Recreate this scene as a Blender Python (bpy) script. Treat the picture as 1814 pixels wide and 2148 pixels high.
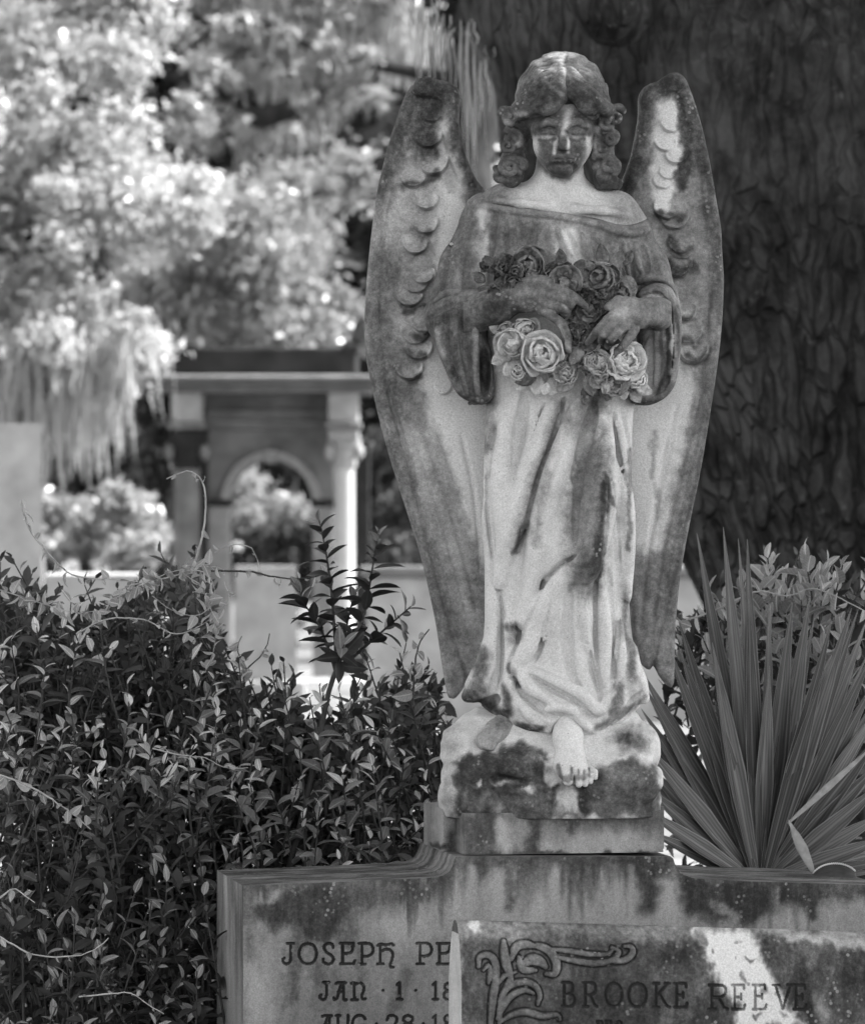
import bpy, bmesh, math, random
import numpy as np
from mathutils import Vector, Matrix, Euler

sc = bpy.context.scene
for _o in list(bpy.data.objects):
    bpy.data.objects.remove(_o)
R = math.radians

# ------------------------------------------------------------------ camera
FPX, D0, HOR = 9000.0, 9.0, 1100.0      # focal length in photo pixels, metres to the statue, horizon row
cam = bpy.data.cameras.new('camera')
cam_o = bpy.data.objects.new('camera', cam)
sc.collection.objects.link(cam_o)
cam.sensor_fit = 'HORIZONTAL'
cam.sensor_width = 36.0
cam.lens = 36.0 * FPX / 1814.0
cam_o.location = (0, -D0, 1.6)
cam_o.rotation_euler = (R(90), 0, 0)
cam.shift_y = (HOR - 1074.0) / 1814.0
cam.clip_start, cam.clip_end = 0.5, 2000.0
cam.dof.use_dof = True
cam.dof.focus_distance = 8.9
cam.dof.aperture_fstop = 8.5
sc.camera = cam_o

# ------------------------------------------------------------------ sky, sun, exposure
SUN_EL, SUN_AZ = 52.0, 80.0    # azimuth from +Y (away from camera) towards +X (right)
w = bpy.data.worlds.new('World')
sc.world = w
w.use_nodes = True
nt = w.node_tree
nt.nodes.clear()
sky = nt.nodes.new('ShaderNodeTexSky')
sky.sky_type = 'NISHITA'
sky.sun_disc = False
sky.sun_elevation = R(SUN_EL)
sky.sun_rotation = R(SUN_AZ)
bw = nt.nodes.new('ShaderNodeRGBToBW')
bg = nt.nodes.new('ShaderNodeBackground')
bg.inputs['Strength'].default_value = 0.15
wo = nt.nodes.new('ShaderNodeOutputWorld')
nt.links.new(sky.outputs[0], bw.inputs[0])
nt.links.new(bw.outputs[0], bg.inputs['Color'])
nt.links.new(bg.outputs[0], wo.inputs['Surface'])
sun = bpy.data.lights.new('sun', 'SUN')
sun.energy = 5.0
sun.angle = R(0.5)
sun_o = bpy.data.objects.new('sun', sun)
sc.collection.objects.link(sun_o)
sdir = Vector((math.cos(R(SUN_EL)) * math.sin(R(SUN_AZ)), math.cos(R(SUN_EL)) * math.cos(R(SUN_AZ)), math.sin(R(SUN_EL))))
sun_o.rotation_euler = sdir.to_track_quat('Z', 'Y').to_euler()
sun_o.location = sdir * 60
vs = sc.view_settings
vs.view_transform = 'Standard'
vs.look = 'None'
vs.exposure = 2.0
vs.gamma = 1.0
vs.use_curve_mapping = False
sc.cycles.max_bounces = 5
sc.cycles.diffuse_bounces = 3
sc.cycles.glossy_bounces = 2
sc.cycles.transmission_bounces = 3
sc.cycles.transparent_max_bounces = 4
sc.cycles.use_denoising = True
sc.cycles.use_adaptive_sampling = True
sc.cycles.adaptive_threshold = 0.03

# ------------------------------------------------------------------ helpers
C = sc.collection
rng = np.random.default_rng(7)
random.seed(7)

def P(u, v, y=0.0):
    """photo pixel (u, v) at world depth y -> world point"""
    s = 0.001 * (D0 + y) / D0
    return Vector(((u - 907.0) * s, y, 1.6 - (v - HOR) * s))

def empty(name, loc=(0, 0, 0), rz=0.0):
    o = bpy.data.objects.new(name, None)
    o.location = loc
    o.rotation_euler = (0, 0, rz)
    o.empty_display_size = 0.1
    C.objects.link(o)
    return o

def tag(o, label=None, cat=None, group=None, kind=None):
    if label: o['label'] = label
    if cat: o['category'] = cat
    if group: o['group'] = group
    if kind: o['kind'] = kind
    return o

def mesh_np(name, verts, faces, smooth=True, attrs=None):
    """faces: (n,3|4) int array or list of lists"""
    me = bpy.data.meshes.new(name)
    v = np.asarray(verts, dtype=np.float32)
    if isinstance(faces, np.ndarray):
        n, k = faces.shape
        me.vertices.add(len(v))
        me.vertices.foreach_set('co', v.ravel())
        me.loops.add(n * k)
        me.loops.foreach_set('vertex_index', faces.astype(np.int32).ravel())
        me.polygons.add(n)
        me.polygons.foreach_set('loop_start', np.arange(0, n * k, k, dtype=np.int32))
        me.update(calc_edges=True)
    else:
        me.from_pydata([tuple(map(float, p)) for p in v], [], [tuple(map(int, f)) for f in faces])
        me.update()
    if smooth:
        me.polygons.foreach_set('use_smooth', np.ones(len(me.polygons), dtype=bool))
    for k_, a in (attrs or {}).items():
        at = me.attributes.new(k_, 'FLOAT', 'POINT')
        at.data.foreach_set('value', np.asarray(a, dtype=np.float32))
    return me

def obj(name, me, mat=None, parent=None, loc=None, rot=None):
    o = bpy.data.objects.new(name, me)
    C.objects.link(o)
    if mat and not me.materials:
        me.materials.append(mat)
    if parent:
        o.parent = parent
    if loc is not None:
        o.location = loc
    if rot is not None:
        o.rotation_euler = rot
    return o

def bm_mesh(name, bm, smooth=False):
    bmesh.ops.recalc_face_normals(bm, faces=bm.faces)
    me = bpy.data.meshes.new(name)
    bm.to_mesh(me)
    bm.free()
    if smooth:
        me.polygons.foreach_set('use_smooth', np.ones(len(me.polygons), dtype=bool))
    return me

def box_bm(bm, x0, x1, y0, y1, z0, z1, bev=0.0):
    r = bmesh.ops.create_cube(bm, size=1)
    vv = r['verts']
    for q in vv:
        q.co = Vector(((x0 + x1) / 2 + q.co.x * (x1 - x0), (y0 + y1) / 2 + q.co.y * (y1 - y0), (z0 + z1) / 2 + q.co.z * (z1 - z0)))
    if bev > 0:
        ee = list({e for q in vv for e in q.link_edges})
        bmesh.ops.bevel(bm, geom=ee, offset=bev, segments=2, affect='EDGES', profile=0.5)

def box_mesh(name, x0, x1, y0, y1, z0, z1, bev=0.0):
    bm = bmesh.new()
    box_bm(bm, x0, x1, y0, y1, z0, z1, bev)
    return bm_mesh(name, bm)

def catmull(pts, step):
    """smooth resampled polyline through pts (n,k)"""
    p = np.asarray(pts, dtype=float)
    if len(p) == 2:
        n = max(2, int(np.linalg.norm(p[1] - p[0]) / step) + 1)
        t = np.linspace(0, 1, n)[:, None]
        return p[0] * (1 - t) + p[1] * t
    q = np.vstack([2 * p[0] - p[1], p, 2 * p[-1] - p[-2]])
    out = []
    for i in range(1, len(q) - 2):
        a, b, c, d = q[i - 1], q[i], q[i + 1], q[i + 2]
        n = max(1, int(np.linalg.norm(c - b) / step))
        for k in range(n):
            t = k / n
            out.append(0.5 * ((2 * b) + (c - a) * t + (2 * a - 5 * b + 4 * c - d) * t * t + (3 * b - a - 3 * c + d) * t ** 3))
    out.append(p[-1])
    return np.array(out)

def tube_np(path, radii, ns=8, close_tip=True, flat=1.0):
    """verts, quads of a tube along path (n,3)"""
    p = np.asarray(path, dtype=float)
    n = len(p)
    rr = np.broadcast_to(np.asarray(radii, dtype=float), (n,))
    t = np.gradient(p, axis=0)
    t /= np.linalg.norm(t, axis=1)[:, None] + 1e-9
    ref = np.array([0.0, 1.0, 0.0]) if abs(t[0][1]) < 0.9 else np.array([1.0, 0, 0])
    V = []
    a = np.cross(t[0], ref); a /= np.linalg.norm(a)
    ang = np.linspace(0, 2 * math.pi, ns, endpoint=False)
    for i in range(n):
        a = a - t[i] * np.dot(a, t[i]); a /= np.linalg.norm(a) + 1e-9
        b = np.cross(t[i], a)
        V.append(p[i] + rr[i] * (np.cos(ang)[:, None] * a + flat * np.sin(ang)[:, None] * b))
    V = np.vstack(V)
    F = []
    for i in range(n - 1):
        for k in range(ns):
            k2 = (k + 1) % ns
            F.append((i * ns + k, i * ns + k2, (i + 1) * ns + k2, (i + 1) * ns + k))
    return V, np.array(F, dtype=np.int32)

def merge_np(parts):
    V, F, o = [], [], 0
    for v, f in parts:
        V.append(v); F.append(f + o); o += len(v)
    return np.vstack(V), np.vstack(F)

# ------------------------------------------------------------------ materials (the photograph is black and white, so all colours are greys)
def g(x):
    return (x, x, x, 1.0)

class NT:
    def __init__(s, name):
        s.m = bpy.data.materials.new(name)
        s.m.use_nodes = True
        s.t = s.m.node_tree
        s.t.nodes.clear()
        s.out = s.n('ShaderNodeOutputMaterial')
        s.p = s.n('ShaderNodeBsdfPrincipled')
        s.l(s.p.outputs[0], s.out.inputs[0])
    def n(s, ty, **kw):
        nd = s.t.nodes.new(ty)
        for k, v in kw.items():
            if k.startswith('i_'):
                nd.inputs[k[2:].replace('_', ' ')].default_value = v
            else:
                setattr(nd, k, v)
        return nd
    def l(s, a, b):
        s.t.links.new(a, b)
    def coord(s, scale=(1, 1, 1)):
        tc = s.n('ShaderNodeTexCoord')
        if tuple(scale) == (1, 1, 1):
            return tc.outputs['Object']
        mp = s.n('ShaderNodeMapping')
        mp.inputs['Scale'].default_value = scale
        s.l(tc.outputs['Object'], mp.inputs[0])
        return mp.outputs[0]
    def noise(s, co, scale, detail=4, rough=0.55, dist=0.0):
        nd = s.n('ShaderNodeTexNoise')
        nd.inputs['Scale'].default_value = scale
        nd.inputs['Detail'].default_value = detail
        nd.inputs['Roughness'].default_value = rough
        nd.inputs['Distortion'].default_value = dist
        s.l(co, nd.inputs['Vector'])
        return nd.outputs[0]
    def vor(s, co, scale, rand=1.0, feature='F1'):
        nd = s.n('ShaderNodeTexVoronoi')
        nd.feature = feature
        nd.inputs['Scale'].default_value = scale
        nd.inputs['Randomness'].default_value = rand
        s.l(co, nd.inputs['Vector'])
        return nd.outputs['Distance']
    def ramp(s, x, a, b, lo=0.0, hi=1.0, smooth=True):
        nd = s.n('ShaderNodeMapRange')
        nd.interpolation_type = 'SMOOTHSTEP' if smooth else 'LINEAR'
        nd.inputs[1].default_value, nd.inputs[2].default_value = a, b
        nd.inputs[3].default_value, nd.inputs[4].default_value = lo, hi
        s.l(x, nd.inputs[0])
        return nd.outputs[0]
    def math(s, op, a, b=None, c=None):
        nd = s.n('ShaderNodeMath', operation=op)
        for i, x in enumerate((a, b, c)):
            if x is None: continue
            if isinstance(x, (int, float)): nd.inputs[i].default_value = x
            else: s.l(x, nd.inputs[i])
        return nd.outputs[0]
    def mix(s, f, a, b):
        nd = s.n('ShaderNodeMix', data_type='FLOAT')
        for i, x in ((0, f), (2, a), (3, b)):
            if isinstance(x, (int, float)): nd.inputs[i].default_value = x
            else: s.l(x, nd.inputs[i])
        return nd.outputs[0]
    def attr(s, name):
        nd = s.n('ShaderNodeAttribute')
        nd.attribute_name = name
        return nd.outputs['Fac']
    def col(s, x):
        if isinstance(x, (int, float)): s.p.inputs['Base Color'].default_value = g(x)
        else: s.l(x, s.p.inputs['Base Color'])
    def rough(s, x):
        if isinstance(x, (int, float)): s.p.inputs['Roughness'].default_value = x
        else: s.l(x, s.p.inputs['Roughness'])
    def bump(s, h, strength=0.3, dist=0.002):
        b = s.n('ShaderNodeBump')
        b.inputs['Strength'].default_value = strength
        b.inputs['Distance'].default_value = dist
        s.l(h, b.inputs['Height'])
        s.l(b.outputs[0], s.p.inputs['Normal'])

def weathered_marble(name, pale=0.60, mid=0.15, dark=0.032, streak=(1, 1, 1), grain=1.0, spec=0.15):
    """pale marble under dark growth; attribute 'stain' says where the growth and some painted shade sit"""
    m = NT(name)
    co = m.coord()
    cs = m.coord(streak)
    st = m.attr('stain')
    n1 = m.noise(cs, 9, 6, 0.62, 0.4)
    n2 = m.noise(cs, 38, 5, 0.65)
    n3 = m.noise(co, 330, 2, 0.6)
    n4 = m.noise(co, 120, 3, 0.6)
    amp = m.math('ADD', m.math('MULTIPLY', st, 1.0), 0.22)
    nn = m.math('ADD', m.math('MULTIPLY', m.math('SUBTRACT', n1, 0.5), 0.9), m.math('MULTIPLY', m.math('SUBTRACT', n2, 0.5), 0.75))
    nn = m.math('ADD', nn, m.math('MULTIPLY', m.math('SUBTRACT', n4, 0.5), 0.55))
    s2 = m.math('ADD', st, m.math('MULTIPLY', nn, amp))
    s2 = m.math('MINIMUM', m.math('MAXIMUM', s2, 0.0), 1.05)
    c = m.math('MULTIPLY', m.math('POWER', dark / pale, m.math('POWER', s2, 1.3)), pale)
    # pale lichen specks on the dark growth, dark specks on the pale stone
    v1 = m.vor(co, 85)
    pres = m.ramp(m.noise(co, 14, 3), 0.52, 0.66)
    lich = m.math('MULTIPLY', m.math('MULTIPLY', m.ramp(v1, 0.20, 0.36, 1, 0), pres), m.ramp(st, 0.45, 0.75))
    c = m.mix(m.math('MULTIPLY', lich, 0.6), c, 0.33)
    v2 = m.vor(co, 62)
    spk = m.math('MULTIPLY', m.ramp(v2, 0.06, 0.13, 1, 0), m.ramp(m.noise(co, 7, 2), 0.5, 0.6))
    c = m.mix(m.math('MULTIPLY', spk, 0.55), c, 0.07)
    # mineral grain
    gr = m.ramp(n3, 0.28, 0.72, 1 - 0.22 * grain, 1 + 0.22 * grain, False)
    c = m.math('MULTIPLY', c, gr)
    m.col(c)
    m.rough(0.75)
    m.p.inputs['Specular IOR Level'].default_value = spec
    h = m.math('ADD', m.math('MULTIPLY', n4, 0.7), m.math('MULTIPLY', n3, 0.5))
    m.bump(h, 0.45, 0.002)
    return m.m
# ------------------------------------------------------------------ sculpting: distance fields on a grid, meshed by surface nets
# statue space in millimetres: u to the right, d towards the viewer, v downwards
def smin(a, b, k):
    if k <= 0: return np.minimum(a, b)
    h = np.clip(0.5 + 0.5 * (b - a) / k, 0, 1)
    return b * (1 - h) + a * h - k * h * (1 - h)

def smax(a, b, k):
    return -smin(-a, -b, k)

def pc(u, v, d):
    """measured photo pixel of a point that stands d mm in front of the statue plane -> statue space"""
    s = 1 - d / 9000.0
    return np.array((907 + (u - 907) * s, d, HOR + (v - HOR) * s))

class Field:
    def __init__(s, lo, hi, h):
        s.h = h
        s.ax = [np.arange(lo[i], hi[i] + h, h, dtype=np.float32) for i in range(3)]
        s.F = np.full([len(a) for a in s.ax], 60.0, dtype=np.float32)
    def blk(s, lo, hi, pad):
        sl, g3 = [], []
        for i in range(3):
            a = s.ax[i]
            i0 = int(np.clip((lo[i] - pad - a[0]) / s.h, 0, len(a)))
            i1 = int(np.clip((hi[i] + pad - a[0]) / s.h + 2, 0, len(a)))
            sl.append(slice(i0, i1))
            sh = [1, 1, 1]; sh[i] = -1
            g3.append(a[i0:i1].reshape(sh))
        return tuple(sl), g3
    def put(s, sl, D, mode, k):
        if mode == '+': s.F[sl] = smin(s.F[sl], D, k)
        elif mode == '-': s.F[sl] = smax(s.F[sl], -D, k)
        else: s.F[sl] = smax(s.F[sl], D, k)
    def cap(s, a, b, ra, rb, mode='+', k=0.0):
        a = np.asarray(a, float); b = np.asarray(b, float)
        r = max(ra, rb)
        sl, (X, Y, Z) = s.blk(np.minimum(a, b) - r, np.maximum(a, b) + r, k + 3 * s.h)
        ba = b - a
        L = max(float(ba @ ba), 1e-6)
        t = np.clip(((X - a[0]) * ba[0] + (Y - a[1]) * ba[1] + (Z - a[2]) * ba[2]) / L, 0, 1)
        D = np.sqrt((X - a[0] - t * ba[0]) ** 2 + (Y - a[1] - t * ba[1]) ** 2 + (Z - a[2] - t * ba[2]) ** 2) - (ra + (rb - ra) * t)
        s.put(sl, D.astype(np.float32), mode, k)
    def chain(s, pts, radii, mode='+', k=0.0, step=None):
        p = np.asarray(pts, float)
        if step:
            rr = np.asarray(radii, float) if np.ndim(radii) else np.full(len(p), radii)
            q = catmull(np.column_stack([p, rr]), step)
            p, radii = q[:, :3], q[:, 3]
        rr = np.broadcast_to(np.asarray(radii, float), (len(p),))
        for i in range(len(p) - 1):
            s.cap(p[i], p[i + 1], rr[i], rr[i + 1], mode, k)
    def ell(s, c, r, mode='+', k=0.0, rot=None):
        c = np.asarray(c, float); r = np.asarray(r, float)
        m = max(r)
        sl, (X, Y, Z) = s.blk(c - m, c + m, k + 3 * s.h)
        x, y, z = X - c[0], Y - c[1], Z - c[2]
        if rot is not None:
            M = np.array(Euler([R(q) for q in rot]).to_matrix()).T
            x, y, z = (M[0, 0] * x + M[0, 1] * y + M[0, 2] * z, M[1, 0] * x + M[1, 1] * y + M[1, 2] * z, M[2, 0] * x + M[2, 1] * y + M[2, 2] * z)
        q = np.sqrt((x / r[0]) ** 2 + (y / r[1]) ** 2 + (z / r[2]) ** 2)
        q2 = np.sqrt((x / r[0] ** 2) ** 2 + (y / r[1] ** 2) ** 2 + (z / r[2] ** 2) ** 2) + 1e-6
        s.put(sl, (q * (q - 1) / q2).astype(np.float32), mode, k)
    def sections(s, vs_, l_, r_, f_, b_, mode='+', k=0.0, power=2.0):
        """stack of elliptic sections: left, right, front, back against v"""
        sl, (X, Y, Z) = s.blk((min(l_), min(b_), min(vs_)), (max(r_), max(f_), max(vs_)), k + 4 * s.h)
        z = Z.ravel()
        def ip(q): return np.interp(z, vs_, q).reshape(1, 1, -1)
        l, r, f, b = ip(l_), ip(r_), ip(f_), ip(b_)
        cx, a = (l + r) / 2, np.maximum((r - l) / 2, 1)
        cy = (f + b) / 2
        bb = np.maximum((f - b) / 2, 1)
        q = (np.abs((X - cx) / a) ** power + np.abs((Y - cy) / bb) ** power) ** (1 / power)
        D = (q - 1) * np.minimum(a, bb)
        D = np.maximum(D, np.maximum(min(vs_) - Z, Z - max(vs_)))
        s.put(sl, D.astype(np.float32), mode, k)
    def slab(s, poly, d0, d1, rnd, mode='+', k=0.0, relief=None, curve=None):
        """2-D outline (u,v) pushed through the depth d0..d1 with rounded edges"""
        poly = np.asarray(poly, float)
        lo = (poly[:, 0].min(), d0 - 40, poly[:, 1].min()); hi = (poly[:, 0].max(), d1 + 60, poly[:, 1].max())
        sl, (X, Y, Z) = s.blk(lo, hi, 3 * s.h + k)
        UU, VV = np.meshgrid(X.ravel(), Z.ravel(), indexing='ij')
        d2 = poly_sd(UU, VV, poly)
        off = curve(UU, VV) if curve else 0.0 * UU
        top = d1 + off + (relief(UU, VV) if relief else 0.0)
        bot = d0 + off
        cy = ((top + bot) / 2)[:, None, :]; th = ((top - bot) / 2)[:, None, :]
        qx = d2[:, None, :] + rnd
        qy = np.abs(Y - cy) - th + rnd
        D = np.sqrt(np.maximum(qx, 0) ** 2 + np.maximum(qy, 0) ** 2) + np.minimum(np.maximum(qx, qy), 0) - rnd
        s.put(sl, D.astype(np.float32), mode, k)
    def front(s):
        """front surface depth as a function of (u, v)"""
        F = s.F
        ins = F < 0
        ny = F.shape[1]
        j = ny - 1 - np.argmax(ins[:, ::-1, :], axis=1)
        has = ins.any(axis=1)
        j = np.clip(j, 0, ny - 2)
        I, K = np.indices(j.shape)
        f0, f1 = F[I, j, K], F[I, j + 1, K]
        t = np.where(has, f0 / (f0 - f1 - 1e-9), 0)
        return np.where(has, s.ax[1][j] + np.clip(t, 0, 1) * s.h, s.ax[1][0])
    def stroke(s, pts, r0, r1, off=0.0, mode='+', k=6.0, H=None, rm=None, step=9.0):
        """a ridge or groove drawn on the front surface along photo pixels"""
        H = s.front() if H is None else H
        q = catmull(np.asarray(pts, float), step)
        n = len(q)
        t = np.linspace(0, 1, n)
        rm = (r0 + r1) / 2 if rm is None else rm
        rad = np.interp(t, [0, 0.5, 1], [r0, rm, r1])
        P3 = []
        for (u, v) in q:
            for it in range(2):
                i = int(np.clip(round((u - s.ax[0][0]) / s.h), 0, len(s.ax[0]) - 1))
                kk = int(np.clip(round((v - s.ax[2][0]) / s.h), 0, len(s.ax[2]) - 1))
                dd = H[i, kk]
            P3.append((u, dd + off, v))
        P3 = np.array(P3)
        if n > 4:
            P3[1:-1, 1] = (P3[:-2, 1] + P3[1:-1, 1] + P3[2:, 1]) / 3
        s.chain(P3, rad, mode, k)
    def net(s):
        F = s.F
        S = F < 0
        n0, n1, n2 = F.shape
        cnt = np.zeros((n0 - 1, n1 - 1, n2 - 1), dtype=np.int8)
        for a in (0, 1):
            for b in (0, 1):
                for c in (0, 1):
                    cnt += S[a:n0 - 1 + a, b:n1 - 1 + b, c:n2 - 1 + c]
        act = (cnt > 0) & (cnt < 8)
        idx = np.argwhere(act)
        imap = np.full(act.shape, -1, dtype=np.int32)
        imap[act] = np.arange(len(idx))
        corner = np.array([(a, b, c) for a in (0, 1) for b in (0, 1) for c in (0, 1)])
        val = np.stack([F[idx[:, 0] + a, idx[:, 1] + b, idx[:, 2] + c] for a, b, c in corner], 1)
        acc = np.zeros((len(idx), 3)); num = np.zeros(len(idx))
        for i in range(8):
            for j in range(i + 1, 8):
                if np.abs(corner[i] - corner[j]).sum() != 1: continue
                va, vb = val[:, i], val[:, j]
                cr = (va < 0) != (vb < 0)
                t = np.where(cr, va / (va - vb + 1e-12), 0)[:, None]
                acc += np.where(cr[:, None], corner[i] + t * (corner[j] - corner[i]), 0)
                num += cr
        vert = idx + acc / num[:, None]
        V = np.stack([s.ax[i][0] + vert[:, i] * s.h for i in range(3)], 1)
        quads = []
        for axis in range(3):
            o = [(1, 2), (2, 0), (0, 1)][axis]
            A = [slice(None)] * 3; B = [slice(None)] * 3
            A[axis] = slice(0, -1); B[axis] = slice(1, None)
            sa, sb = S[tuple(A)], S[tuple(B)]
            e = np.argwhere(sa != sb)
            ok = (e[:, o[0]] > 0) & (e[:, o[1]] > 0) & (e[:, o[0]] < F.shape[o[0]] - 1) & (e[:, o[1]] < F.shape[o[1]] - 1)
            e = e[ok]
            fl = sa[tuple(e.T)]
            q = []
            for (da, db) in ((1, 1), (0, 1), (0, 0), (1, 0)):
                c = e.copy(); c[:, o[0]] -= da; c[:, o[1]] -= db
                q.append(imap[tuple(c.T)])
            q = np.stack(q, 1)
            q[~fl] = q[~fl][:, ::-1]
            quads.append(q)
        return V, np.vstack(quads)

def poly_sd(U, V, poly):
    p = np.asarray(poly, float)
    d = np.full(U.shape, 1e9)
    ins = np.zeros(U.shape, bool)
    for i in range(len(p)):
        a, b = p[i], p[(i + 1) % len(p)]
        e = b - a
        wx, wy = U - a[0], V - a[1]
        t = np.clip((wx * e[0] + wy * e[1]) / (e @ e + 1e-9), 0, 1)
        d = np.minimum(d, (wx - e[0] * t) ** 2 + (wy - e[1] * t) ** 2)
        c = ((a[1] <= V) & (V < b[1])) | ((b[1] <= V) & (V < a[1]))
        with np.errstate(divide='ignore', invalid='ignore'):
            xi = a[0] + (V - a[1]) * e[0] / (e[1] if e[1] else 1e-9)
        ins ^= c & (U < xi)
    return np.where(ins, -np.sqrt(d), np.sqrt(d))

def smooth_poly(pts, step=10.0):
    p = np.asarray(pts, float)
    return catmull(np.vstack([p, p[:1]]), step)[:-1]

def seg_d(U, V, pts):
    """distance to polyline, and parameter along it"""
    p = np.asarray(pts, float)
    best = np.full(U.shape, 1e9); par = np.zeros(U.shape)
    n = len(p) - 1
    for i in range(n):
        a, e = p[i], p[i + 1] - p[i]
        t = np.clip(((U - a[0]) * e[0] + (V - a[1]) * e[1]) / (e @ e + 1e-9), 0, 1)
        d = np.hypot(U - a[0] - t * e[0], V - a[1] - t * e[1])
        m = d < best
        best = np.where(m, d, best); par = np.where(m, (i + t) / n, par)
    return best, par

def sstep(a, b, x):
    t = np.clip((x - a) / (b - a), 0, 1)
    return t * t * (3 - 2 * t)

def hash_noise(U, V, sc_, seed=0):
    """smooth value noise in numpy"""
    x, y = U / sc_, V / sc_
    xi, yi = np.floor(x).astype(np.int64), np.floor(y).astype(np.int64)
    fx, fy = x - xi, y - yi
    fx, fy = fx * fx * (3 - 2 * fx), fy * fy * (3 - 2 * fy)
    def hsh(a, b):
        n = (a * 374761393 + b * 668265263 + seed * 144665) & 0xFFFFFFFF
        n = ((n ^ (n >> 13)) * 1274126177) & 0xFFFFFFFF
        return ((n ^ (n >> 16)) & 0xFFFF) / 65535.0
    return (hsh(xi, yi) * (1 - fx) + hsh(xi + 1, yi) * fx) * (1 - fy) + (hsh(xi, yi + 1) * (1 - fx) + hsh(xi + 1, yi + 1) * fx) * fy

def fbm2(U, V, s0, seed, octs=4):
    a, amp, tot = 0.0, 1.0, 0.0
    for o_ in range(octs):
        a = a + amp * hash_noise(U, V, s0 / 2.1 ** o_, seed + o_)
        tot += amp; amp *= 0.7
    return a / tot
def break_edge(w_, fb, amp=5.0):
    """let the border of a stain dissolve into mottling"""
    return np.clip(w_ + (fb - 0.5) * amp * w_ * (1 - w_), 0, 1)
STATUE_BASE = P(1180, 1790, 0.0)
def statue_part(name, V, Q, parent, mat, stain=None, rough_amp=0.0):
    """statue-space mesh -> child object of the statue (local coordinates of its base)"""
    W = np.stack([(V[:, 0] - 907) * 0.001, -V[:, 1] * 0.001, 1.6 - (V[:, 2] - HOR) * 0.001], 1)
    a = W[Q[:, 0]]; b = W[Q[:, 1]]; c = W[Q[:, 2]]
    if np.einsum('ij,ij->i', a, np.cross(b, c)).sum() + np.einsum('ij,ij->i', a, np.cross(c, W[Q[:, 3]])).sum() < 0:
        Q = Q[:, ::-1]
    W = W - np.array(STATUE_BASE)
    me = mesh_np(name, W, np.ascontiguousarray(Q), True, {'stain': stain(V) if callable(stain) else np.full(len(V), stain or 0.0)})
    return obj(name, me, mat, parent)
# ------------------------------------------------------------------ the angel
MARBLE = weathered_marble('weathered_marble_statue')
angel = empty('angel_statue', STATUE_BASE)
tag(angel, 'weathered marble angel with tall wings holding a bouquet, standing on the carved grave monument', 'statue')

def E(cu, cv, ru, rv, ang=0.0, soft=0.95):
    c, s_ = math.cos(R(ang)), math.sin(R(ang))
    def f(U, V):
        x, y = U - cu, V - cv
        q = np.hypot((x * c + y * s_) / ru, (-x * s_ + y * c) / rv)
        return 1 - sstep(1 - soft, 1 + soft * 0.6, q)
    return f
def L(pts, r, soft=0.95):
    def f(U, V):
        d, t = seg_d(U, V, pts)
        return 1 - sstep(1 - soft, 1 + soft, d / r)
    return f
def PG(poly, soft=14):
    def f(U, V):
        return 1 - sstep(-soft * 1.7, soft * 1.7, poly_sd(U, V, poly))
    return f
def painter(base, items, jit=10, brk=5.0):
    def f(V3):
        U, V = V3[:, 0], V3[:, 2]
        # undo the small perspective shift so that stains sit where measured
        s = 1 - V3[:, 1] / 9000.0
        U = 907 + (U - 907) / s; V = HOR + (V - HOR) / s
        U2 = U + (hash_noise(U, V, 26, 1) - 0.5) * 2 * jit + (hash_noise(U, V, 9, 2) - 0.5) * jit
        V2 = V + (hash_noise(U, V, 26, 3) - 0.5) * 2 * jit + (hash_noise(U, V, 9, 4) - 0.5) * jit
        V2 = V2 + ((hash_noise(U, V * 0.10, 6, 7) - 0.5) * 0.9 + (hash_noise(U, V * 0.15, 17, 8) - 0.5) * 1.6) * jit      # growth runs down the stone
        st = np.full(len(U), float(base))
        fb = fbm2(U, V * 0.75, 22, 40)
        for tgt, fn in items:
            w_ = break_edge(fn(U2, V2), fb, brk)
            st = st * (1 - w_) + tgt * w_
        return st
    return f

# ---- wings -----------------------------------------------------------------
LW = [(860, 174), (874, 160), (894, 153), (911, 157), (926, 163), (943, 165), (958, 174), (965, 192), (965, 218), (963, 244), (968, 277), (978, 318), (991, 354), (1013, 386),
      (1060, 420), (1090, 560), (1095, 800), (1075, 1000), (1060, 1150), (1040, 1250), (1030, 1312), (1028, 1367), (1021, 1403), (1007, 1424), (995, 1430), (985, 1422), (978, 1437), (968, 1453), (953, 1470), (941, 1467), (935, 1444),
      (925, 1385), (914, 1312), (896, 1226), (878, 1154), (855, 1081), (833, 1013), (810, 936), (792, 868), (778, 806), (767, 750), (763, 693), (764, 639), (768, 582), (775, 509), (782, 452), (788, 405), (803, 338), (815, 291), (832, 240), (847, 197)]
RW = [(1342, 200), (1345, 186), (1353, 176), (1367, 168), (1381, 165), (1394, 155), (1407, 147), (1421, 144), (1434, 150), (1444, 162), (1451, 180), (1461, 207), (1478, 264), (1495, 344), (1506, 408), (1517, 475), (1519, 516), (1523, 583),
      (1522, 616), (1519, 673), (1513, 733), (1505, 794), (1490, 891), (1472, 995), (1454, 1081), (1440, 1154), (1429, 1226), (1421, 1312), (1419, 1380), (1417, 1436), (1412, 1447), (1402, 1441), (1386, 1421), (1374, 1398), (1367, 1408), (1351, 1399), (1335, 1362), (1327, 1312),
      (1322, 1250), (1300, 1150), (1285, 1000), (1280, 800), (1285, 560), (1280, 430), (1297, 395), (1310, 365), (1325, 324), (1335, 277), (1341, 240)]

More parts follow.
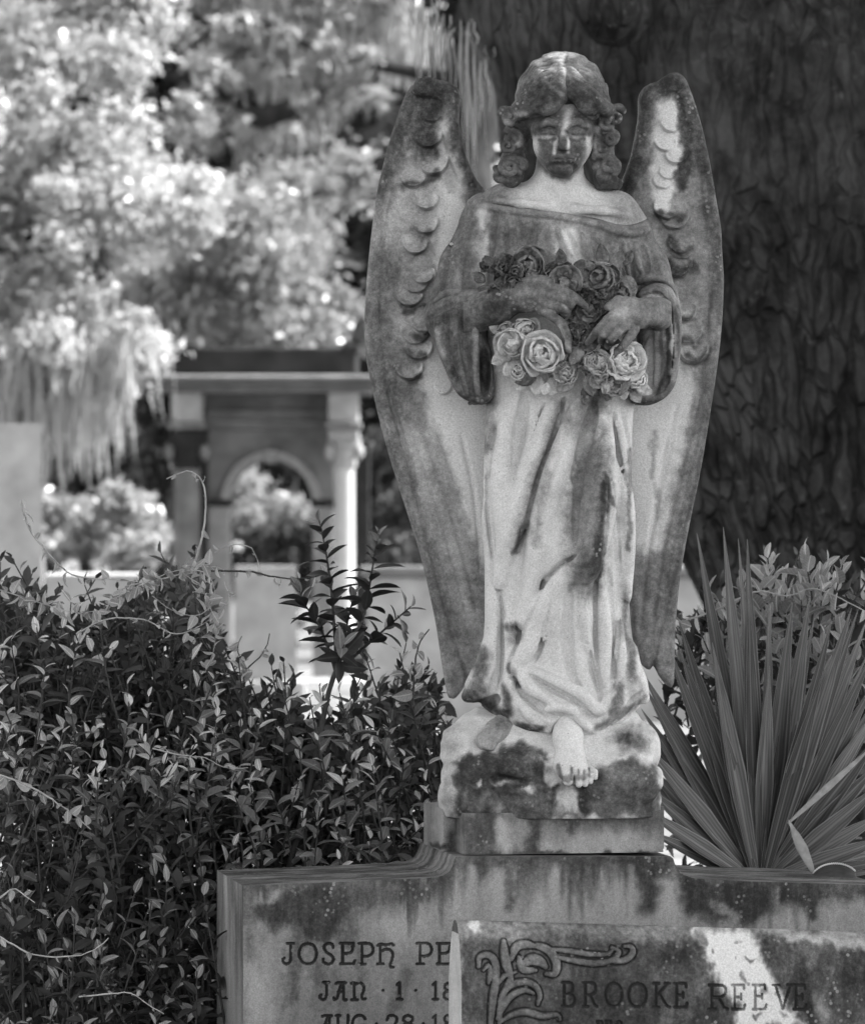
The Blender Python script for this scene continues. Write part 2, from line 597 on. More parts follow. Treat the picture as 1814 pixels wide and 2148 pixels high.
def scallops(tips):
    def f(U, V):
        h = np.zeros(U.shape)
        for (u, v, r, hh, *an) in tips:
            a = R(an[0]) if an else 0.0
            x = (U - u) * math.cos(a) + (V - v) * math.sin(a)
            y = -(U - u) * math.sin(a) + (V - v) * math.cos(a)     # tip at y = 0, feather runs to -y
            q = np.hypot(x / r, (y + r) / r)
            ins = 1 - sstep(0.9, 1.02, q)
            up = (np.abs(x) / r < 1) & (y < -r)
            side = 1 - sstep(0.75, 1.0, np.abs(x) / r)
            ramp_ = np.clip(1 + y / (1.9 * r), 0, 1) ** 1.6
            body = np.where(up, side, ins) * ramp_ * (1 - 0.55 * (x / r) ** 2)
            curl = np.exp(-((q - 0.86) / 0.09) ** 2) * (y > -1.1 * r) * 0.18
            dip = np.exp(-((q - 1.07) / 0.07) ** 2) * (y > -r) * 0.28
            hh = hh * 1.5
            h = np.maximum(h, hh * (body + curl)) - hh * dip * (h < hh * 0.5)
        return h
    return f
def grooves(lines):
    def f(U, V):
        h = np.zeros(U.shape)
        for pts, wd, dep in lines:
            d, t = seg_d(U, V, catmull(pts, 20))
            taper = sstep(0, 0.12, t) * (1 - 0.3 * t)
            h -= dep * taper * np.exp(-(d / wd) ** 2)
        return h
    return f
def ridges(lines):
    def f(U, V):
        h = np.zeros(U.shape)
        for pts, wd, hi in lines:
            d, t = seg_d(U, V, catmull(pts, 20))
            h = np.maximum(h, hi * np.sqrt(np.clip(1 - (d / wd) ** 2, 0, 1)) * (1 - sstep(0.75, 1.0, t)))
        return h
    return f
tipsL = [(896, 250, 26, 10, 20), (904, 306, 32, 20, -10), (917, 363, 34, 22, -14), (862, 390, 30, 15, 8), (894, 437, 29, 20), (899, 488, 28, 16, -12), (868, 531, 29, 20, 6),
         (892, 594, 27, 18, -12), (872, 614, 28, 16), (854, 641, 32, 17, 8), (895, 697, 33, 24, -8), (866, 722, 32, 15, 10), (882, 754, 32, 19, -6), (858, 796, 34, 18), (930, 826, 20, 7)]
tipsR = [(1411, 273, 25, 14), (1398, 313, 25, 14), (1425, 341, 27, 18, -8), (1404, 373, 21, 12), (1393, 392, 23, 11), (1397, 458, 32, 22, 8), (1424, 478, 35, 20, -12), (1424, 530, 27, 20, 8), (1440, 542, 31, 14, -14), (1424, 580, 37, 24, -6),
         (1444, 674, 30, 20, -16), (1450, 721, 34, 18, -8), (1460, 761, 34, 18, -6)]
scL, scR = scallops(tipsL), scallops(tipsR)
grL = grooves([([(800, 770), (838, 905), (885, 1085), (942, 1300), (984, 1428)], 5, 9), ([(775, 760), (808, 900), (850, 1040), (905, 1240), (945, 1420)], 5, 5), ([(870, 850), (915, 980), (960, 1120), (1000, 1280)], 5, 5),
               ([(965, 900), (990, 1010), (1004, 1130), (1006, 1200)], 4, 6), ([(905, 860), (945, 980), (985, 1100)], 4, 3), ([(788, 830), (822, 960), (866, 1110), (925, 1330)], 3.5, 4), ([(822, 830), (862, 970), (905, 1110), (962, 1320)], 3.5, 4), ([(846, 840), (890, 980), (934, 1120), (980, 1290)], 3.5, 4), ([(782, 560), (778, 660), (790, 760)], 4, 3), ([(805, 470), (796, 580), (800, 690)], 4, 3), ([(820, 350), (806, 430), (800, 500)], 4, 3)])
grR = grooves([([(1500, 800), (1470, 960), (1430, 1140), (1395, 1290), (1370, 1400)], 5, 8), ([(1460, 800), (1440, 930), (1405, 1090), (1378, 1250), (1368, 1380)], 5, 5), ([(1405, 900), (1385, 1020), (1360, 1180), (1345, 1320)], 5, 6), ([(1430, 985), (1412, 1000), (1400, 1012)], 4, 5), ([(1425, 840), (1400, 930), (1388, 960)], 4, 3), ([(1488, 820), (1455, 970), (1418, 1130), (1386, 1290)], 3.5, 4), ([(1478, 800), (1440, 960), (1402, 1120), (1374, 1290)], 3.5, 4), ([(1508, 560), (1506, 660), (1496, 760)], 4, 3), ([(1490, 480), (1496, 580), (1486, 690)], 4, 3), ([(1478, 330), (1492, 420), (1494, 500)], 4, 3), ([(1420, 880), (1396, 1000), (1366, 1140), (1350, 1260)], 3.5, 3)])
rdL = ridges([([(886, 172), (905, 172), (930, 178), (948, 195), (952, 240), (958, 290), (972, 335), (995, 380), (1025, 430)], 27, 20)])
rdR = ridges([([(1420, 163), (1400, 166), (1375, 182), (1362, 205), (1358, 245), (1348, 300), (1330, 350), (1310, 395), (1300, 430)], 24, 20)])
rimL = ridges([([(850, 195), (820, 290), (793, 405), (775, 560), (772, 690), (790, 830), (830, 985)], 26, 7)])
rimR = ridges([([(1445, 175), (1475, 270), (1500, 400), (1515, 580), (1508, 730), (1490, 860)], 24, 7)])
def wing(name, poly, reliefs, uc, sgn, items, base):
    poly = smooth_poly(poly, 9)
    jit_w = 6
    lo = (poly[:, 0].min() - 12, -150, poly[:, 1].min() - 12); hi = (poly[:, 0].max() + 12, 20, poly[:, 1].max() + 12)
    F = Field(lo, hi, 3.3)
    def curve(U, V):
        return -22 * ((U - uc) * sgn / 140.0) ** 2 + 10 * np.sin((V - 150) / 420.0)
    def rel(U, V):
        return sum(f(U, V) for f in reliefs) + 3.0 * (hash_noise(U, V, 60, 5) - 0.5)
    F.slab(poly, -112, -58, 15, relief=rel, curve=curve)
    V, Q = F.net()
    return statue_part(name, V, Q, angel, MARBLE, painter(base, items, 6))
wing('wing', LW, [scL, grL, rdL, rimL], 900, 1, [
    (-0.08, PG([(925, 330), (945, 300), (960, 420), (985, 440), (1100, 420), (1100, 900), (1060, 1200), (1010, 1180), (985, 1100), (950, 980), (900, 860), (880, 780), (905, 700), (915, 560), (920, 430)], 14)),
    (0.60, PG([(740, 700), (796, 720), (832, 850), (862, 960), (898, 1080), (936, 1190), (975, 1290), (1000, 1400), (940, 1500), (850, 1150)], 22)),
    (0.30, L([(845, 860), (880, 960), (900, 1020)], 16)),
    (0.62, L([(800, 560), (790, 700), (810, 840)], 42)),
    (0.95, E(895, 220, 78, 95)), (0.85, L([(845, 210), (812, 320), (790, 420)], 24)),
    (0.9, L([(957, 190), (962, 270), (985, 345), (1005, 385)], 17)), (0.92, E(905, 300, 60, 30)), (0.8, L([(850, 388), (890, 382), (915, 368)], 9)),
    (0.22, L([(928, 260), (934, 320), (945, 400)], 10)), (0.7, E(1000, 420, 22, 30)), (0.62, E(998, 1230, 22, 60)),
    (0.72, L([(840, 640), (850, 650), (885, 640)], 6)), (0.7, L([(870, 700), (885, 712), (898, 698)], 6)), (0.62, L([(830, 770), (860, 796), (880, 790)], 7)), (0.6, L([(845, 730), (870, 750), (890, 745)], 6)), (0.6, L([(868, 535), (885, 528)], 6)), (0.65, L([(862, 480), (885, 498), (900, 490)], 5))], 0.38)  # thin dark strokes paint the shade under the feather tips
wing('wing', RW, [scR, grR, rdR, rimR], 1410, -1, [
    (-0.05, PG([(1385, 215), (1410, 200), (1428, 230), (1436, 330), (1420, 400), (1400, 440), (1372, 440), (1365, 390), (1374, 280)], 8)),
    (-0.04, PG([(1280, 600), (1340, 480), (1372, 480), (1400, 560), (1425, 640), (1444, 760), (1458, 820), (1436, 930), (1408, 1030), (1380, 1140), (1280, 1180)], 18)),
    (0.62, PG([(1600, 560), (1495, 640), (1478, 800), (1450, 930), (1425, 1050), (1395, 1180), (1350, 1300), (1330, 1400), (1420, 1480), (1560, 900)], 20)),
    (0.55, E(1355, 1290, 30, 90)), (0.45, E(1395, 1340, 16, 70)),
    (0.92, E(1400, 168, 62, 34)), (0.82, L([(1352, 190), (1350, 250), (1335, 330), (1308, 400)], 20)), (0.9, L([(1432, 205), (1442, 280), (1440, 340), (1425, 385)], 12)),
    (0.86, L([(1462, 230), (1485, 330), (1500, 420)], 22)), (0.66, L([(1500, 430), (1510, 520), (1512, 640)], 18)),
    (0.8, L([(1378, 445), (1390, 462), (1425, 455)], 8)), (0.78, L([(1400, 545), (1420, 576), (1455, 562)], 9)), (0.72, L([(1405, 505), (1425, 530), (1445, 520)], 7)), (0.7, L([(1430, 672), (1452, 672)], 6)), (0.68, L([(1430, 705), (1455, 722), (1475, 705)], 6)), (0.68, L([(1440, 742), (1460, 758), (1482, 745)], 6)),  # dark crescents below these feather tips are painted shade
    (0.30, L([(1372, 905), (1372, 1000)], 7)), (0.30, L([(1378, 1020), (1384, 1080)], 7))], 0.44)

# ---- robe --------------------------------------------------------------------
F = Field((880, -150, 385), (1440, 190, 1560), 3.6)
vs1 = [392, 410, 440, 480, 540, 620, 700, 780]
F.sections(vs1, [1060, 1010, 985, 980, 990, 1002, 1006, 1008], [1290, 1320, 1348, 1352, 1345, 1335, 1330, 1328], [30, 48, 78, 92, 104, 100, 96, 100], [-70, -80, -85, -88, -90, -90, -90, -90])
vs2 = [760, 850, 930, 1010, 1100, 1200, 1300, 1380, 1430, 1480, 1510, 1535]
F.sections(vs2, [1010, 1030, 1024, 1020, 1022, 1030, 1034, 1022, 1005, 1010, 1050, 1080], [1328, 1324, 1326, 1325, 1323, 1320, 1318, 1330, 1342, 1340, 1310, 1265],
           [94, 84, 80, 80, 84, 94, 108, 126, 144, 156, 152, 140], [-92, -95, -97, -98, -100, -100, -100, -100, -90, -70, -50, -30], k=14, power=2.4)
F.chain([(1236, 34, 850), (1214, 54, 1000), (1196, 84, 1165)], [78, 70, 56], k=34)
F.chain([(1194, 88, 1160), (1190, 84, 1300), (1188, 104, 1480)], [52, 46, 42], k=34)
F.chain([(1092, 20, 860), (1082, 26, 1100), (1078, 40, 1400)], [64, 58, 60], k=34)
# hem flares: left lip with a dark hollow under it, right lip
F.chain([pc(1045, 1380, 60), pc(1010, 1440, 70), pc(978, 1462, 72)], [40, 30, 10], k=25)
F.chain([pc(1300, 1380, 60), pc(1330, 1432, 80), pc(1352, 1462, 84)], [40, 22, 8], k=22)
F.chain([pc(1345, 1438, 84), pc(1352, 1468, 84)], [8, 7], k=10)
# upper arms in their sleeves
F.chain([(1022, -12, 448), (975, 10, 560), (948, 34, 655)], [46, 50, 53], k=22)
F.chain([(1322, -12, 486), (1352, 8, 565), (1378, 30, 640)], [42, 47, 46], k=22)
# cut along the collar: everything above it is skin
collar = catmull([(960, 403), (977, 409), (999, 420), (1051, 436), (1116, 445), (1182, 453), (1247, 468), (1294, 482), (1325, 484), (1362, 476), (1400, 470)], 6)
sl, (X, Y, Z) = F.blk((880, -150, 385), (1440, 190, 520), 0)
cv = np.interp(X.ravel(), collar[:, 0], collar[:, 1]).reshape(-1, 1, 1)
tilt = (Y - 90) * 0.22                         # the collar climbs towards the back
F.F[sl] = smax(F.F[sl], (cv + tilt) - Z, 3)
H = F.front()
F.stroke([(977, 416), (1000, 428), (1051, 443), (1116, 453), (1182, 461), (1247, 476), (1294, 490), (1325, 492), (1358, 484)], 8, 8, 2, '+', 3, H)
F.stroke([(990, 440), (1069, 464), (1174, 484), (1247, 496), (1312, 507), (1360, 498)], 3.5, 3.5, 1, '-', 2, H)
for pts, r, of, md in [
    ([(1002, 452), (1000, 480), (1012, 498), (1025, 480), (1036, 456)], 5, 1, '-'), ([(1040, 462), (1034, 500), (1028, 550)], 6, 1, '-'), ([(1020, 500), (1018, 560), (1016, 620)], 7, 1, '+'),
    ([(1166, 488), (1176, 520), (1186, 560)], 5, 1, '-'), ([(1186, 492), (1205, 530), (1222, 560)], 6, 1, '-'), ([(1176, 490), (1196, 540)], 6, 2, '+'),
    ([(1120, 480), (1112, 520), (1098, 560)], 8, 0, '-'), ([(1298, 510), (1304, 550), (1312, 600)], 5, 1, '-'), ([(1312, 510), (1320, 555), (1328, 605)], 5, 1, '-'), ([(1305, 510), (1313, 555), (1320, 600)], 4, 2, '+'),
    ([(1345, 520), (1352, 560), (1340, 605)], 7, 0, '-'), ([(1240, 500), (1250, 540), (1262, 570)], 7, 0, '-'),
    ([(1060, 470), (1062, 510), (1070, 550)], 5, 1, '-'), ([(1085, 474), (1090, 515), (1100, 548)], 5, 2, '+'), ([(1146, 482), (1144, 520), (1140, 560)], 5, 1, '-'), ([(1216, 494), (1226, 530), (1240, 562)], 5, 2, '+'), ([(1272, 504), (1278, 540), (1286, 570)], 5, 1, '-'), ([(1330, 512), (1336, 555), (1350, 590)], 5, 2, '+'), ([(1362, 530), (1374, 565), (1384, 592)], 5, 1, '-'),
    ([(955, 470), (938, 560), (925, 640)], 5, 0, '-'), ([(985, 480), (968, 560), (962, 640)], 6, -1, '+'),
    ([(905, 655), (930, 634), (965, 632), (1000, 620)], 9, 0, '-'), ([(910, 640), (935, 620), (975, 618)], 8, 1, '+'),
    ([(1345, 612), (1375, 600), (1402, 608)], 9, 0, '-'), ([(1330, 595), (1360, 585), (1395, 590)], 8, 1, '+')]:
    F.stroke(pts, r * 0.7, r * 0.6, (of - 2.5) if md == '-' else (of + 1.5), md, 4, H, rm=r * 1.1)
# skirt folds (ridges and grooves measured in the photograph)
H = F.front()
for pts, r0, rm, r1, of, md, k in [
    ([(1178, 840), (1152, 930), (1122, 1020), (1096, 1100), (1076, 1160)], 6, 13, 9, 3, '-', 10),
    ([(1160, 850), (1130, 940), (1095, 1040), (1062, 1140), (1045, 1230)], 12, 18, 6, 2, '+', 16),
    ([(1214, 845), (1182, 930), (1155, 1020), (1134, 1110), (1122, 1170), (1108, 1250), (1092, 1310)], 14, 20, 10, 6, '+', 14),
    ([(1130, 1200), (1112, 1260), (1098, 1300), (1086, 1318)], 10, 13, 9, 2, '-', 8),
    ([(1204, 1167), (1165, 1192), (1134, 1236), (1110, 1290), (1092, 1330), (1066, 1392)], 5, 10, 6, 1, '-', 8),
    ([(1215, 1180), (1175, 1215), (1146, 1262), (1122, 1320), (1096, 1370), (1075, 1400)], 8, 18, 10, 6, '+', 14),
    ([(1068, 1392), (1082, 1425), (1106, 1458), (1140, 1485)], 6, 9, 6, 1, '-', 6),
    ([(1076, 1384), (1092, 1415), (1116, 1444), (1160, 1470)], 8, 12, 7, 3, '+', 8),
    ([(1269, 985), (1268, 1050), (1264, 1120), (1258, 1180), (1248, 1215)], 5, 10, 7, 2, '-', 8),
    ([(1272, 990), (1284, 1050), (1290, 1090)], 5, 7, 4, 1, '-', 6),
    ([(1262, 900), (1256, 980), (1250, 1060), (1240, 1140), (1222, 1210)], 14, 24, 16, 6, '+', 20),
    ([(1290, 880), (1302, 960), (1310, 1050), (1316, 1150), (1312, 1260)], 8, 12, 8, 4, '+', 10),
    ([(1283, 870), (1290, 940), (1308, 1010), (1322, 1060)], 4, 6, 4, 1, '-', 6),
    ([(1300, 860), (1312, 910), (1322, 950)], 5, 6, 4, 1, '-', 6),
    ([(1282, 1090), (1292, 1160), (1300, 1240), (1300, 1320)], 5, 8, 6, 2, '-', 8),
    ([(1242, 1222), (1246, 1290), (1250, 1370), (1256, 1420)], 5, 8, 6, 1, '-', 7),
    ([(1255, 1215), (1262, 1290), (1264, 1370), (1262, 1430)], 7, 11, 8, 4, '+', 9),
    ([(1272, 1200), (1284, 1280), (1288, 1360), (1280, 1430)], 6, 9, 6, 1, '-', 8),
    ([(1225, 1350), (1238, 1390), (1248, 1430), (1254, 1462)], 5, 8, 6, 2, '-', 7),
    ([(1112, 1412), (1160, 1440), (1205, 1465), (1238, 1490)], 4, 7, 5, 1, '-', 7),
    ([(1108, 1400), (1160, 1426), (1212, 1452), (1246, 1484), (1262, 1470), (1284, 1440)], 7, 11, 7, 3, '+', 9),
    ([(1130, 1486), (1165, 1478), (1196, 1484), (1216, 1510), (1240, 1530)], 6, 8, 6, 3, '+', 7),
    ([(1090, 1450), (1130, 1478), (1150, 1500)], 6, 9, 6, 0, '-', 8),
    ([(1270, 1520), (1305, 1490), (1340, 1448)], 6, 9, 6, 1, '-', 7),
    ([(1045, 1230), (1052, 1310), (1050, 1390), (1042, 1440)], 6, 10, 8, 1, '-', 8),
    ([(1038, 900), (1030, 980), (1030, 1080), (1040, 1180)], 6, 12, 6, 0, '-', 12),
    ([(1060, 880), (1050, 980), (1052, 1080), (1062, 1170)], 8, 14, 8, 2, '+', 14),
    ([(1062, 1300), (1070, 1370), (1066, 1430), (1058, 1480)], 7, 10, 8, 3, '+', 8),
    ([(1140, 850), (1116, 940), (1088, 1030), (1066, 1100)], 4, 7, 4, 1, '-', 7), ([(1196, 870), (1170, 950), (1148, 1030), (1132, 1100)], 4, 6, 4, 1, '-', 6),
    ([(1232, 870), (1218, 960), (1206, 1050), (1200, 1140)], 5, 8, 4, 0, '-', 10), ([(1150, 1260), (1136, 1320), (1120, 1380)], 5, 8, 4, 1, '-', 9), ([(1190, 1240), (1184, 1320), (1192, 1400), (1210, 1440)], 6, 9, 5, 0, '-', 12),
    ([(1214, 1230), (1220, 1300), (1228, 1360)], 6, 9, 5, 2, '+', 9), ([(1020, 940), (1016, 1040), (1026, 1150), (1034, 1230)], 5, 8, 5, 1, '-', 7), ([(1310, 1260), (1306, 1330), (1316, 1390)], 5, 8, 5, 1, '-', 7), ([(1298, 1300), (1296, 1370), (1300, 1430)], 6, 9, 6, 3, '+', 7),
    ([(1040, 1400), (1032, 1450), (1046, 1490)], 5, 8, 5, 1, '-', 6), ([(1085, 1470), (1110, 1500), (1130, 1516)], 5, 7, 5, 2, '+', 6), ([(1320, 1400), (1335, 1436), (1345, 1460)], 4, 6, 4, 1, '-', 5),
    ([(1098, 830), (1090, 900), (1078, 980)], 6, 10, 5, 0, '-', 14), ([(1240, 850), (1226, 930), (1200, 1010)], 8, 12, 5, -3, '-', 16)]:
    F.stroke(pts, r0 * 0.7, r1 * 0.7, (of - 0.40 * rm) if md == '-' else (of - 0.05 * rm), md, k * (0.75 if md == '-' else 1.15), H, rm=rm * 1.15)
# the deepest cuts of the drapery
for pts, w0, dp in [([(1180, 836), (1152, 930), (1122, 1020), (1096, 1100), (1074, 1162)], 7, 9), ([(1204, 1164), (1165, 1192), (1134, 1236), (1110, 1290), (1092, 1332), (1064, 1394), (1082, 1425), (1106, 1456)], 5, 7), ([(1270, 985), (1269, 1050), (1265, 1120), (1259, 1180), (1247, 1220), (1246, 1290), (1250, 1380)], 5, 8),
                    ([(1272, 986), (1284, 1045), (1292, 1100), (1298, 1180)], 4, 6), ([(1284, 866), (1292, 940), (1308, 1010), (1320, 1060)], 4, 5), ([(1110, 1410), (1160, 1438), (1206, 1464), (1240, 1492)], 4, 6), ([(1226, 1346), (1240, 1396), (1252, 1450), (1256, 1470)], 4, 6), ([(1048, 1225), (1054, 1310), (1052, 1390), (1042, 1446)], 5, 8), ([(1030, 880), (1022, 980), (1024, 1090), (1036, 1200)], 5, 8),
                    ([(1150, 1262), (1136, 1322), (1118, 1384)], 4, 5), ([(1284, 1200), (1292, 1290), (1290, 1370), (1280, 1436)], 4, 6), ([(1268, 1522), (1306, 1490), (1342, 1446)], 4, 6), ([(1088, 1450), (1128, 1480), (1160, 1496), (1196, 1494)], 4, 6), ([(1196, 868), (1170, 950), (1146, 1035), (1130, 1110)], 4, 4), ([(1110, 840), (1094, 930), (1072, 1030)], 4, 4)]:
    F.stroke(pts, w0 * 0.35, w0 * 0.35, -dp * 0.55, '-', 3.5, rm=w0)
# hollow under the raised hem at the left, arched hem over the front foot
F.ell(pc(1010, 1484, 92), (52, 46, 15), '-', 6, rot=(0, 28, 0))
F.ell(pc(1186, 1545, 150), (30, 70, 38), '-', 6)
sl, (X, Y, Z) = F.blk((880, -150, 1480), (1440, 190, 1560), 0)
hem = catmull([(960, 1462), (1000, 1482), (1040, 1498), (1083, 1522), (1134, 1530), (1150, 1533), (1229, 1540), (1255, 1533), (1283, 1517), (1331, 1495), (1365, 1474)], 6)
hv = np.interp(X.ravel(), hem[:, 0], hem[:, 1]).reshape(-1, 1, 1)
F.F[sl] = smax(F.F[sl], Z - hv - (140 - Y) * 0.06, 5)
V, Q = F.net()
robe = statue_part('robe', V, Q, angel, MARBLE, painter(0.07, [
    (0.52, PG([(880, 380), (1420, 380), (1430, 660), (1310, 640), (1240, 560), (1000, 700), (880, 720)], 12)),
    (0.15, L([(1010, 445), (1012, 490), (1010, 560), (1006, 660)], 14)), (0.30, E(1195, 500, 60, 40)), (0.06, L([(1190, 495), (1206, 540), (1218, 575)], 15)), (0.25, L([(1168, 500), (1172, 550)], 7)),
    (0.62, L([(955, 480), (930, 600), (920, 680)], 36)), (0.66, E(1100, 490, 60, 24)), (0.74, L([(1330, 595), (1400, 605)], 16)), (0.75, L([(905, 650), (990, 625)], 12)), (0.68, L([(1290, 500), (1355, 498)], 9)),
    (0.55, E(1360, 545, 30, 60)),
    (0.80, E(1235, 850, 38, 30)), (0.45, E(1225, 880, 46, 40)), (0.40, L([(1026, 850), (1020, 930)], 14)),
    (0.50, PG([(1265, 900), (1282, 960), (1268, 1100), (1265, 1190), (1252, 1245), (1225, 1262), (1205, 1230), (1190, 1170), (1186, 1080), (1200, 1000), (1230, 945)], 16)),
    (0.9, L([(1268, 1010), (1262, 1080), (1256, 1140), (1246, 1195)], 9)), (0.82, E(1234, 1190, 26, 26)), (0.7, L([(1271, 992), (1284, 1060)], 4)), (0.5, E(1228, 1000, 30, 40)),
    (0.30, L([(1176, 850), (1146, 945), (1080, 1150)], 15)), (0.42, L([(1178, 845), (1150, 935), (1122, 1020), (1096, 1100), (1076, 1158)], 5)), (0.66, L([(1104, 1095), (1090, 1130), (1076, 1158)], 5)), (0.30, L([(1150, 990), (1130, 1080), (1122, 1140)], 9)),  # stain lines along the fold grooves, also painted to deepen their shade
    (0.85, E(1074, 1312, 17, 10)), (0.4, E(1080, 1330, 20, 22)),
    (0.5, L([(1068, 1396), (1078, 1420), (1090, 1440)], 5)), (0.62, L([(1012, 1380), (1002, 1440)], 16)), (0.85, L([(968, 1462), (1020, 1484), (1050, 1500)], 15)), (0.75, L([(1058, 1440), (1070, 1500)], 8)),  # the left hem's underside is darkened in colour as shade
    (0.6, E(1324, 1380, 14, 70)), (0.6, L([(1300, 1450), (1290, 1500)], 10)), (0.5, L([(1250, 1530), (1300, 1500), (1350, 1470)], 6)), (0.78, L([(1090, 1526), (1140, 1530)], 7)), (0.5, E(1310, 1290, 12, 60)), (0.45, L([(1322, 940), (1320, 1150)], 5))], 5))

# ---- skin: head, neck, shoulders ----------------------------------------------
F = Field((985, -90, 200), (1365, 190, 520), 2.2)
F.ell((1178, 42, 235), (80, 88, 92))
F.ell((1177, 84, 296), (62, 52, 78), k=18)                      # face
F.ell((1177, 104, 350), (30, 26, 24), k=20)                     # chin
for sx in (-1, 1):
    F.ell((1177 + sx * 34, 106, 312), (24, 22, 28), k=16)       # cheeks
    F.chain([(1177 + sx * 10, 133, 272), (1177 + sx * 30, 130, 268), (1177 + sx * 52, 110, 275)], [8, 9, 7], k=8)   # brow
    F.ell((1177 + sx * 29, 142, 286), (17, 12, 9), '-', 7)      # eye socket
    F.ell((1177 + sx * 29, 123, 288), (18, 11, 10), k=3)        # lowered lid
    F.chain([(1177 + sx * 13, 128, 293), (1177 + sx * 29, 135, 296), (1177 + sx * 46, 122, 291)], [1.8, 2.6, 1.8], '-', 1.5)
    F.chain([(1177 + sx * 16, 130, 280), (1177 + sx * 29, 133, 278), (1177 + sx * 46, 122, 282)], [1.8, 2.4, 1.8], '-', 1.5)
    F.ell((1179 + sx * 10, 138, 321), (7, 8, 6), k=4)           # nostril wings
    F.chain([(1179 + sx * 17, 140, 314), (1179 + sx * 30, 130, 336)], [3, 3], '-', 6)
F.chain([(1179, 129, 268), (1179, 140, 295), (1179, 149, 317)], [9, 9, 11], k=7)
F.ell((1179, 134, 345), (24, 12, 12), k=10)                     # muzzle
F.chain([(1155, 132, 342), (1170, 142, 338), (1179, 143, 340), (1188, 142, 338), (1203, 132, 342)], [3, 5.5, 5, 5.5, 3], k=3)
F.chain([(1160, 132, 349), (1179, 142, 352), (1198, 132, 349)], [4, 6.5, 4], k=3)
F.chain([(1152, 134, 345), (1179, 149, 345.5), (1206, 134, 345)], [1.6, 2.2, 1.6], '-', 1.5)
F.chain([(1166, 140, 359), (1192, 140, 359)], [4, 4], '-', 6)
F.ell((1178, 132, 368), (19, 14, 11), k=10)
F.chain([(1174, 30, 330), (1170, 26, 400), (1172, 20, 440)], [48, 54, 66], k=10)        # neck
F.chain([(1160, 8, 425), (1060, 0, 432), (1012, -10, 452)], [50, 42, 40], k=30)
F.chain([(1190, 8, 425), (1290, 0, 450), (1325, -10, 478)], [50, 44, 38], k=30)
F.ell((1172, 6, 490), (150, 62, 70), k=30)
F.chain([(1150, 82, 440), (1090, 76, 432), (1040, 50, 424)], [10, 8, 6], k=14)          # collar bones
F.chain([(1200, 82, 444), (1260, 74, 446), (1310, 48, 452)], [10, 8, 6], k=14)
F.ell((1175, 98, 436), (10, 12, 14), '-', 12)
V, Q = F.net()
skin_items = [(0.55, E(1020, 415, 66, 40)), (0.40, E(1310, 445, 44, 34)), (0.10, PG([(1110, 345), (1240, 340), (1290, 470), (1100, 450), (1080, 400)], 14)),
    (0.52, PG([(1095, 230), (1250, 230), (1250, 300), (1220, 350), (1180, 385), (1130, 350), (1100, 290)], 5)),
    (0.70, PG([(1110, 236), (1244, 236), (1240, 280), (1178, 284), (1116, 282)], 8)), (0.14, L([(1192, 228), (1188, 258), (1182, 282)], 8)), (0.16, E(1120, 306, 9, 30)), (0.18, E(1234, 300, 7, 32)),
    (0.72, PG([(1136, 298), (1160, 300), (1170, 284), (1190, 284), (1200, 300), (1226, 298), (1218, 336), (1204, 360), (1194, 376), (1160, 376), (1146, 360), (1132, 330)], 5)), (0.70, E(1180, 352, 26, 20)),
    (0.12, L([(1166, 292), (1163, 322)], 3.5)), (0.12, L([(1191, 292), (1191, 320)], 3.5)), (0.85, L([(1124, 276), (1148, 268), (1168, 276)], 6)), (0.85, L([(1190, 276), (1210, 267), (1236, 276)], 6)), (0.72, E(1148, 279, 20, 7)), (0.72, E(1209, 278, 20, 7)), (0.42, E(1148, 288, 12, 4)), (0.42, E(1209, 287, 12, 4)), (0.8, L([(1130, 291), (1148, 296), (1164, 291)], 3)), (0.8, L([(1194, 290), (1209, 295), (1226, 289)], 3)), (0.95, L([(1150, 347), (1164, 343), (1180, 344), (1194, 343), (1207, 348)], 3.5))]  # eye sockets and lid creases painted dark for shade, lids paler
head = statue_part('head', V, Q, angel, MARBLE, painter(0.24, skin_items, 2, 1.5))

# ---- hair ------------------------------------------------------------------------
F = Field((1010, -100, 95), (1320, 200, 400), 2.2)
F.ell((1178, 34, 214), (98, 104, 104))
F.chain([(1125, 88, 190), (1112, 104, 222), (1098, 92, 246)], [28, 22, 13], k=14)
F.chain([(1232, 88, 190), (1246, 102, 222), (1262, 88, 248)], [28, 22, 13], k=14)
F.ell((1188, 166, 262), (54, 60, 40), '-', 6)                 # open face
F.ell((1177, 130, 322), (62, 70, 70), '-', 4)
# fringe locks either side of the parting
for pts, rr in [([(1182, 128, 160), (1165, 144, 190), (1146, 150, 218), (1124, 144, 236), (1100, 122, 244)], [10, 17, 19, 16, 12]),
                ([(1184, 134, 178), (1172, 148, 208), (1158, 153, 232), (1138, 148, 246)], [9, 15, 16, 11]),
                ([(1188, 128, 160), (1206, 144, 190), (1226, 148, 214), (1250, 138, 232), (1275, 110, 242)], [10, 17, 19, 17, 12]),
                ([(1188, 134, 180), (1200, 148, 206), (1216, 152, 230), (1236, 144, 246)], [9, 14, 16, 11]),
                ([(1150, 118, 170), (1122, 120, 205), (1102, 108, 236), (1088, 92, 254)], [16, 19, 15, 9]),
                ([(1220, 118, 168), (1244, 118, 205), (1260, 104, 234), (1276, 84, 254)], [16, 19, 15, 9])]:
    F.chain(rr and pts, rr, '+', 5, step=8)
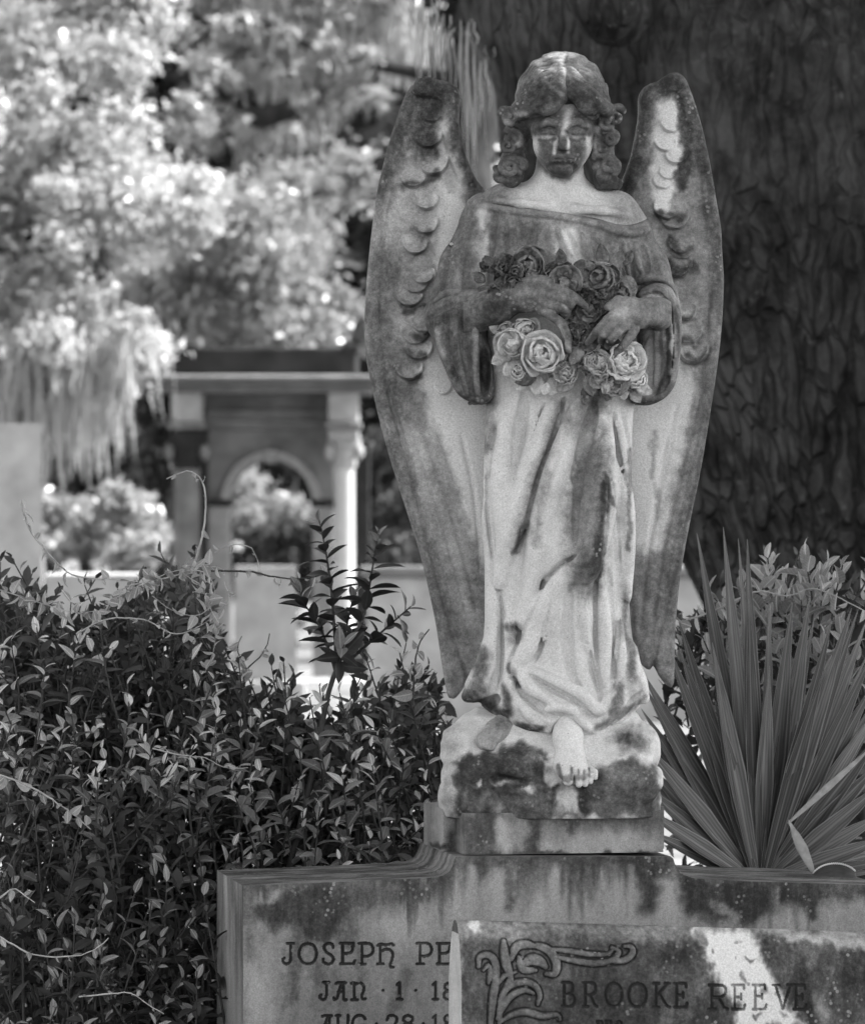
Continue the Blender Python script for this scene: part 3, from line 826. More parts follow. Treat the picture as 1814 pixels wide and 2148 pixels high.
# curls: rolled locks at the sides
def curl(c, r, turns, dep, rad, ph=0.0, sgn=1, rise=0.0):
    pts = []
    n = int(16 * turns)
    for i in range(n + 1):
        t = i / n
        a = ph + sgn * t * turns * 2 * math.pi
        q = r * 1.1 * (1 - 0.80 * t)
        pts.append((c[0] + q * math.cos(a), dep + 10 * t, c[1] + q * math.sin(a) + rise * t))
    F.chain(pts, list(np.linspace(rad * 0.82, rad * 0.45, len(pts))), '+', 2)
for c_, r_, t_, d_, rad_, ph_, sg_ in [((1066, 254), 18, 1.4, 84, 10, 3.6, 1), ((1088, 236), 12, 1.2, 104, 8, 0.5, -1), ((1073, 300), 20, 1.3, 72, 11, 4.2, 1), ((1062, 312), 13, 1.2, 84, 7, 0.2, 1), ((1068, 356), 18, 1.6, 70, 10, 5.2, -1),
                                ((1044, 372), 14, 1.1, 48, 9, 4.4, 1), ((1094, 352), 14, 1.1, 66, 10, 2.0, 1), ((1286, 250), 18, 1.3, 66, 10, 5.6, -1), ((1268, 262), 14, 1.2, 88, 8, 1.0, 1), ((1276, 296), 15, 1.4, 78, 9, 4.0, 1), ((1262, 318), 14, 1.2, 70, 9, 2.0, -1),
                                ((1276, 352), 17, 1.5, 62, 10, 1.0, -1), ((1258, 368), 16, 1.2, 50, 10, 4.0, 1), ((1284, 384), 13, 1.1, 30, 9, 0.0, 1), ((1118, 246), 10, 1.1, 132, 7, 0.0, 1), ((1240, 250), 10, 1.1, 128, 7, 3.0, -1), ((1298, 236), 10, 1.1, 58, 7, 3.0, 1)]:
    curl(c_, r_, t_, d_, rad_, ph_, sg_)
F.chain([(1092, 40, 240), (1080, 42, 300), (1072, 36, 370)], [26, 24, 26], k=10)
F.chain([(1266, 40, 240), (1262, 42, 310), (1268, 26, 380)], [24, 22, 26], k=10)
F.chain([(1245, 62, 268), (1252, 64, 300), (1246, 58, 330)], [14, 13, 12], k=6)
H = F.front()
F.stroke([(1186, 118), (1180, 140), (1184, 165), (1186, 200)], 2.4, 2.4, 1.4, '-', 5, H, step=6)
for i in range(9):      # combed strands
    t = i / 8.0
    for sx in (-1, 1):
        a = (1183 + sx * 3, 122 + 9 * i)
        b = (1183 + sx * (34 + 40 * (1 - t)), 150 + 10 * i - 18 * (1 - t))
        c = (1180 + sx * (60 + 40 * (1 - t)), 196 + 6 * i)
        F.stroke([a, b, c], 1.4, 1.4, 1.2, '-', 2, H, rm=2.4, step=6)
X, Y, Z = F.ax[0][:, None, None], F.ax[1][None, :, None], F.ax[2][None, None, :]
ux = np.abs(X - 1184) + 0 * Z
comb = np.sin((ux * 0.55 + (Z - 110) * 0.42 + 7 * np.sin(Z / 17.0)) / 3.1) * 0.9 + np.sin((ux * 0.8 + (Z - 110) * 0.30 + 6 * np.sin(Z / 23.0 + 1)) / 6.0) * 1.0
F.F += comb.astype(np.float32)
V, Q = F.net()
statue_part('hair', V, Q, head, MARBLE, painter(0.74, [(0.35, L([(1120, 124), (1160, 112), (1215, 112)], 9)), (0.42, L([(1178, 112), (1180, 140), (1192, 165)], 6)), (0.45, E(1225, 140, 30, 30)), (0.9, E(1130, 200, 40, 30)), (0.86, E(1220, 210, 34, 30)),  # paler strokes on crown and parting paint the top highlight
    (0.35, E(1064, 258, 16, 14)), (0.3, E(1086, 238, 20, 8)), (0.4, E(1082, 300, 18, 16)), (0.2, E(1248, 306, 8, 20)), (0.2, E(1254, 270, 12, 10)), (0.45, E(1255, 350, 16, 20)), (0.6, E(1070, 360, 30, 26))], 4))

# ---- sleeves ---------------------------------------------------------------------
F = Field((880, -30, 590), (1070, 160, 870), 2.6)
slL = smooth_poly([(898, 660), (930, 632), (985, 632), (1012, 650), (1018, 690), (1026, 727), (1030, 743), (1034, 780), (1037, 822), (1029, 842), (1011, 850), (990, 846), (965, 833), (948, 809), (922, 750), (906, 710), (896, 678)], 8)
F.slab(slL, -12, 92, 34, curve=lambda U, V: 18 * sstep(900, 1000, U) + 8 * np.sin((U - 900) / 26.0))
F.chain([(940, 40, 662), (1000, 92, 652)], [50, 42], k=14)
F.ell((1015, 118, 782), (15, 62, 58), '-', 4)
H = F.front()
for pts, r, of, md in [([(935, 668), (940, 740), (962, 815)], 8, 2, '-'), ([(952, 655), (956, 740), (980, 830)], 9, 3, '+'), ([(972, 650), (975, 740), (990, 835)], 7, 1, '-'), ([(996, 640), (996, 740), (1000, 830)], 7, 3, '+'),
                       ([(915, 670), (922, 720), (946, 790)], 7, 2, '+'), ([(902, 672), (930, 650), (975, 645)], 6, 1, '-'), ([(985, 845), (1012, 842), (1030, 832)], 6, 2, '+')]:
    F.stroke(pts, r * 0.7, r * 0.6, of, md, 6, H, rm=r)
V, Q = F.net()
statue_part('sleeve', V, Q, robe, MARBLE, painter(0.66, [(0.8, L([(905, 680), (960, 640)], 14)), (0.42, L([(996, 680), (998, 800)], 7)), (0.85, L([(945, 700), (958, 800)], 8)), (0.88, E(1012, 780, 14, 50)), (0.85, L([(960, 835), (1000, 846), (1028, 838)], 9)), (0.45, L([(915, 690), (930, 745)], 7))], 5))  # sleeve hollow coloured darker to stand for the shade inside
F = Field((1305, -30, 580), (1445, 165, 870), 2.6)
slR = smooth_poly([(1340, 610), (1370, 598), (1402, 606), (1419, 640), (1426, 672), (1424, 730), (1416, 796), (1396, 832), (1367, 849), (1340, 851), (1325, 845), (1328, 800), (1334, 710), (1336, 650)], 8)
F.slab(slR, -12, 96, 30, curve=lambda U, V: 14 - 16 * sstep(1370, 1430, U))
F.ell((1364, 128, 768), (28, 58, 72), '-', 6)
H = F.front()
for pts, r, of, md in [([(1340, 622), (1376, 612), (1402, 640), (1412, 700), (1408, 770), (1388, 828), (1350, 844)], 8, 5, '+'), ([(1345, 632), (1372, 628), (1392, 660), (1400, 720), (1396, 790)], 6, 3, '+'), ([(1342, 640), (1366, 642), (1382, 680), (1388, 740)], 5, 3, '+'),
                       ([(1345, 626), (1375, 620), (1397, 650), (1406, 710), (1402, 780), (1384, 822)], 4, 1, '-'), ([(1370, 700), (1374, 760), (1370, 810)], 6, 2, '+')]:
    F.stroke(pts, r * 0.7, r * 0.6, of, md, 4, H, rm=r)
V, Q = F.net()
statue_part('sleeve', V, Q, robe, MARBLE, painter(0.5, [(0.3, E(1370, 770, 20, 60)), (0.9, L([(1390, 650), (1404, 720), (1400, 790), (1380, 830)], 6)), (0.8, E(1346, 720, 10, 30)), (0.85, L([(1335, 846), (1380, 842), (1410, 810)], 8)), (0.25, L([(1350, 618), (1384, 624), (1412, 680), (1414, 740)], 6)), (0.7, L([(1420, 640), (1425, 740)], 5))], 4))

# ---- forearms and hands -------------------------------------------------------------
F = Field((970, 40, 570), (1250, 215, 800), 2.0)
F.chain([(985, 84, 665), (1040, 128, 648), (1078, 146, 632)], [44, 38, 31], k=6)
F.ell((1112, 158, 630), (46, 24, 33), k=14, rot=(0, 14, 0))
F.ell((1140, 166, 630), (26, 20, 30), k=12)
F.chain([(1146, 172, 612), (1176, 186, 620), (1202, 182, 636), (1222, 172, 650)], [14, 12, 10.0, 7.5], k=2)
F.chain([(1146, 178, 628), (1176, 194, 636), (1190, 184, 647), (1186, 166, 656)], [13, 11.5, 10.5, 9], k=1.2)
F.chain([(1142, 176, 645), (1170, 190, 654), (1182, 178, 664), (1174, 162, 670)], [12.5, 11, 10, 8.5], k=1.2)
F.chain([(1128, 168, 656), (1152, 184, 670), (1174, 184, 688), (1186, 174, 716), (1187, 166, 742)], [12, 10.5, 9.5, 8.5, 7], k=1.2)
F.chain([(1096, 158, 606), (1130, 172, 598), (1160, 166, 600)], [16, 11, 9], k=6)
V, Q = F.net()
statue_part('hand', V, Q, angel, MARBLE, painter(0.64, [(0.8, E(1035, 650, 34, 50)), (0.5, E(1100, 615, 34, 14)), (0.25, L([(1170, 690), (1188, 730)], 8)), (0.85, L([(1040, 700), (1085, 655)], 12)), (0.4, E(1186, 640, 8, 8)), (0.85, L([(1165, 662), (1200, 652)], 4))], 4))
F = Field((1205, 40, 600), (1400, 220, 780), 2.0)
F.chain([(1392, 70, 660), (1372, 120, 664), (1352, 146, 662)], [36, 33, 30], k=6)
F.ell((1322, 158, 664), (42, 24, 31), k=14, rot=(0, -24, 0))
F.chain([(1296, 172, 656), (1268, 186, 680), (1246, 186, 702), (1226, 176, 726)], [13.5, 11.5, 9.5, 7], k=2)
F.chain([(1300, 176, 672), (1274, 194, 692), (1258, 190, 710), (1254, 174, 722)], [12.5, 11, 10, 8.5], k=1.2)
F.chain([(1308, 174, 686), (1286, 192, 704), (1272, 188, 722), (1268, 172, 732)], [12, 10.5, 9.5, 8], k=1.2)
F.chain([(1322, 166, 698), (1308, 182, 720), (1296, 182, 736), (1284, 174, 748)], [11.5, 10, 9, 7], k=1.2)
F.chain([(1316, 154, 644), (1290, 168, 640), (1268, 170, 652)], [15, 11, 8.5], k=6)
V, Q = F.net()
statue_part('hand', V, Q, angel, MARBLE, painter(0.5, [(0.32, E(1310, 650, 30, 16)), (0.85, E(1368, 690, 18, 14)), (0.85, L([(1262, 716), (1300, 726)], 8)), (0.7, L([(1250, 700), (1225, 728)], 6))], 4))

# ---- rock, feet, plinth ---------------------------------------------------------------
F = Field((900, -190, 1470), (1400, 225, 1720), 3.6)
F.sections([1484, 1500, 1530, 1556, 1580, 1610, 1640, 1670, 1712], [1000, 968, 941, 929, 928, 931, 924, 920, 920], [1320, 1338, 1358, 1374, 1377, 1373, 1380, 1384, 1387], [60, 105, 128, 146, 165, 178, 184, 188, 190], [-120, -140, -150, -160, -165, -170, -172, -175, -175], power=3.2)
for c_, r_ in [((1080, 150, 1600), (120, 50, 38)), ((1290, 150, 1630), (95, 50, 55)), ((1000, 150, 1655), (70, 50, 50)), ((1120, 155, 1670), (80, 45, 45)), ((970, 60, 1560), (44, 80, 44)), ((1330, 60, 1560), (48, 90, 40)), ((1180, 120, 1590), (60, 60, 40)), ((960, 120, 1640), (36, 60, 60))]:
    F.ell(c_, r_, k=22)
for pts, r in [([(960, 1640), (1010, 1634), (1060, 1628), (1100, 1634)], 8), ([(1170, 1640), (1166, 1680), (1168, 1704)], 6), ([(1215, 1640), (1222, 1680), (1226, 1704)], 7), ([(962, 1650), (956, 1690)], 6), ([(1040, 1636), (1060, 1660), (1100, 1660)], 7)]:
    F.stroke(pts, r * 0.6, r * 0.6, 1, '-', 10, rm=r)
sl, (X, Y, Z) = F.blk((900, -190, 1470), (1400, 225, 1720), 0)
nz = (hash_noise(X + 0 * Z, Z + 0 * X, 34, 9) - 0.5) * 6 + (hash_noise(X + 0 * Z + 3 * Y * 0, Z + 0 * X, 13, 10) - 0.5) * 3.5
F.F[sl] = F.F[sl] + nz.astype(np.float32)
F.F[sl] = np.maximum(F.F[sl], Z - 1706)
V, Q = F.net()
statue_part('rock_base', V, Q, angel, MARBLE, painter(0.06, [
    (0.3, E(945, 1570, 26, 60)), (0.35, E(935, 1660, 24, 50)), (0.62, E(1325, 1550, 42, 28)), (0.8, E(1320, 1545, 10, 14)),
    (0.80, PG([(950, 1604), (985, 1582), (1058, 1572), (1102, 1562), (1126, 1572), (1150, 1576), (1142, 1600), (1148, 1640), (1160, 1662), (1164, 1720), (950, 1720), (956, 1660)], 6)),
    (0.66, PG([(1190, 1640), (1236, 1624), (1286, 1598), (1340, 1586), (1375, 1612), (1395, 1720), (1150, 1720), (1160, 1660), (1178, 1640)], 7)),
    (0.06, PG([(1138, 1592), (1166, 1600), (1166, 1640), (1154, 1656), (1144, 1628)], 5)), (0.16, PG([(1180, 1650), (1200, 1650), (1216, 1682), (1214, 1706), (1166, 1706), (1168, 1676)], 6)),
    (0.92, L([(1166, 1650), (1160, 1680), (1158, 1704)], 7)), (0.94, L([(1212, 1640), (1222, 1680), (1228, 1704)], 9)),
    (0.1, E(1010, 1642, 8, 5)), (0.1, E(1058, 1640, 26, 6)), (0.1, E(1108, 1656, 12, 8)), (0.5, E(1010, 1680, 40, 22)), (0.9, E(1090, 1610, 50, 14)), (0.86, L([(1030, 1625), (1110, 1640)], 7)), (0.4, L([(1042, 1680), (1044, 1700)], 6)), (0.8, L([(1330, 1690), (1375, 1700)], 12))], 8))
F = Field((1120, 60, 1470), (1260, 270, 1650), 2.0)
F.chain([(1186, 110, 1490), (1186, 150, 1540), (1190, 176, 1580), (1196, 196, 1604)], [30, 30, 29, 30], k=10)
F.ell((1184, 190, 1596), (30, 34, 24), k=12)
for i, (tu, tv, tr) in enumerate([(1184, 1625, 11), (1206, 1632, 7.5), (1219, 1632, 6.5), (1230, 1627, 6), (1240, 1619, 5.5)]):
    F.chain([(1180 + i * 11, 205 - i * 4, 1596), (tu, 228 - i * 3, tv - 12), (tu, 230 - i * 3, tv)], [tr, tr, tr * 0.95], k=1.5)
V, Q = F.net()
statue_part('foot', V, Q, angel, MARBLE, painter(0.05, [(0.5, L([(1170, 1606), (1174, 1630), (1190, 1638)], 4)), (0.55, L([(1197, 1612), (1198, 1636)], 3)), (0.5, L([(1212, 1616), (1213, 1638)], 2.5)), (0.5, L([(1224, 1616), (1225, 1636)], 2.5)), (0.5, L([(1234, 1612), (1236, 1630)], 2.5)), (0.4, E(1210, 1632, 34, 8))], 2))  # thin dark lines between the toes paint the shade of the gaps
F = Field((990, 40, 1490), (1085, 190, 1580), 2.2)
F.chain([(1066, 80, 1508), (1040, 120, 1528), (1016, 142, 1548)], [24, 25, 20], k=6)
for i in range(4):
    F.chain([(1022 + i * 5 - 6, 146, 1548 + 2 * i), (1010 + i * 6, 158, 1556 + 1.5 * i)], [8, 7], k=3)
V, Q = F.net()
statue_part('foot', V, Q, angel, MARBLE, painter(0.35, [(0.6, E(1050, 1520, 20, 14))], 4))
# ---- plinth (turned like the monument) ---------------------------------------------------
TURN = R(10.5)
def grid_block(name, w_, d_, z0, z1, nx, nz, stain=None, chamfer=0.0, notch=None):
    """box whose faces are gridded so that stains follow them; local x along the front, y back, origin at front-left-bottom"""
    V, F, o = [], [], 0
    def face(p0, ex, ez, n, m):
        nonlocal o
        a = np.linspace(0, 1, n)[:, None, None]; b = np.linspace(0, 1, m)[None, :, None]
        q = np.asarray(p0) + a * np.asarray(ex) + b * np.asarray(ez)
        V.append(q.reshape(-1, 3))
        i = np.arange(n - 1)[:, None]; j = np.arange(m - 1)[None, :]
        k = (i * m + j).ravel() + o
        F.append(np.stack([k, k + m, k + m + 1, k + 1], 1)); o += n * m
    h = z1 - z0
    c = chamfer
    face((c, 0, z0), (w_ - 2 * c, 0, 0), (0, 0, h), nx, nz)
    face((0, d_, z0), (0, -(d_ - c), 0), (0, 0, h), 30, nz)
    face((0, c, z0), (c, -c, 0), (0, 0, h), 8, nz) if c else None
    face((w_, c, z0), (0, d_ - c, 0), (0, 0, h), 30, nz)
    face((w_ - c, 0, z0), (c, c, 0), (0, 0, h), 8, nz) if c else None
    face((w_, d_, z0), (-w_, 0, 0), (0, 0, h), 30, nz)
    face((c, 0, z1), (w_ - 2 * c, 0, 0), (0, c, 0), 30, 4) if c else None
    face((0, c, z1), (w_, 0, 0), (0, d_ - c, 0), 30, 20)
    V = np.vstack(V); F = np.vstack(F)
    return V, F

VSTONE = weathered_marble('weathered_marble_slabs', pale=0.38, mid=0.135, dark=0.028, streak=(1, 1, 0.28))
def uv_of(W):
    """world points -> photo pixels (to lay the stains where the photograph has them)"""
    k = 9000.0 / (D0 + W[:, 1])
    return 907 + W[:, 0] * k, HOR - (W[:, 2] - 1.6) * k
def stain_uv(items, base, jit=6):
    def f(W):
        U, V = uv_of(W)
        U2 = U + (hash_noise(U, V, 22, 1) - 0.5) * 2 * jit + (hash_noise(U, V, 7, 2) - 0.5) * jit
        V2 = V + (hash_noise(U, V, 40, 3) - 0.5) * 2 * jit + (hash_noise(U, V, 9, 4) - 0.5) * jit
        V2 = V2 + ((hash_noise(U, V * 0.08, 6, 7) - 0.5) * 1.4 + (hash_noise(U, V * 0.12, 19, 8) - 0.5) * 3.0) * jit
        st = np.full(len(U), float(base))
        fb = fbm2(U, V * 0.6, 26, 60)
        for tgt, fn in items:
            w_ = break_edge(fn(U2, V2), fb)
            st = st * (1 - w_) + tgt * w_
        return st
    return f
PLF = -0.21                                   # depth of the plinth's front-left corner
p0 = P(974, 1794, PLF)
zt = P(974, 1707, PLF).z
PW = 0.421 * (9 + PLF) / 9 / math.cos(TURN)
Mt = Matrix.Translation(p0) @ Matrix.Rotation(TURN, 4, 'Z')
def place(V, M):
    return (np.array(M.to_3x3()) @ V.T).T + np.array(M.to_translation())
V, Q = grid_block('plinth', PW, 0.36, 0.0, zt - p0.z, 90, 24, chamfer=0.0)
W1 = place(V, Mt)
# rear, wider course of the plinth
V2, Q2 = grid_block('plinth', PW + 0.052, 0.22, 0.0, zt - p0.z + 0.003, 30, 24)
W2 = place(V2 + np.array((-0.026, 0.10, -0.0005)), Mt)
W = np.vstack([W1, W2]); Q = np.vstack([Q, Q2 + len(W1)])
pst = stain_uv([(0.55, PG([(960, 1700), (1400, 1700), (1400, 1740), (1300, 1745), (1200, 1735), (1100, 1730), (960, 1745)], 16)), (0.72, PG([(974, 1712), (1040, 1708), (1044, 1760), (1010, 1795), (974, 1795)], 12)), (0.1, L([(1052, 1730), (1062, 1770)], 13)), (0.86, L([(1118, 1705), (1122, 1750), (1114, 1790)], 11)),
    (0.75, L([(1205, 1700), (1200, 1740)], 12)), (0.75, L([(1160, 1706), (1250, 1708)], 8)), (0.15, E(1300, 1772, 90, 22)), (0.22, E(1200, 1780, 70, 12)), (0.55, E(1330, 1725, 60, 16)), (0.85, L([(950, 1700), (950, 1795)], 11)), (0.18, L([(925, 1690), (925, 1780)], 14)), (0.9, L([(905, 1776), (960, 1796), (1395, 1795)], 4)), (0.8, L([(1000, 1795), (1120, 1794)], 7))], 0.36)
o = obj('plinth', mesh_np('plinth', W - np.array(STATUE_BASE), Q, False, {'stain': pst(W)}), VSTONE, angel)

# ---- bouquet -----------------------------------------------------------------------------
BQ = []
def petal_sheet(n=7, m=6, wd=1.0, ln=1.0, cup=0.5, roll=0.3, ruff=0.0, th=0.06, ph=0.0):
    """one thick petal: base at origin, grows along +z, bulging to +y; returns verts, quads"""
    a = np.linspace(-1, 1, n)[:, None]; b = np.linspace(0, 1, m)[None, :]
    prof = np.sin(np.clip(b, 0, 1) * math.pi * 0.62 + 0.32)
    x = a * wd * prof * (1 - 0.10 * b)
    y = cup * (np.sin(b * math.pi * 0.62)) - cup * 0.75 * a ** 2 * prof + roll * b ** 4 + ruff * np.sin(a * 7 + ph) * b ** 2
    z = ln * b * (1 - 0.12 * a ** 2) + 0 * a
    fr = np.stack([x + 0 * b, y, z], -1).reshape(-1, 3)
    bk = fr + np.array((0, -th, 0))
    V = np.vstack([fr, bk]); N = n * m
    F = []
    for i in range(n - 1):
        for j in range(m - 1):
            k = i * m + j
            F.append((k, k + m, k + m + 1, k + 1)); F.append((N + k, N + k + 1, N + k + m + 1, N + k + m))
    for i in range(n - 1):
        k = i * m; F.append((k, k + N, k + m + N, k + m)); k = i * m + m - 1; F.append((k, k + m, k + m + N, k + N))
    for j in range(m - 1):
        k = j; F.append((k, k + 1, k + 1 + N, k + N)); k = (n - 1) * m + j; F.append((k, k + N, k + 1 + N, k + 1))
    return V, np.array(F, dtype=np.int32)
def rotm(rx=0, ry=0, rz=0):
    return np.array(Euler((R(rx), R(ry), R(rz))).to_matrix())
bouquet = empty('bouquet'); bouquet.parent = angel
def bq_add(name, parts, u, v, d, stain):
    c = P(u, v, -d / 1000.0)
    V, F_ = merge_np(parts)
    W = V * 0.001 + np.array(c)
    me = mesh_np(name, W - np.array(STATUE_BASE), F_, True, {'stain': np.full(len(W), stain) + (rng.random(len(W)) - 0.5) * 0.2})
    return obj(name, me, MARBLE, bouquet)
def rose(u, v, d, r, stain, tilt=(0, 0), frill=0.0, rings=((3, 0.34, 6), (4, 0.55, 24), (5, 0.8, 42), (5, 1.0, 60))):
    parts = []
    T = np.array(Euler((R(90 + tilt[0]), R(tilt[1]), R(random.uniform(-25, 25)))).to_matrix())
    bm = bmesh.new(); bmesh.ops.create_uvsphere(bm, u_segments=10, v_segments=6, radius=r * 0.42)
    cv_ = np.array([tuple(q.co) for q in bm.verts]); cf_ = []
    for f in bm.faces:
        i_ = [q.index for q in f.verts]
        cf_.append(i_ if len(i_) == 4 else i_ + [i_[2]])
    bm.free()
    cv_[:, 2] *= 0.8
    parts.append(((T @ cv_.T).T, np.array(cf_, dtype=np.int32)))
    for i, (n, s_, op) in enumerate(rings):
        for k in range(n):
            sc_ = random.uniform(0.8, 1.2)
            V, F_ = petal_sheet(wd=r * s_ * 0.8 * sc_, ln=r * (0.5 + 0.5 * s_) * sc_, cup=r * 0.34 * s_, roll=-r * random.uniform(0.1, 0.45), ruff=(frill + 0.035) * r * s_, th=r * 0.15, ph=random.uniform(0, 6))
            V[:, 1] += r * 0.05
            M = rotm(0, 0, 360.0 * k / n + i * 37 + random.uniform(-20, 20)) @ rotm(-op + random.uniform(-20, 20), random.uniform(-18, 18), 0)
            V = (M @ V.T).T
            V[:, 2] += r * 0.08 * (2 - i)
            parts.append(((T @ V.T).T, F_))
    return bq_add('flower', parts, u, v, d, stain)
def bleaf(u, v, d, ln, wd, ang, lift, stain, curl_=0.25):
    """carved leaf: grows from (u,v) in image direction ang (0 = up, 90 = right)"""
    V, F_ = petal_sheet(n=7, m=9, wd=wd, ln=ln, cup=ln * 0.10, roll=ln * curl_ * 0.5, th=4.0)
    b = np.clip(V[:, 2] / ln, 0, 1)
    V[:, 0] *= np.sin(np.clip(b, 0.04, 0.98) * math.pi) ** 0.7 / np.maximum(np.sin(np.clip(b, 0, 1) * math.pi * 0.62 + 0.32), 0.2)
    V[:, 1] -= 3.0 * np.exp(-(V[:, 0] / (wd * 0.16)) ** 2)
    V[:, 1] *= -1                                             # +y bulge -> towards viewer is -Y
    M = np.array(Matrix.Rotation(R(ang), 3, 'Y')) @ rotm(lift, 0, 0)
    return bq_add('leaf', [((M @ V.T).T, F_[:, ::-1])], u, v, d, stain)
rose(1138, 744, 158, 46, 0.12, (-12, 8))
rose(1098, 690, 138, 30, 0.22, (6, -16))
rose(1062, 690, 126, 22, 0.3, (4, -30))
rose(1186, 786, 146, 24, 0.3, (-16, 4), frill=0.1)
rose(1090, 782, 132, 22, 0.12, (-20, -14))
rose(1078, 722, 140, 36, 0.10, (-5, -30), rings=((3, 0.4, 20), (4, 0.8, 50), (4, 1.0, 66)))
rose(1310, 758, 150, 40, 0.02, (-14, 14), frill=0.10, rings=((4, 0.35, 12), (6, 0.6, 34), (8, 0.85, 54), (9, 1.0, 70)))
rose(1332, 796, 132, 24, 0.05, (-20, 24), frill=0.12)
rose(1252, 765, 158, 28, 0.30, (-30, 0), frill=0.12, rings=((4, 0.4, 20), (6, 0.7, 45), (7, 1.0, 68)))
rose(1112, 552, 140, 38, 0.6, (24, -10), rings=((3, 0.4, 20), (4, 0.75, 50), (5, 1.0, 74)))
rose(1188, 592, 160, 36, 0.56, (14, 6), rings=((3, 0.5, 24), (4, 0.9, 60)))
rose(1262, 578, 150, 36, 0.6, (10, 16), rings=((3, 0.45, 24), (4, 0.85, 56), (4, 1.0, 76)))
rose(1018, 556, 118, 16, 0.7, (10, -20), rings=((3, 0.5, 20), (5, 1.0, 66)))
rose(1232, 650, 150, 26, 0.62, (0, 0), frill=0.1, rings=((4, 0.5, 20), (6, 1.0, 60)))
rose(1218, 700, 150, 26, 0.62, (-10, 0), frill=0.1, rings=((4, 0.5, 20), (6, 1.0, 60)))
rose(1306, 612, 140, 28, 0.6, (6, 24), rings=((3, 0.5, 24), (4, 0.9, 60)))
rose(1052, 585, 128, 22, 0.72, (6, -20), rings=((3, 0.5, 24), (5, 1.0, 64)))
rb = np.random.default_rng(71)
for k in range(56):      # small blooms and torn petals that knit the bunch together
    t = rb.random()
    if k % 2: u_, v_ = 1030 + 290 * rb.random(), 560 + 60 * rb.random()
    else: u_, v_ = 1190 + 90 * rb.random(), 600 + 210 * rb.random()
    if (1080 < u_ < 1170 and 590 < v_ < 670) or (u_ > 1290 and v_ > 620): continue
    rose(u_, v_, 132 + 28 * rb.random(), 15 + 11 * rb.random(), 0.62 - 0.35 * (v_ > 730) + 0.15 * rb.random(), (rb.uniform(-30, 30), rb.uniform(-30, 30)), 0.1, ((3, 0.5, 20), (5, 1.0, 58)))
for a in [(1060, 575, 122, 52, 17, -62, -10, 0.66), (1080, 570, 130, 46, 18, -30, -20, 0.62), (1140, 575, 148, 54, 17, 70, -14, 0.5), (1150, 590, 150, 50, 20, 20, -30, 0.6), (1200, 590, 160, 48, 22, 40, -20, 0.5), (1215, 600, 165, 46, 20, 118, -30, 0.55),
          (1230, 580, 150, 56, 20, 62, -12, 0.5), (1268, 560, 140, 52, 15, -10, -20, 0.62), (1285, 570, 140, 50, 16, 24, -8, 0.6), (1300, 580, 138, 48, 16, 128, -20, 0.6), (1290, 600, 150, 46, 16, 96, -20, 0.58), (1320, 625, 132, 34, 13, 10, -10, 0.45), (1245, 620, 158, 44, 16, 150, -20, 0.7), (1205, 650, 160, 44, 16, 100, -24, 0.66),
          (1040, 640, 132, 30, 11, 200, -20, 0.75), (1030, 610, 124, 30, 12, -80, -20, 0.75), (1036, 680, 130, 26, 10, 190, -20, 0.75), (1015, 590, 112, 30, 12, -50, -20, 0.7),
          (1195, 690, 160, 60, 15, 196, -14, 0.4), (1222, 720, 160, 52, 16, 210, -14, 0.45), (1205, 760, 150, 60, 18, 214, -10, 0.4), (1235, 785, 148, 46, 18, 170, -16, 0.5), (1200, 790, 140, 44, 18, 226, -16, 0.35), (1260, 800, 140, 44, 16, 150, -16, 0.6), (1280, 800, 138, 42, 15, 190, -16, 0.7), (1240, 805, 134, 46, 15, 200, -8, 0.75),
          (1170, 790, 132, 44, 18, 205, -6, 0.2), (1130, 790, 128, 40, 17, 190, -4, 0.12), (1105, 785, 124, 40, 16, 215, -4, 0.1), (1090, 760, 130, 44, 18, 235, -14, 0.12), (1060, 745, 124, 34, 14, 240, -16, 0.12), (1300, 800, 134, 40, 16, 165, -10, 0.2), (1325, 815, 124, 34, 14, 150, -10, 0.3), (1060, 700, 132, 50, 20, -40, -10, 0.3)]:
    bleaf(*a)
for k in range(60):      # ragged leaves pushed in between the blooms
    if k % 3 == 0: u_, v_, st_ = 1020 + 300 * rb.random(), 548 + 50 * rb.random(), 0.6
    elif k % 3 == 1: u_, v_, st_ = 1185 + 100 * rb.random(), 590 + 150 * rb.random(), 0.6
    else: u_, v_, st_ = 1080 + 260 * rb.random(), 745 + 70 * rb.random(), 0.15 + 0.45 * rb.random()
    if (1075 < u_ < 1165 and 585 < v_ < 690) or (u_ > 1285 and 610 < v_ < 740): continue
    bleaf(u_, v_, 138 + 30 * rb.random(), 26 + 22 * rb.random(), 8 + 8 * rb.random(), rb.uniform(-180, 180), rb.uniform(-45, 10), st_ + 0.15 * rb.random(), rb.uniform(-0.3, 0.6))
bpy.context.view_layer.update()
# ------------------------------------------------------------------ the grave monument under the angel
def plane_hit(u, v, x0, y0, th):
    """pixel ray meets the upright plane through (x0, y0) running along (cos th, sin th) -> (distance along it, height)"""
    a = (u - 907) / 9000.0
    X = a * (9 + y0 - x0 * math.tan(th)) / (1 - a * math.tan(th))
    Y = y0 + (X - x0) * math.tan(th)
    return (X - x0) / math.cos(th), 1.6 - (v - HOR) / 9000.0 * (9 + Y)

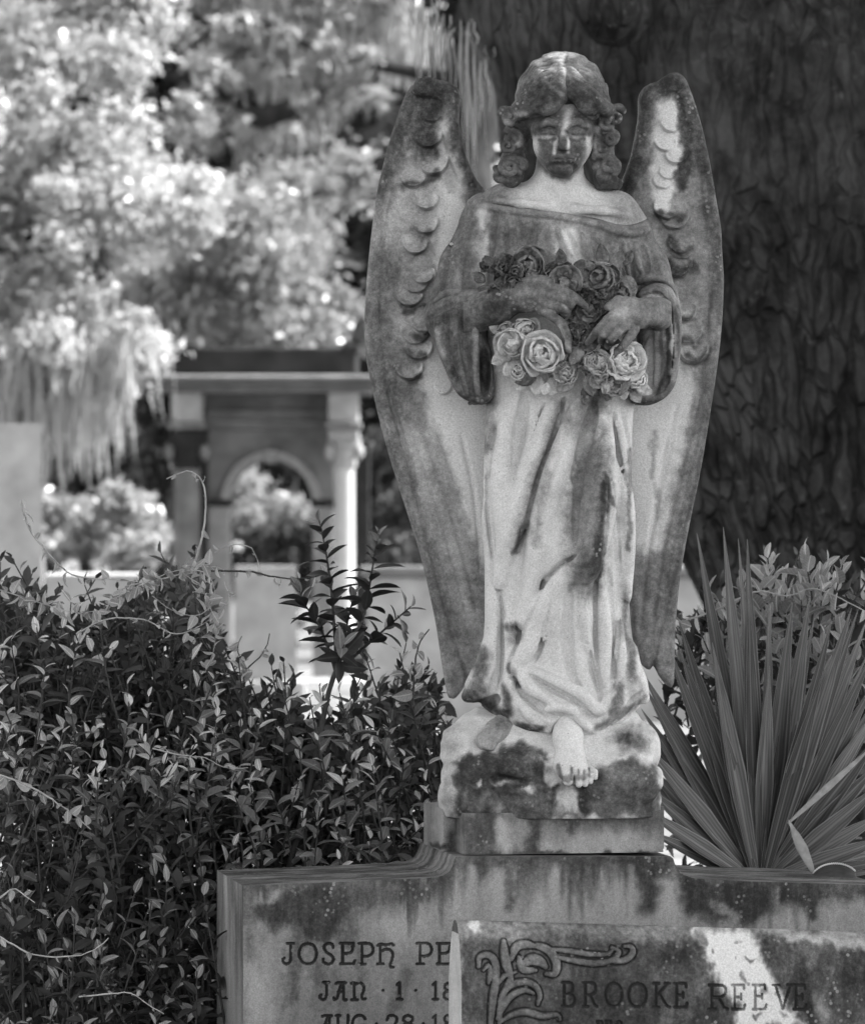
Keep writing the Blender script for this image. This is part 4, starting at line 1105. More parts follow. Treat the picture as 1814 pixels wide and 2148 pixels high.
GL = {  # engraved letters as strokes in a unit box, y downwards
 'J': [[(.72, 0), (.72, .72), (.6, .94), (.32, 1), (.1, .9), (.08, .76), (.2, .72)], [(.42, 0), (.98, 0)]],
 'O': [[(.5, 0), (.16, .12), (0, .5), (.16, .88), (.5, 1), (.84, .88), (1, .5), (.84, .12), (.5, 0)]],
 'S': [[(.86, .2), (.8, .05), (.5, 0), (.2, .08), (.14, .26), (.38, .45), (.74, .6), (.9, .78), (.7, .97), (.4, 1), (.08, .9), (.04, .76)]],
 'E': [[(.16, 0), (.16, 1)], [(0, 0), (.9, 0), (.92, .14)], [(0, 1), (.9, 1), (1, .84)], [(.16, .5), (.62, .47), (.84, .34), (.84, .14)]],
 'P': [[(.22, 0), (.22, 1)], [(0, 1), (.44, 1)], [(0, 0), (.66, 0), (.9, .12), (.98, .32), (.86, .52), (.6, .62), (.22, .62)]],
 'h': [[(.18, .06), (.18, 1)], [(0, 1), (.36, 1)], [(.02, .1), (.2, .03), (.5, .08), (.86, .02), (.96, .08)], [(.18, .42), (.5, .28), (.82, .34), (.94, .55), (.86, .84), (.78, 1.02), (.82, 1.16), (.96, 1.16)]],
 'A': [[(.04, .88), (.1, 1), (.26, .94), (.44, .5), (.62, .02)], [(.2, .06), (.34, .02), (.9, .02)], [(.72, .02), (.78, 1), (.98, 1)], [(.36, .54), (.75, .54)]],
 'n': [[(.04, .06), (.24, .02), (.26, 1)], [(.06, 1), (.46, 1)], [(.26, .16), (.56, .02), (.82, .12), (.88, .4), (.76, .74), (.8, .96), (.98, .94)]],
 '1': [[(.1, .14), (.55, 0), (.55, 1)], [(.12, 1), (.98, 1)]],
 '8': [[(.5, 0), (.18, .1), (.14, .3), (.5, .46), (.86, .3), (.82, .1), (.5, 0)], [(.5, .46), (.08, .6), (.06, .86), (.5, 1), (.94, .86), (.92, .6), (.5, .46)]],
 '2': [[(.08, .26), (.2, .05), (.5, 0), (.84, .12), (.86, .36), (.5, .7), (.04, .98), (.98, .98)]],
 'U': [[(.12, 0), (.16, .66), (.4, .98), (.7, .9), (.86, .5), (.88, 0)], [(0, .02), (.3, .02)]],
 'G': [[(.9, .2), (.74, .04), (.5, 0), (.18, .12), (.02, .5), (.18, .88), (.5, 1), (.82, .92), (.92, .6), (.56, .6)]],
 'B': [[(.16, 0), (.16, 1)], [(0, 0), (.6, 0), (.84, .1), (.84, .34), (.6, .47), (.16, .47)], [(.6, .47), (.94, .6), (.96, .84), (.7, 1), (0, 1)]],
 'R': [[(.16, 0), (.16, 1)], [(0, 1), (.34, 1)], [(0, 0), (.6, 0), (.86, .1), (.86, .36), (.6, .5), (.16, .5)], [(.5, .5), (.84, .96), (1, 1)]],
 'K': [[(.16, 0), (.16, 1)], [(0, 1), (.34, 1)], [(0, 0), (.34, 0)], [(.86, .02), (.16, .56)], [(.36, .42), (.84, .96), (1, 1)], [(.72, .0), (1, .0)]],
 'e': [[(.18, 0), (.18, 1)], [(0, 0), (.86, 0), (.88, .16)], [(0, 1), (.88, 1), (.96, .82)], [(.18, .48), (.66, .48)], [(.66, .38), (.66, .58)]],
 'V': [[(.14, 0), (.52, 1), (.9, 0)], [(0, 0), (.32, 0)], [(.74, 0), (1, 0)]],
 'D': [[(.16, 0), (.16, 1)], [(0, 0), (.6, 0), (.94, .25), (.94, .72), (.6, 1), (0, 1)]],
 'C': [[(.92, .22), (.76, .04), (.5, 0), (.18, .12), (.02, .5), (.18, .88), (.5, 1), (.8, .94), (.94, .8)]],
 '.': [[(.5, .5), (.52, .5)]],
}
def letter_strokes(rows):
    out = []
    for ch, x0, x1, y0, y1 in rows:
        for s_ in GL[ch]:
            q = np.array([(x0 + (x1 - x0) * a, y0 + (y1 - y0) * b) for a, b in s_])
            if len(q) > 3: q = catmull(q, 3.0)
            out.append(q)
    return out
Z7 = lambda x: 440 + x / 3.15
def row(s, spans, ya, yb):
    return [(c, Z7(a), Z7(b), 1760 + ya / 3.15, 1760 + yb / 3.15) for c, (a, b) in zip(s, spans)]
rows = row('JOSEPhPE', [(478, 556), (590, 706), (745, 826), (862, 958), (985, 1082), (1107, 1216), (1368, 1468), (1500, 1600)], 692, 828)
rows += row('JAn', [(722, 790), (815, 906), (930, 1030)], 950, 1065) + row('1', [(1232, 1272)], 950, 1062) + row('1', [(1470, 1508)], 950, 1062) + row('8', [(1545, 1600)], 955, 1065)
rows += row('..', [(1136, 1154), (1351, 1369)], 995, 1011)
rows += row('AUG', [(725, 815), (835, 925), (940, 1036)], 1168, 1282) + row('28', [(1165, 1245), (1270, 1350)], 1168, 1282) + row('1', [(1472, 1508)], 1168, 1282) + row('8', [(1545, 1600)], 1168, 1282) + row('..', [(1091, 1109), (1401, 1419)], 1215, 1231)
mx0, my0 = P(954, 1798, -0.235).x, -0.235
def mh(u, v): return plane_hit(u, v, mx0, my0, TURN)
prof = np.array([mh(*q) for q in [(510, 1859), (600, 1855), (750, 1849), (880, 1843), (912, 1841), (930, 1837), (942, 1829), (949, 1817), (953, 1804), (956, 1797), (1100, 1797), (1300, 1797), (1406, 1797), (1412, 1802), (1415, 1812), (1421, 1824), (1434, 1836), (1452, 1842), (1480, 1845), (1579, 1850), (1700, 1853), (1858, 1858)]])
xs_ = np.unique(np.concatenate([np.linspace(prof[0, 0], mh(560, 2000)[0], 26), np.arange(mh(560, 2000)[0], mh(962, 2000)[0], 0.00145), np.linspace(mh(962, 2000)[0], prof[-1, 0], 110), prof[:, 0]]))
ztop = np.interp(xs_, prof[:, 0], prof[:, 1])
zl0, zl1 = mh(700, 2172)[1], mh(700, 1972)[1]
zs_ = np.unique(np.concatenate([np.linspace(0.0, zl0, 10), np.arange(zl0, zl1, 0.00145), np.linspace(zl1, ztop.max(), 46)]))
XX, ZZ = np.meshgrid(xs_, zs_, indexing='ij')
ZZ = np.minimum(ZZ, ztop[:, None])
wx = mx0 + XX * math.cos(TURN); wy = my0 + XX * math.sin(TURN)
kk = 9000.0 / (9 + wy)
UU, VV = 907 + wx * kk, HOR - (ZZ - 1.6) * kk
dl = np.full(UU.shape, 99.0)
for q in letter_strokes(rows):
    lo, hi = q.min(0) - 6, q.max(0) + 6
    m_ = (UU > lo[0]) & (UU < hi[0]) & (VV > lo[1]) & (VV < hi[1])
    if m_.any():
        dl[m_] = np.minimum(dl[m_], seg_d(UU[m_], VV[m_], q)[0])
car = np.clip(1 - dl / 2.7, 0, 1) ** 0.6 * 0.0042
front = np.stack([wx - math.sin(TURN) * car, wy + math.cos(TURN) * car, ZZ], -1).reshape(-1, 3)
MZ = np.array((0, 0, 0.0))
mon_items = [
    (0.62, PG([(500, 1850), (960, 1835), (960, 1872), (880, 1890), (800, 1905), (700, 1920), (600, 1925), (500, 1940)], 16)), (0.92, E(690, 1890, 70, 34)), (0.88, PG([(540, 1905), (700, 1870), (740, 1900), (712, 1960), (640, 1985), (610, 1960), (560, 1930)], 12)),
    (0.3, E(560, 1880, 30, 12)), (0.75, E(880, 1868, 60, 20)), (0.6, L([(735, 1930), (735, 1980)], 16)), (0.62, L([(620, 1960), (618, 2030), (612, 2090)], 15)), (0.5, L([(520, 1950), (535, 2040)], 14)), (0.12, E(540, 2080, 40, 90)), (0.15, E(850, 1940, 70, 46)),
    (0.42, E(700, 2080, 60, 60)), (0.5, L([(855, 2040), (820, 2130)], 12)), (0.45, L([(603, 2070), (602, 2110)], 4)), (0.5, L([(760, 1990), (756, 2060)], 9)), (0.5, L([(660, 1990), (660, 2060)], 12)),
    (0.22, PG([(945, 1800), (1408, 1800), (1425, 1950), (935, 1950)], 10)), (0.82, PG([(975, 1795), (1415, 1795), (1415, 1812), (1380, 1830), (1330, 1812), (1240, 1818), (1150, 1812), (1110, 1826), (1060, 1818), (1000, 1812)], 7)), (0.66, L([(1072, 1800), (1070, 1900)], 9)), (0.8, L([(1340, 1800), (1366, 1870), (1360, 1900)], 16)), (0.92, E(1392, 1822, 34, 24)), (0.6, L([(1022, 1800), (1024, 1830)], 12)), (0.7, L([(1200, 1800), (1198, 1840)], 8)),
    (0.94, PG([(1420, 1835), (1560, 1848), (1830, 1856), (1830, 1885), (1700, 1892), (1630, 1890), (1610, 1925), (1560, 1942), (1500, 1935), (1440, 1910), (1426, 1870)], 10)), (0.8, L([(1600, 1850), (1800, 1860)], 12)), (0.25, L([(1622, 1862), (1622, 1890)], 7)), (0.2, E(1650, 1935, 50, 26)), (0.35, L([(1500, 1890), (1540, 1935)], 9)), (0.85, L([(1705, 1860), (1702, 1912)], 10)), (0.3, E(1780, 1925, 50, 30))]
tdn = (ztop[:, None] - ZZ)
Ld = 0.012 + 0.16 * np.clip(fbm2(UU + 500, VV * 0.02, 34, 81) - 0.42, 0, 1) * 2.2 + 0.02 * hash_noise(UU, VV * 0.02, 7, 82)
drip = np.clip(1.15 - tdn / Ld, 0, 1) ** 0.7 * (0.55 + 0.45 * hash_noise(UU, VV * 0.05, 12, 83))
fst = np.maximum(stain_uv(mon_items, 0.32)(front), 0.9 * drip.ravel()) + np.where(dl.ravel() < 3.2, 0.62, 0.0)
nX, nZ = UU.shape
i = np.arange(nX - 1)[:, None]; j = np.arange(nZ - 1)[None, :]
k = (i * nZ + j).ravel()
ff = np.stack([k, k + nZ, k + nZ + 1, k + 1], 1)
parts_v, parts_f, parts_s = [front], [ff], [fst]
base_n = len(front)
# top and ends: the profile pushed back through the depth
DEP = 0.40
nd = 34
tv = np.linspace(0, DEP, nd)
segs = [np.column_stack([np.full(40, xs_[0]), np.linspace(0, ztop[0], 40)]), np.column_stack([xs_, ztop]), np.column_stack([np.full(10, xs_[-1]), np.linspace(ztop[-1], 0, 10)])]
W2, side_f, top_st, oo = [], [], [], base_n
for si, pp in enumerate(segs):
    X2, T2 = np.meshgrid(pp[:, 0], tv, indexing='ij'); Z2 = np.repeat(pp[:, 1][:, None], nd, 1)
    W2.append(np.stack([mx0 + X2 * math.cos(TURN) - T2 * math.sin(TURN), my0 + X2 * math.sin(TURN) + T2 * math.cos(TURN), Z2], -1).reshape(-1, 3))
    i = np.arange(len(pp) - 1)[:, None]; j = np.arange(nd - 1)[None, :]
    k = (i * nd + j).ravel()
    side_f.append(np.stack([k, k + nd, k + nd + 1, k + 1], 1) + oo); oo += len(pp) * nd
    if si == 1:       # weather lines run along the stone
        sn = 0.5 * hash_noise((X2 * 1000).ravel() * 0.25, (T2 * 1000).ravel(), 18, 22) + 0.5 * fbm2((X2 * 1000).ravel() * 0.5, (T2 * 1000).ravel(), 40, 24)
        top_st.append(0.40 + 0.45 * sstep(0.3, 0.75, sn))
    else:
        zz_ = Z2.ravel() / ztop[0]
        top_st.append(0.14 + 0.6 * sstep(0.2, 0.8, fbm2((T2 * 1000).ravel(), (Z2 * 300).ravel(), 110, 25)) * sstep(0.6, 1.0, zz_) + 0.3 * sstep(0.07, 0.0, T2.ravel()) * sstep(0.4, 0.9, zz_))
W2 = np.vstack(W2); side_f = np.vstack(side_f); top_st = np.concatenate(top_st)
bk = np.stack([mx0 + xs_ * math.cos(TURN) - DEP * math.sin(TURN), my0 + xs_ * math.sin(TURN) + DEP * math.cos(TURN)], -1)
back = np.vstack([np.column_stack([bk, np.zeros(len(xs_))]), np.column_stack([bk, ztop])])
k = np.arange(len(xs_) - 1)
back_f = np.stack([k, k + len(xs_), k + len(xs_) + 1, k + 1], 1) + base_n + len(W2)
V = np.vstack([front, W2, back]); Fq = np.vstack([ff, side_f, back_f]); S_ = np.concatenate([fst, top_st, np.full(len(back), 0.4)])
mon_c = np.array((mx0 + 0.2, my0 + 0.3, 0.0))
me = mesh_np('grave_monument', V - mon_c, Fq, True, {'stain': S_})
monument = obj('grave_monument', me, VSTONE, None, mon_c)
tag(monument, 'wide streaked marble grave monument engraved JOSEPH, carrying the angel on its raised middle', 'gravestone')

# ------------------------------------------------------------------ the darker headstone in front, engraved BROOKE REEVE
BY, BTH = -0.80, R(11)
bx0 = P(968, 1940, BY).x
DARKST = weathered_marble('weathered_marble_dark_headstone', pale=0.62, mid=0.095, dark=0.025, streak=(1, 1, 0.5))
def bh(u, v): return plane_hit(u, v, bx0, BY, BTH)
Z8 = lambda x, y: (920 + x / 1.973, 1760 + y / 1.973)
SLP = math.tan(R(-2.6))
ztl = bh(954, 1937)[1]
XB0, XB1 = 0.0, 0.98
T_ = 0.125
xs_ = np.unique(np.concatenate([np.arange(0, 0.82, 0.0016), np.linspace(0.82, XB1, 20)]))
zb = bh(1000, 2190)[1]
tt = np.concatenate([np.linspace(0, 1, 150)[:-1] ** 1.25 * 0.27, np.linspace(0.27, 0.9, 12)])      # distance below the ridge
XX, TT = np.meshgrid(xs_, tt, indexing='ij')
ridge = ztl + XX * SLP + 0.002 * (hash_noise(XX * 1000, XX * 0, 30, 31) - 0.5)
ZZ = np.maximum(ridge - TT, 0.0)
half = T_ / 2 * np.clip(TT / 0.115, 0, 1) ** 0.42
mid_y = T_ / 2
def bw_(X, Yl, Z):
    return np.stack([bx0 + X * math.cos(BTH) - Yl * math.sin(BTH), BY + X * math.sin(BTH) + Yl * math.cos(BTH), Z], -1)
Fr0 = bw_(XX, mid_y - half, ZZ)
UU, VV = uv_of(Fr0.reshape(-1, 3)); UU = UU.reshape(XX.shape); VV = VV.reshape(XX.shape)
L8 = []
for ch, a, b in zip('BROOKE', [510, 598, 690, 785, 888, 975], [562, 655, 758, 860, 955, 1030]):
    L8.append(({'E': 'e'}.get(ch, ch), Z8(a, 0)[0], Z8(b, 0)[0], Z8(0, 596)[1] + (a - 510) * 0.004, Z8(0, 694)[1] + (a - 510) * 0.004))
for ch, a, b in zip('REEVE', [1118, 1215, 1300, 1382, 1468], [1196, 1270, 1358, 1462, 1522]):
    L8.append(({'E': 'e'}.get(ch, ch), Z8(a, 0)[0], Z8(b, 0)[0], Z8(0, 606)[1], Z8(0, 706)[1]))
for ch, a, b in zip('DEC', [655, 690, 730], [683, 715, 762]):
    L8.append(({'E': 'e'}.get(ch, ch), Z8(a, 0)[0], Z8(b, 0)[0], Z8(0, 757)[1], Z8(0, 850)[1]))
dl = np.full(UU.shape, 99.0)
for q in letter_strokes(L8):
    lo, hi = q.min(0) - 6, q.max(0) + 6
    m_ = (UU > lo[0]) & (UU < hi[0]) & (VV > lo[1]) & (VV < hi[1])
    if m_.any(): dl[m_] = np.minimum(dl[m_], seg_d(UU[m_], VV[m_], q)[0])
car = np.clip(1 - dl / 2.6, 0, 1) ** 0.6 * 0.004
# carved iris with scrolling leaf: raised bands inside a cut outline
rel = np.zeros(UU.shape); outl = np.zeros(UU.shape)
bands = [([(165, 530), (170, 490), (205, 482), (232, 510), (236, 580), (224, 670), (212, 790)], 15, 5), ([(185, 545), (205, 525), (212, 560), (205, 600)], 9, 8), ([(268, 425), (272, 470), (280, 520), (300, 580)], 17, 5), ([(300, 500), (320, 450), (360, 438), (400, 446)], 16, 5), ([(380, 440), (430, 450), (468, 476), (488, 520), (478, 560), (445, 560)], 16, 5), ([(350, 520), (385, 500), (420, 510), (440, 530)], 20, 7), ([(330, 490), (350, 540), (400, 545)], 14, 6),
         ([(450, 456), (540, 466), (640, 480), (700, 476), (726, 452)], 10, 5), ([(480, 490), (560, 505), (650, 516), (720, 500), (745, 468), (716, 450)], 12, 6), ([(700, 510), (770, 502), (802, 474), (795, 448), (768, 446)], 12, 6),
         ([(245, 720), (262, 650), (300, 606), (360, 594), (400, 612), (418, 650), (410, 685)], 13, 5), ([(240, 745), (290, 660), (350, 628), (390, 640)], 13, 6), ([(255, 760), (300, 730), (360, 718), (430, 735), (490, 730), (500, 750)], 13, 5), ([(250, 600), (270, 570), (320, 552)], 10, 4), ([(300, 560), (270, 640), (255, 700), (250, 790)], 12, 4)]
for pts, wd, hi_ in bands:
    q = catmull([Z8(*a) for a in pts], 4)
    wd = wd / 1.973
    lo, hi = q.min(0) - 16, q.max(0) + 16
    m_ = (UU > lo[0]) & (UU < hi[0]) & (VV > lo[1]) & (VV < hi[1])
    if not m_.any(): continue
    d, t = seg_d(UU[m_], VV[m_], q)
    ww = wd * (0.45 + 0.75 * np.sin(np.clip(t, 0.02, 0.98) * math.pi) ** 0.6)
    rel[m_] = np.maximum(rel[m_], hi_ * 0.001 * np.sqrt(np.clip(1 - (d / ww) ** 2, 0, 1)) + 0.0)
    outl[m_] = np.maximum(outl[m_], np.exp(-((d - ww - 1.2) / 1.5) ** 2))
outl = outl * (rel < 0.0022)
cut = car + outl * 0.003 - rel
Fr = bw_(XX, mid_y - half + np.where(TT > 0.004, cut, 0), ZZ).reshape(-1, 3)
Bk = bw_(XX, mid_y + half, ZZ).reshape(-1, 3)
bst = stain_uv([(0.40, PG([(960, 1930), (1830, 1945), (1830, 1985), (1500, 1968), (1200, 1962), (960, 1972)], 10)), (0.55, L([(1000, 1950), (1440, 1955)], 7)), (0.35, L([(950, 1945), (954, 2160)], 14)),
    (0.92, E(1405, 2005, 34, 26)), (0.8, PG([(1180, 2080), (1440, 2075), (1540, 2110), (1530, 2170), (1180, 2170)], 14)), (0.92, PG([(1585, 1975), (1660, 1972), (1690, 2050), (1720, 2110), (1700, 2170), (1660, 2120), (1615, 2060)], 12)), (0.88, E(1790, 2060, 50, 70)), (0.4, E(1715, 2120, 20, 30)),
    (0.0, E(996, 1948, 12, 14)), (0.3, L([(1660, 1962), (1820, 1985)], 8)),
    (-0.12, PG([(1462, 1958), (1520, 1955), (1574, 1955), (1588, 1990), (1596, 2030), (1619, 2064), (1650, 2105), (1672, 2135), (1684, 2160), (1556, 2165), (1550, 2130), (1552, 2105), (1520, 2075), (1490, 2040), (1476, 1995)], 11)), (0.4, E(1474, 1972, 14, 16)), (0.45, E(1604, 2090, 16, 12)), (0.5, E(1560, 2052, 8, 14)), (0.5, E(1500, 2000, 6, 9)), (0.6, E(1536, 2010, 4, 6)), (0.5, E(1570, 2010, 10, 5)), (0.4, E(1640, 2130, 10, 10)), (0.5, E(1590, 2130, 7, 9)), (0.35, E(1550, 1975, 8, 6))], 0.74, 8)(Fr)  # the pale streak is a sun fleck painted into the stone colour
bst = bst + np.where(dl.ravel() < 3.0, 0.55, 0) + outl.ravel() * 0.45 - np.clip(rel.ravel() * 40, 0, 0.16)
nX, nZ = XX.shape
i = np.arange(nX - 1)[:, None]; j = np.arange(nZ - 1)[None, :]
k = (i * nZ + j).ravel()
ff = np.stack([k, k + 1, k + nZ + 1, k + nZ], 1)
n1 = len(Fr)
bi = np.linspace(0, nX - 1, 24).astype(int); bj = np.linspace(0, nZ - 1, 30).astype(int)     # plain rear face, coarser
Bk = Bk.reshape(nX, nZ, 3)
Bc = Bk[np.ix_(bi, bj)].reshape(-1, 3)
i = np.arange(23)[:, None]; j = np.arange(29)[None, :]
kb = (i * 30 + j).ravel()
fb_ = np.stack([kb, kb + 30, kb + 31, kb + 1], 1) + n1
FrG = Fr.reshape(nX, nZ, 3)
ej = np.arange(nZ - 1)
endv = np.vstack([FrG[0], Bk[0], FrG[-1], Bk[-1]])
o1 = n1 + len(Bc)
en = np.vstack([np.stack([ej, ej + nZ, ej + 1 + nZ, ej + 1], 1) + o1, np.stack([ej, ej + 1, ej + 1 + nZ, ej + nZ], 1) + o1 + 2 * nZ])
V = np.vstack([Fr, Bc, endv])
Fq = np.vstack([ff, fb_, en])
es = 0.16 + 0.5 * (VV[0] < 1960)
S_ = np.concatenate([bst, np.full(len(Bc), 0.5), es, es, es, es])
b_c = np.array((bx0 + 0.45, BY + 0.1, 0.0))
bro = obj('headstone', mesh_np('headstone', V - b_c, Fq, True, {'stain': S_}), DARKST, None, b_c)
tag(bro, 'dark mottled headstone engraved BROOKE REEVE with a carved iris and one painted white sun streak', 'gravestone')
# ------------------------------------------------------------------ ground
def simple(name, c, rough=0.8, nscale=0, amp=0.0, spec=0.2, bump=0.0, bscale=30, stretch=(1, 1, 1)):
    m = NT(name)
    if nscale:
        n = m.noise(m.coord(stretch), nscale, 5, 0.6)
        m.col(m.ramp(n, 0.3, 0.7, c * (1 - amp), c * (1 + amp), False))
    else:
        m.col(c)
    if bump:
        m.bump(m.noise(m.coord(stretch), bscale, 5, 0.65), bump, 0.02)
    m.rough(rough)
    m.p.inputs['Specular IOR Level'].default_value = spec
    return m.m
GROUND = simple('dry_grass_ground', 0.12, 0.95, 1.7, 0.45, 0.05, 0.6, 8)
gv, gf = [], []
me = bpy.data.meshes.new('ground')
bm = bmesh.new()
bmesh.ops.create_grid(bm, x_segments=90, y_segments=90, size=300)
for q in bm.verts:
    dd = math.hypot(q.co.x, q.co.y)
    q.co.z = -0.02 + 0.10 * math.sin(q.co.x * 0.11) * math.sin(q.co.y * 0.08) * min(1, dd / 40)
bm.to_mesh(me); bm.free()
tag(obj('ground', me, GROUND), kind='structure')

# ------------------------------------------------------------------ blurred tombs behind
GSTONE = simple('grey_tomb_stone', 0.14, 0.85, 3.0, 0.35, 0.15, 0.5, 14)
PSTONE = simple('pale_tomb_stone', 0.30, 0.85, 4.0, 0.22, 0.15, 0.4, 14)
DSTONE = simple('blackened_tomb_stone', 0.025, 0.9, 3.0, 0.4, 0.1, 0.5, 14)
WSTONE = simple('sunlit_tone_stone', 0.42, 0.7, 3.0, 0.1, 0.2)  # pale tone carries the sunlight on the right column and ledger
def bb(name, parent, u0, u1, v0, v1, y, dep, mat, bev=0.01):
    """block whose front face covers the pixels u0..u1, v0..v1 at depth y"""
    a, b = P(u0, v1, y), P(u1, v0, y)
    bm = bmesh.new()
    o_ = parent.location if parent else Vector((0, 0, 0))
    box_bm(bm, a.x - o_.x, b.x - o_.x, y - o_.y, y + dep - o_.y, a.z - o_.z, b.z - o_.z, bev)
    return obj(name, bm_mesh(name, bm), mat, parent)
def lathe(name, parent, uc, y, prof_, mat, ns=24, flute=0):
    """turned piece: prof_ = [(half width px, v)] at pixel column uc"""
    o_ = parent.location
    V, F_ = [], []
    for hw, v in prof_:
        c = P(uc, v, y); r = hw * 0.001 * (9 + y) / 9
        for k in range(ns):
            a = 2 * math.pi * k / ns
            V.append((c.x + r * math.cos(a) - o_.x, y + r * math.sin(a) - o_.y, c.z - o_.z))
    for i in range(len(prof_) - 1):
        for k in range(ns):
            k2 = (k + 1) % ns
            F_.append((i * ns + k, (i + 1) * ns + k, (i + 1) * ns + k2, i * ns + k2))
    return obj(name, mesh_np(name, V, F_, True), mat, parent)

YA = 36.0
arch = empty('arch_tomb', P(560, 1440, YA + 0.5) * 1.0); arch.location.z = 0
tag(arch, 'tall blurred classical tomb with round arch, columns and dark attic behind the bushes', 'tomb')
# wall with a real arched opening
cu, cvs, ra = 568, 1057, 88
y0, y1 = YA + 0.45, YA + 1.1
bm = bmesh.new()
def prism(quad):
    f_ = [bm.verts.new(P(u, v, y0) - arch.location) for u, v in quad]
    k_ = [bm.verts.new(q.co + Vector((0, y1 - y0, 0))) for q in f_]
    bm.faces.new(f_); bm.faces.new(k_[::-1])
    for i in range(4):
        bm.faces.new((f_[i], k_[i], k_[(i + 1) % 4], f_[(i + 1) % 4]))
prism([(432, 1428), (cu - ra, 1428), (cu - ra, cvs), (432, cvs)]); prism([(cu + ra, 1428), (700, 1428), (700, cvs), (cu + ra, cvs)])
prism([(432, cvs), (cu - ra, cvs), (cu - ra, 822), (432, 822)]); prism([(cu + ra, cvs), (700, cvs), (700, 822), (cu + ra, 822)])
aa = [(cu + ra * math.cos(t), cvs - ra * 1.06 * math.sin(t)) for t in np.linspace(math.pi, 0, 25)]
for (ua, va), (ub, vb) in zip(aa[:-1], aa[1:]):
    prism([(ua, va), (ub, vb), (ub, 822), (ua, 822)])
bmesh.ops.remove_doubles(bm, verts=bm.verts, dist=0.0005)
obj('arch_wall', bm_mesh('arch_wall', bm), GSTONE, arch)
def ring(name, r0_, r1_, dy, mat):
    bm = bmesh.new()
    tt = np.linspace(0, math.pi, 25)
    rows_ = []
    for yy in (YA + 0.45 - dy, YA + 0.5):
        for r_ in (r0_, r1_):
            rows_.append([bm.verts.new(P(cu + r_ * math.cos(t), cvs - r_ * 1.06 * math.sin(t), YA + 0.45) * 1.0 - arch.location + Vector((0, yy - YA - 0.45, 0))) for t in tt])
    a0, a1, b0, b1 = rows_
    for i in range(24):
        for p_, q_ in ((a0, a1), (a1, b1), (b1, b0), (b0, a0)):
            bm.faces.new((p_[i], p_[i + 1], q_[i + 1], q_[i]))
    return obj(name, bm_mesh(name, bm), mat, arch)
MSTONE = simple('mid_tomb_stone', 0.22, 0.85, 5.0, 0.3, 0.15, 0.4, 14)
ring('archivolt', ra - 1, ra + 17, 0.07, MSTONE)
bb('pier', arch, 436, 480, 1062, 1428, YA + 0.40, 0.3, MSTONE, 0.01)
bb('pier', arch, 656, 698, 1062, 1428, YA + 0.40, 0.3, MSTONE, 0.01)
bb('keystone', arch, 556, 580, 944, 972, YA + 0.34, 0.3, MSTONE, 0.01)
bb('attic', arch, 362, 748, 728, 786, YA - 0.1, 1.3, DSTONE, 0.03)
bb('attic_corner', arch, 358, 412, 722, 740, YA - 0.13, 1.36, DSTONE, 0.02)
bb('attic_corner', arch, 718, 752, 722, 740, YA - 0.13, 1.36, DSTONE, 0.02)
bb('cornice', arch, 300, 800, 794, 806, YA - 0.33, 1.8, GSTONE, 0.02)
bb('cornice_lit_edge', arch, 294, 806, 786, 793, YA - 0.42, 1.95, PSTONE, 0.015)  # added pale strip stands in for the cornice's sunlit top edge
bb('cornice_moulding', arch, 322, 780, 806, 822, YA - 0.2, 1.5, GSTONE, 0.02)
bb('frieze', arch, 432, 700, 860, 900, YA + 0.38, 0.3, GSTONE, 0.01)
bb('architrave', arch, 428, 704, 882, 892, YA + 0.33, 0.3, GSTONE, 0.01)
bb('impost', arch, 428, 484, 1046, 1062, YA + 0.38, 0.6, DSTONE, 0.01)
bb('impost', arch, 652, 706, 1046, 1062, YA + 0.38, 0.6, DSTONE, 0.01)
for (c0, w0, wm, wcap) in ((392, 27, GSTONE, GSTONE), (722, 21, WSTONE, PSTONE)):  # left column coloured dark as unlit, right one pale as sunlit
    bb('entablature_block', arch, c0 - 34, c0 + 30, 822, 886, YA - 0.12, 0.55, PSTONE, 0.02)
    bb('entablature_band', arch, c0 - 42, c0 + 36, 886, 900, YA - 0.18, 0.6, GSTONE, 0.02)
    bb('entablature_band', arch, c0 - 34, c0 + 30, 900, 922, YA - 0.12, 0.55, DSTONE if c0 < 500 else PSTONE, 0.02)
    lathe('capital', arch, c0, YA + 0.1, [(w0 + 14, 922), (w0 + 14, 932), (w0 + 6, 940), (w0 + 12, 950), (w0 + 4, 966), (w0 + 6, 976), (w0, 984)], DSTONE if c0 < 500 else PSTONE)
    for s_ in (-1, 1):
        lathe('volute', arch, c0 + s_ * (w0 + 10), YA - 0.02, [(2, 932), (9, 938), (11, 950), (8, 960), (2, 966)], wcap, 10)
    lathe('column', arch, c0, YA + 0.1, [(w0, 984), (w0 * 1.02, 1100), (w0 * 1.06, 1250), (w0 * 1.1, 1395)], wm)
    lathe('column_base', arch, c0, YA + 0.1, [(w0 * 1.1, 1395), (w0 * 1.4, 1400), (w0 * 1.4, 1410), (w0 * 1.25, 1414), (w0 * 1.5, 1420), (w0 * 1.5, 1432)], PSTONE)
bb('gap_shade_block', arch, 419, 433, 900, 1428, YA + 0.1, 0.9, DSTONE, 0.005)  # added dark strip for the shadowed gap, keeps sun off the column
bb('step', arch, 340, 800, 1428, 1444, YA - 0.6, 2.2, PSTONE, 0.02)
bb('pilaster', arch, 744, 774, 930, 1428, YA + 0.6, 0.5, DSTONE, 0.01)

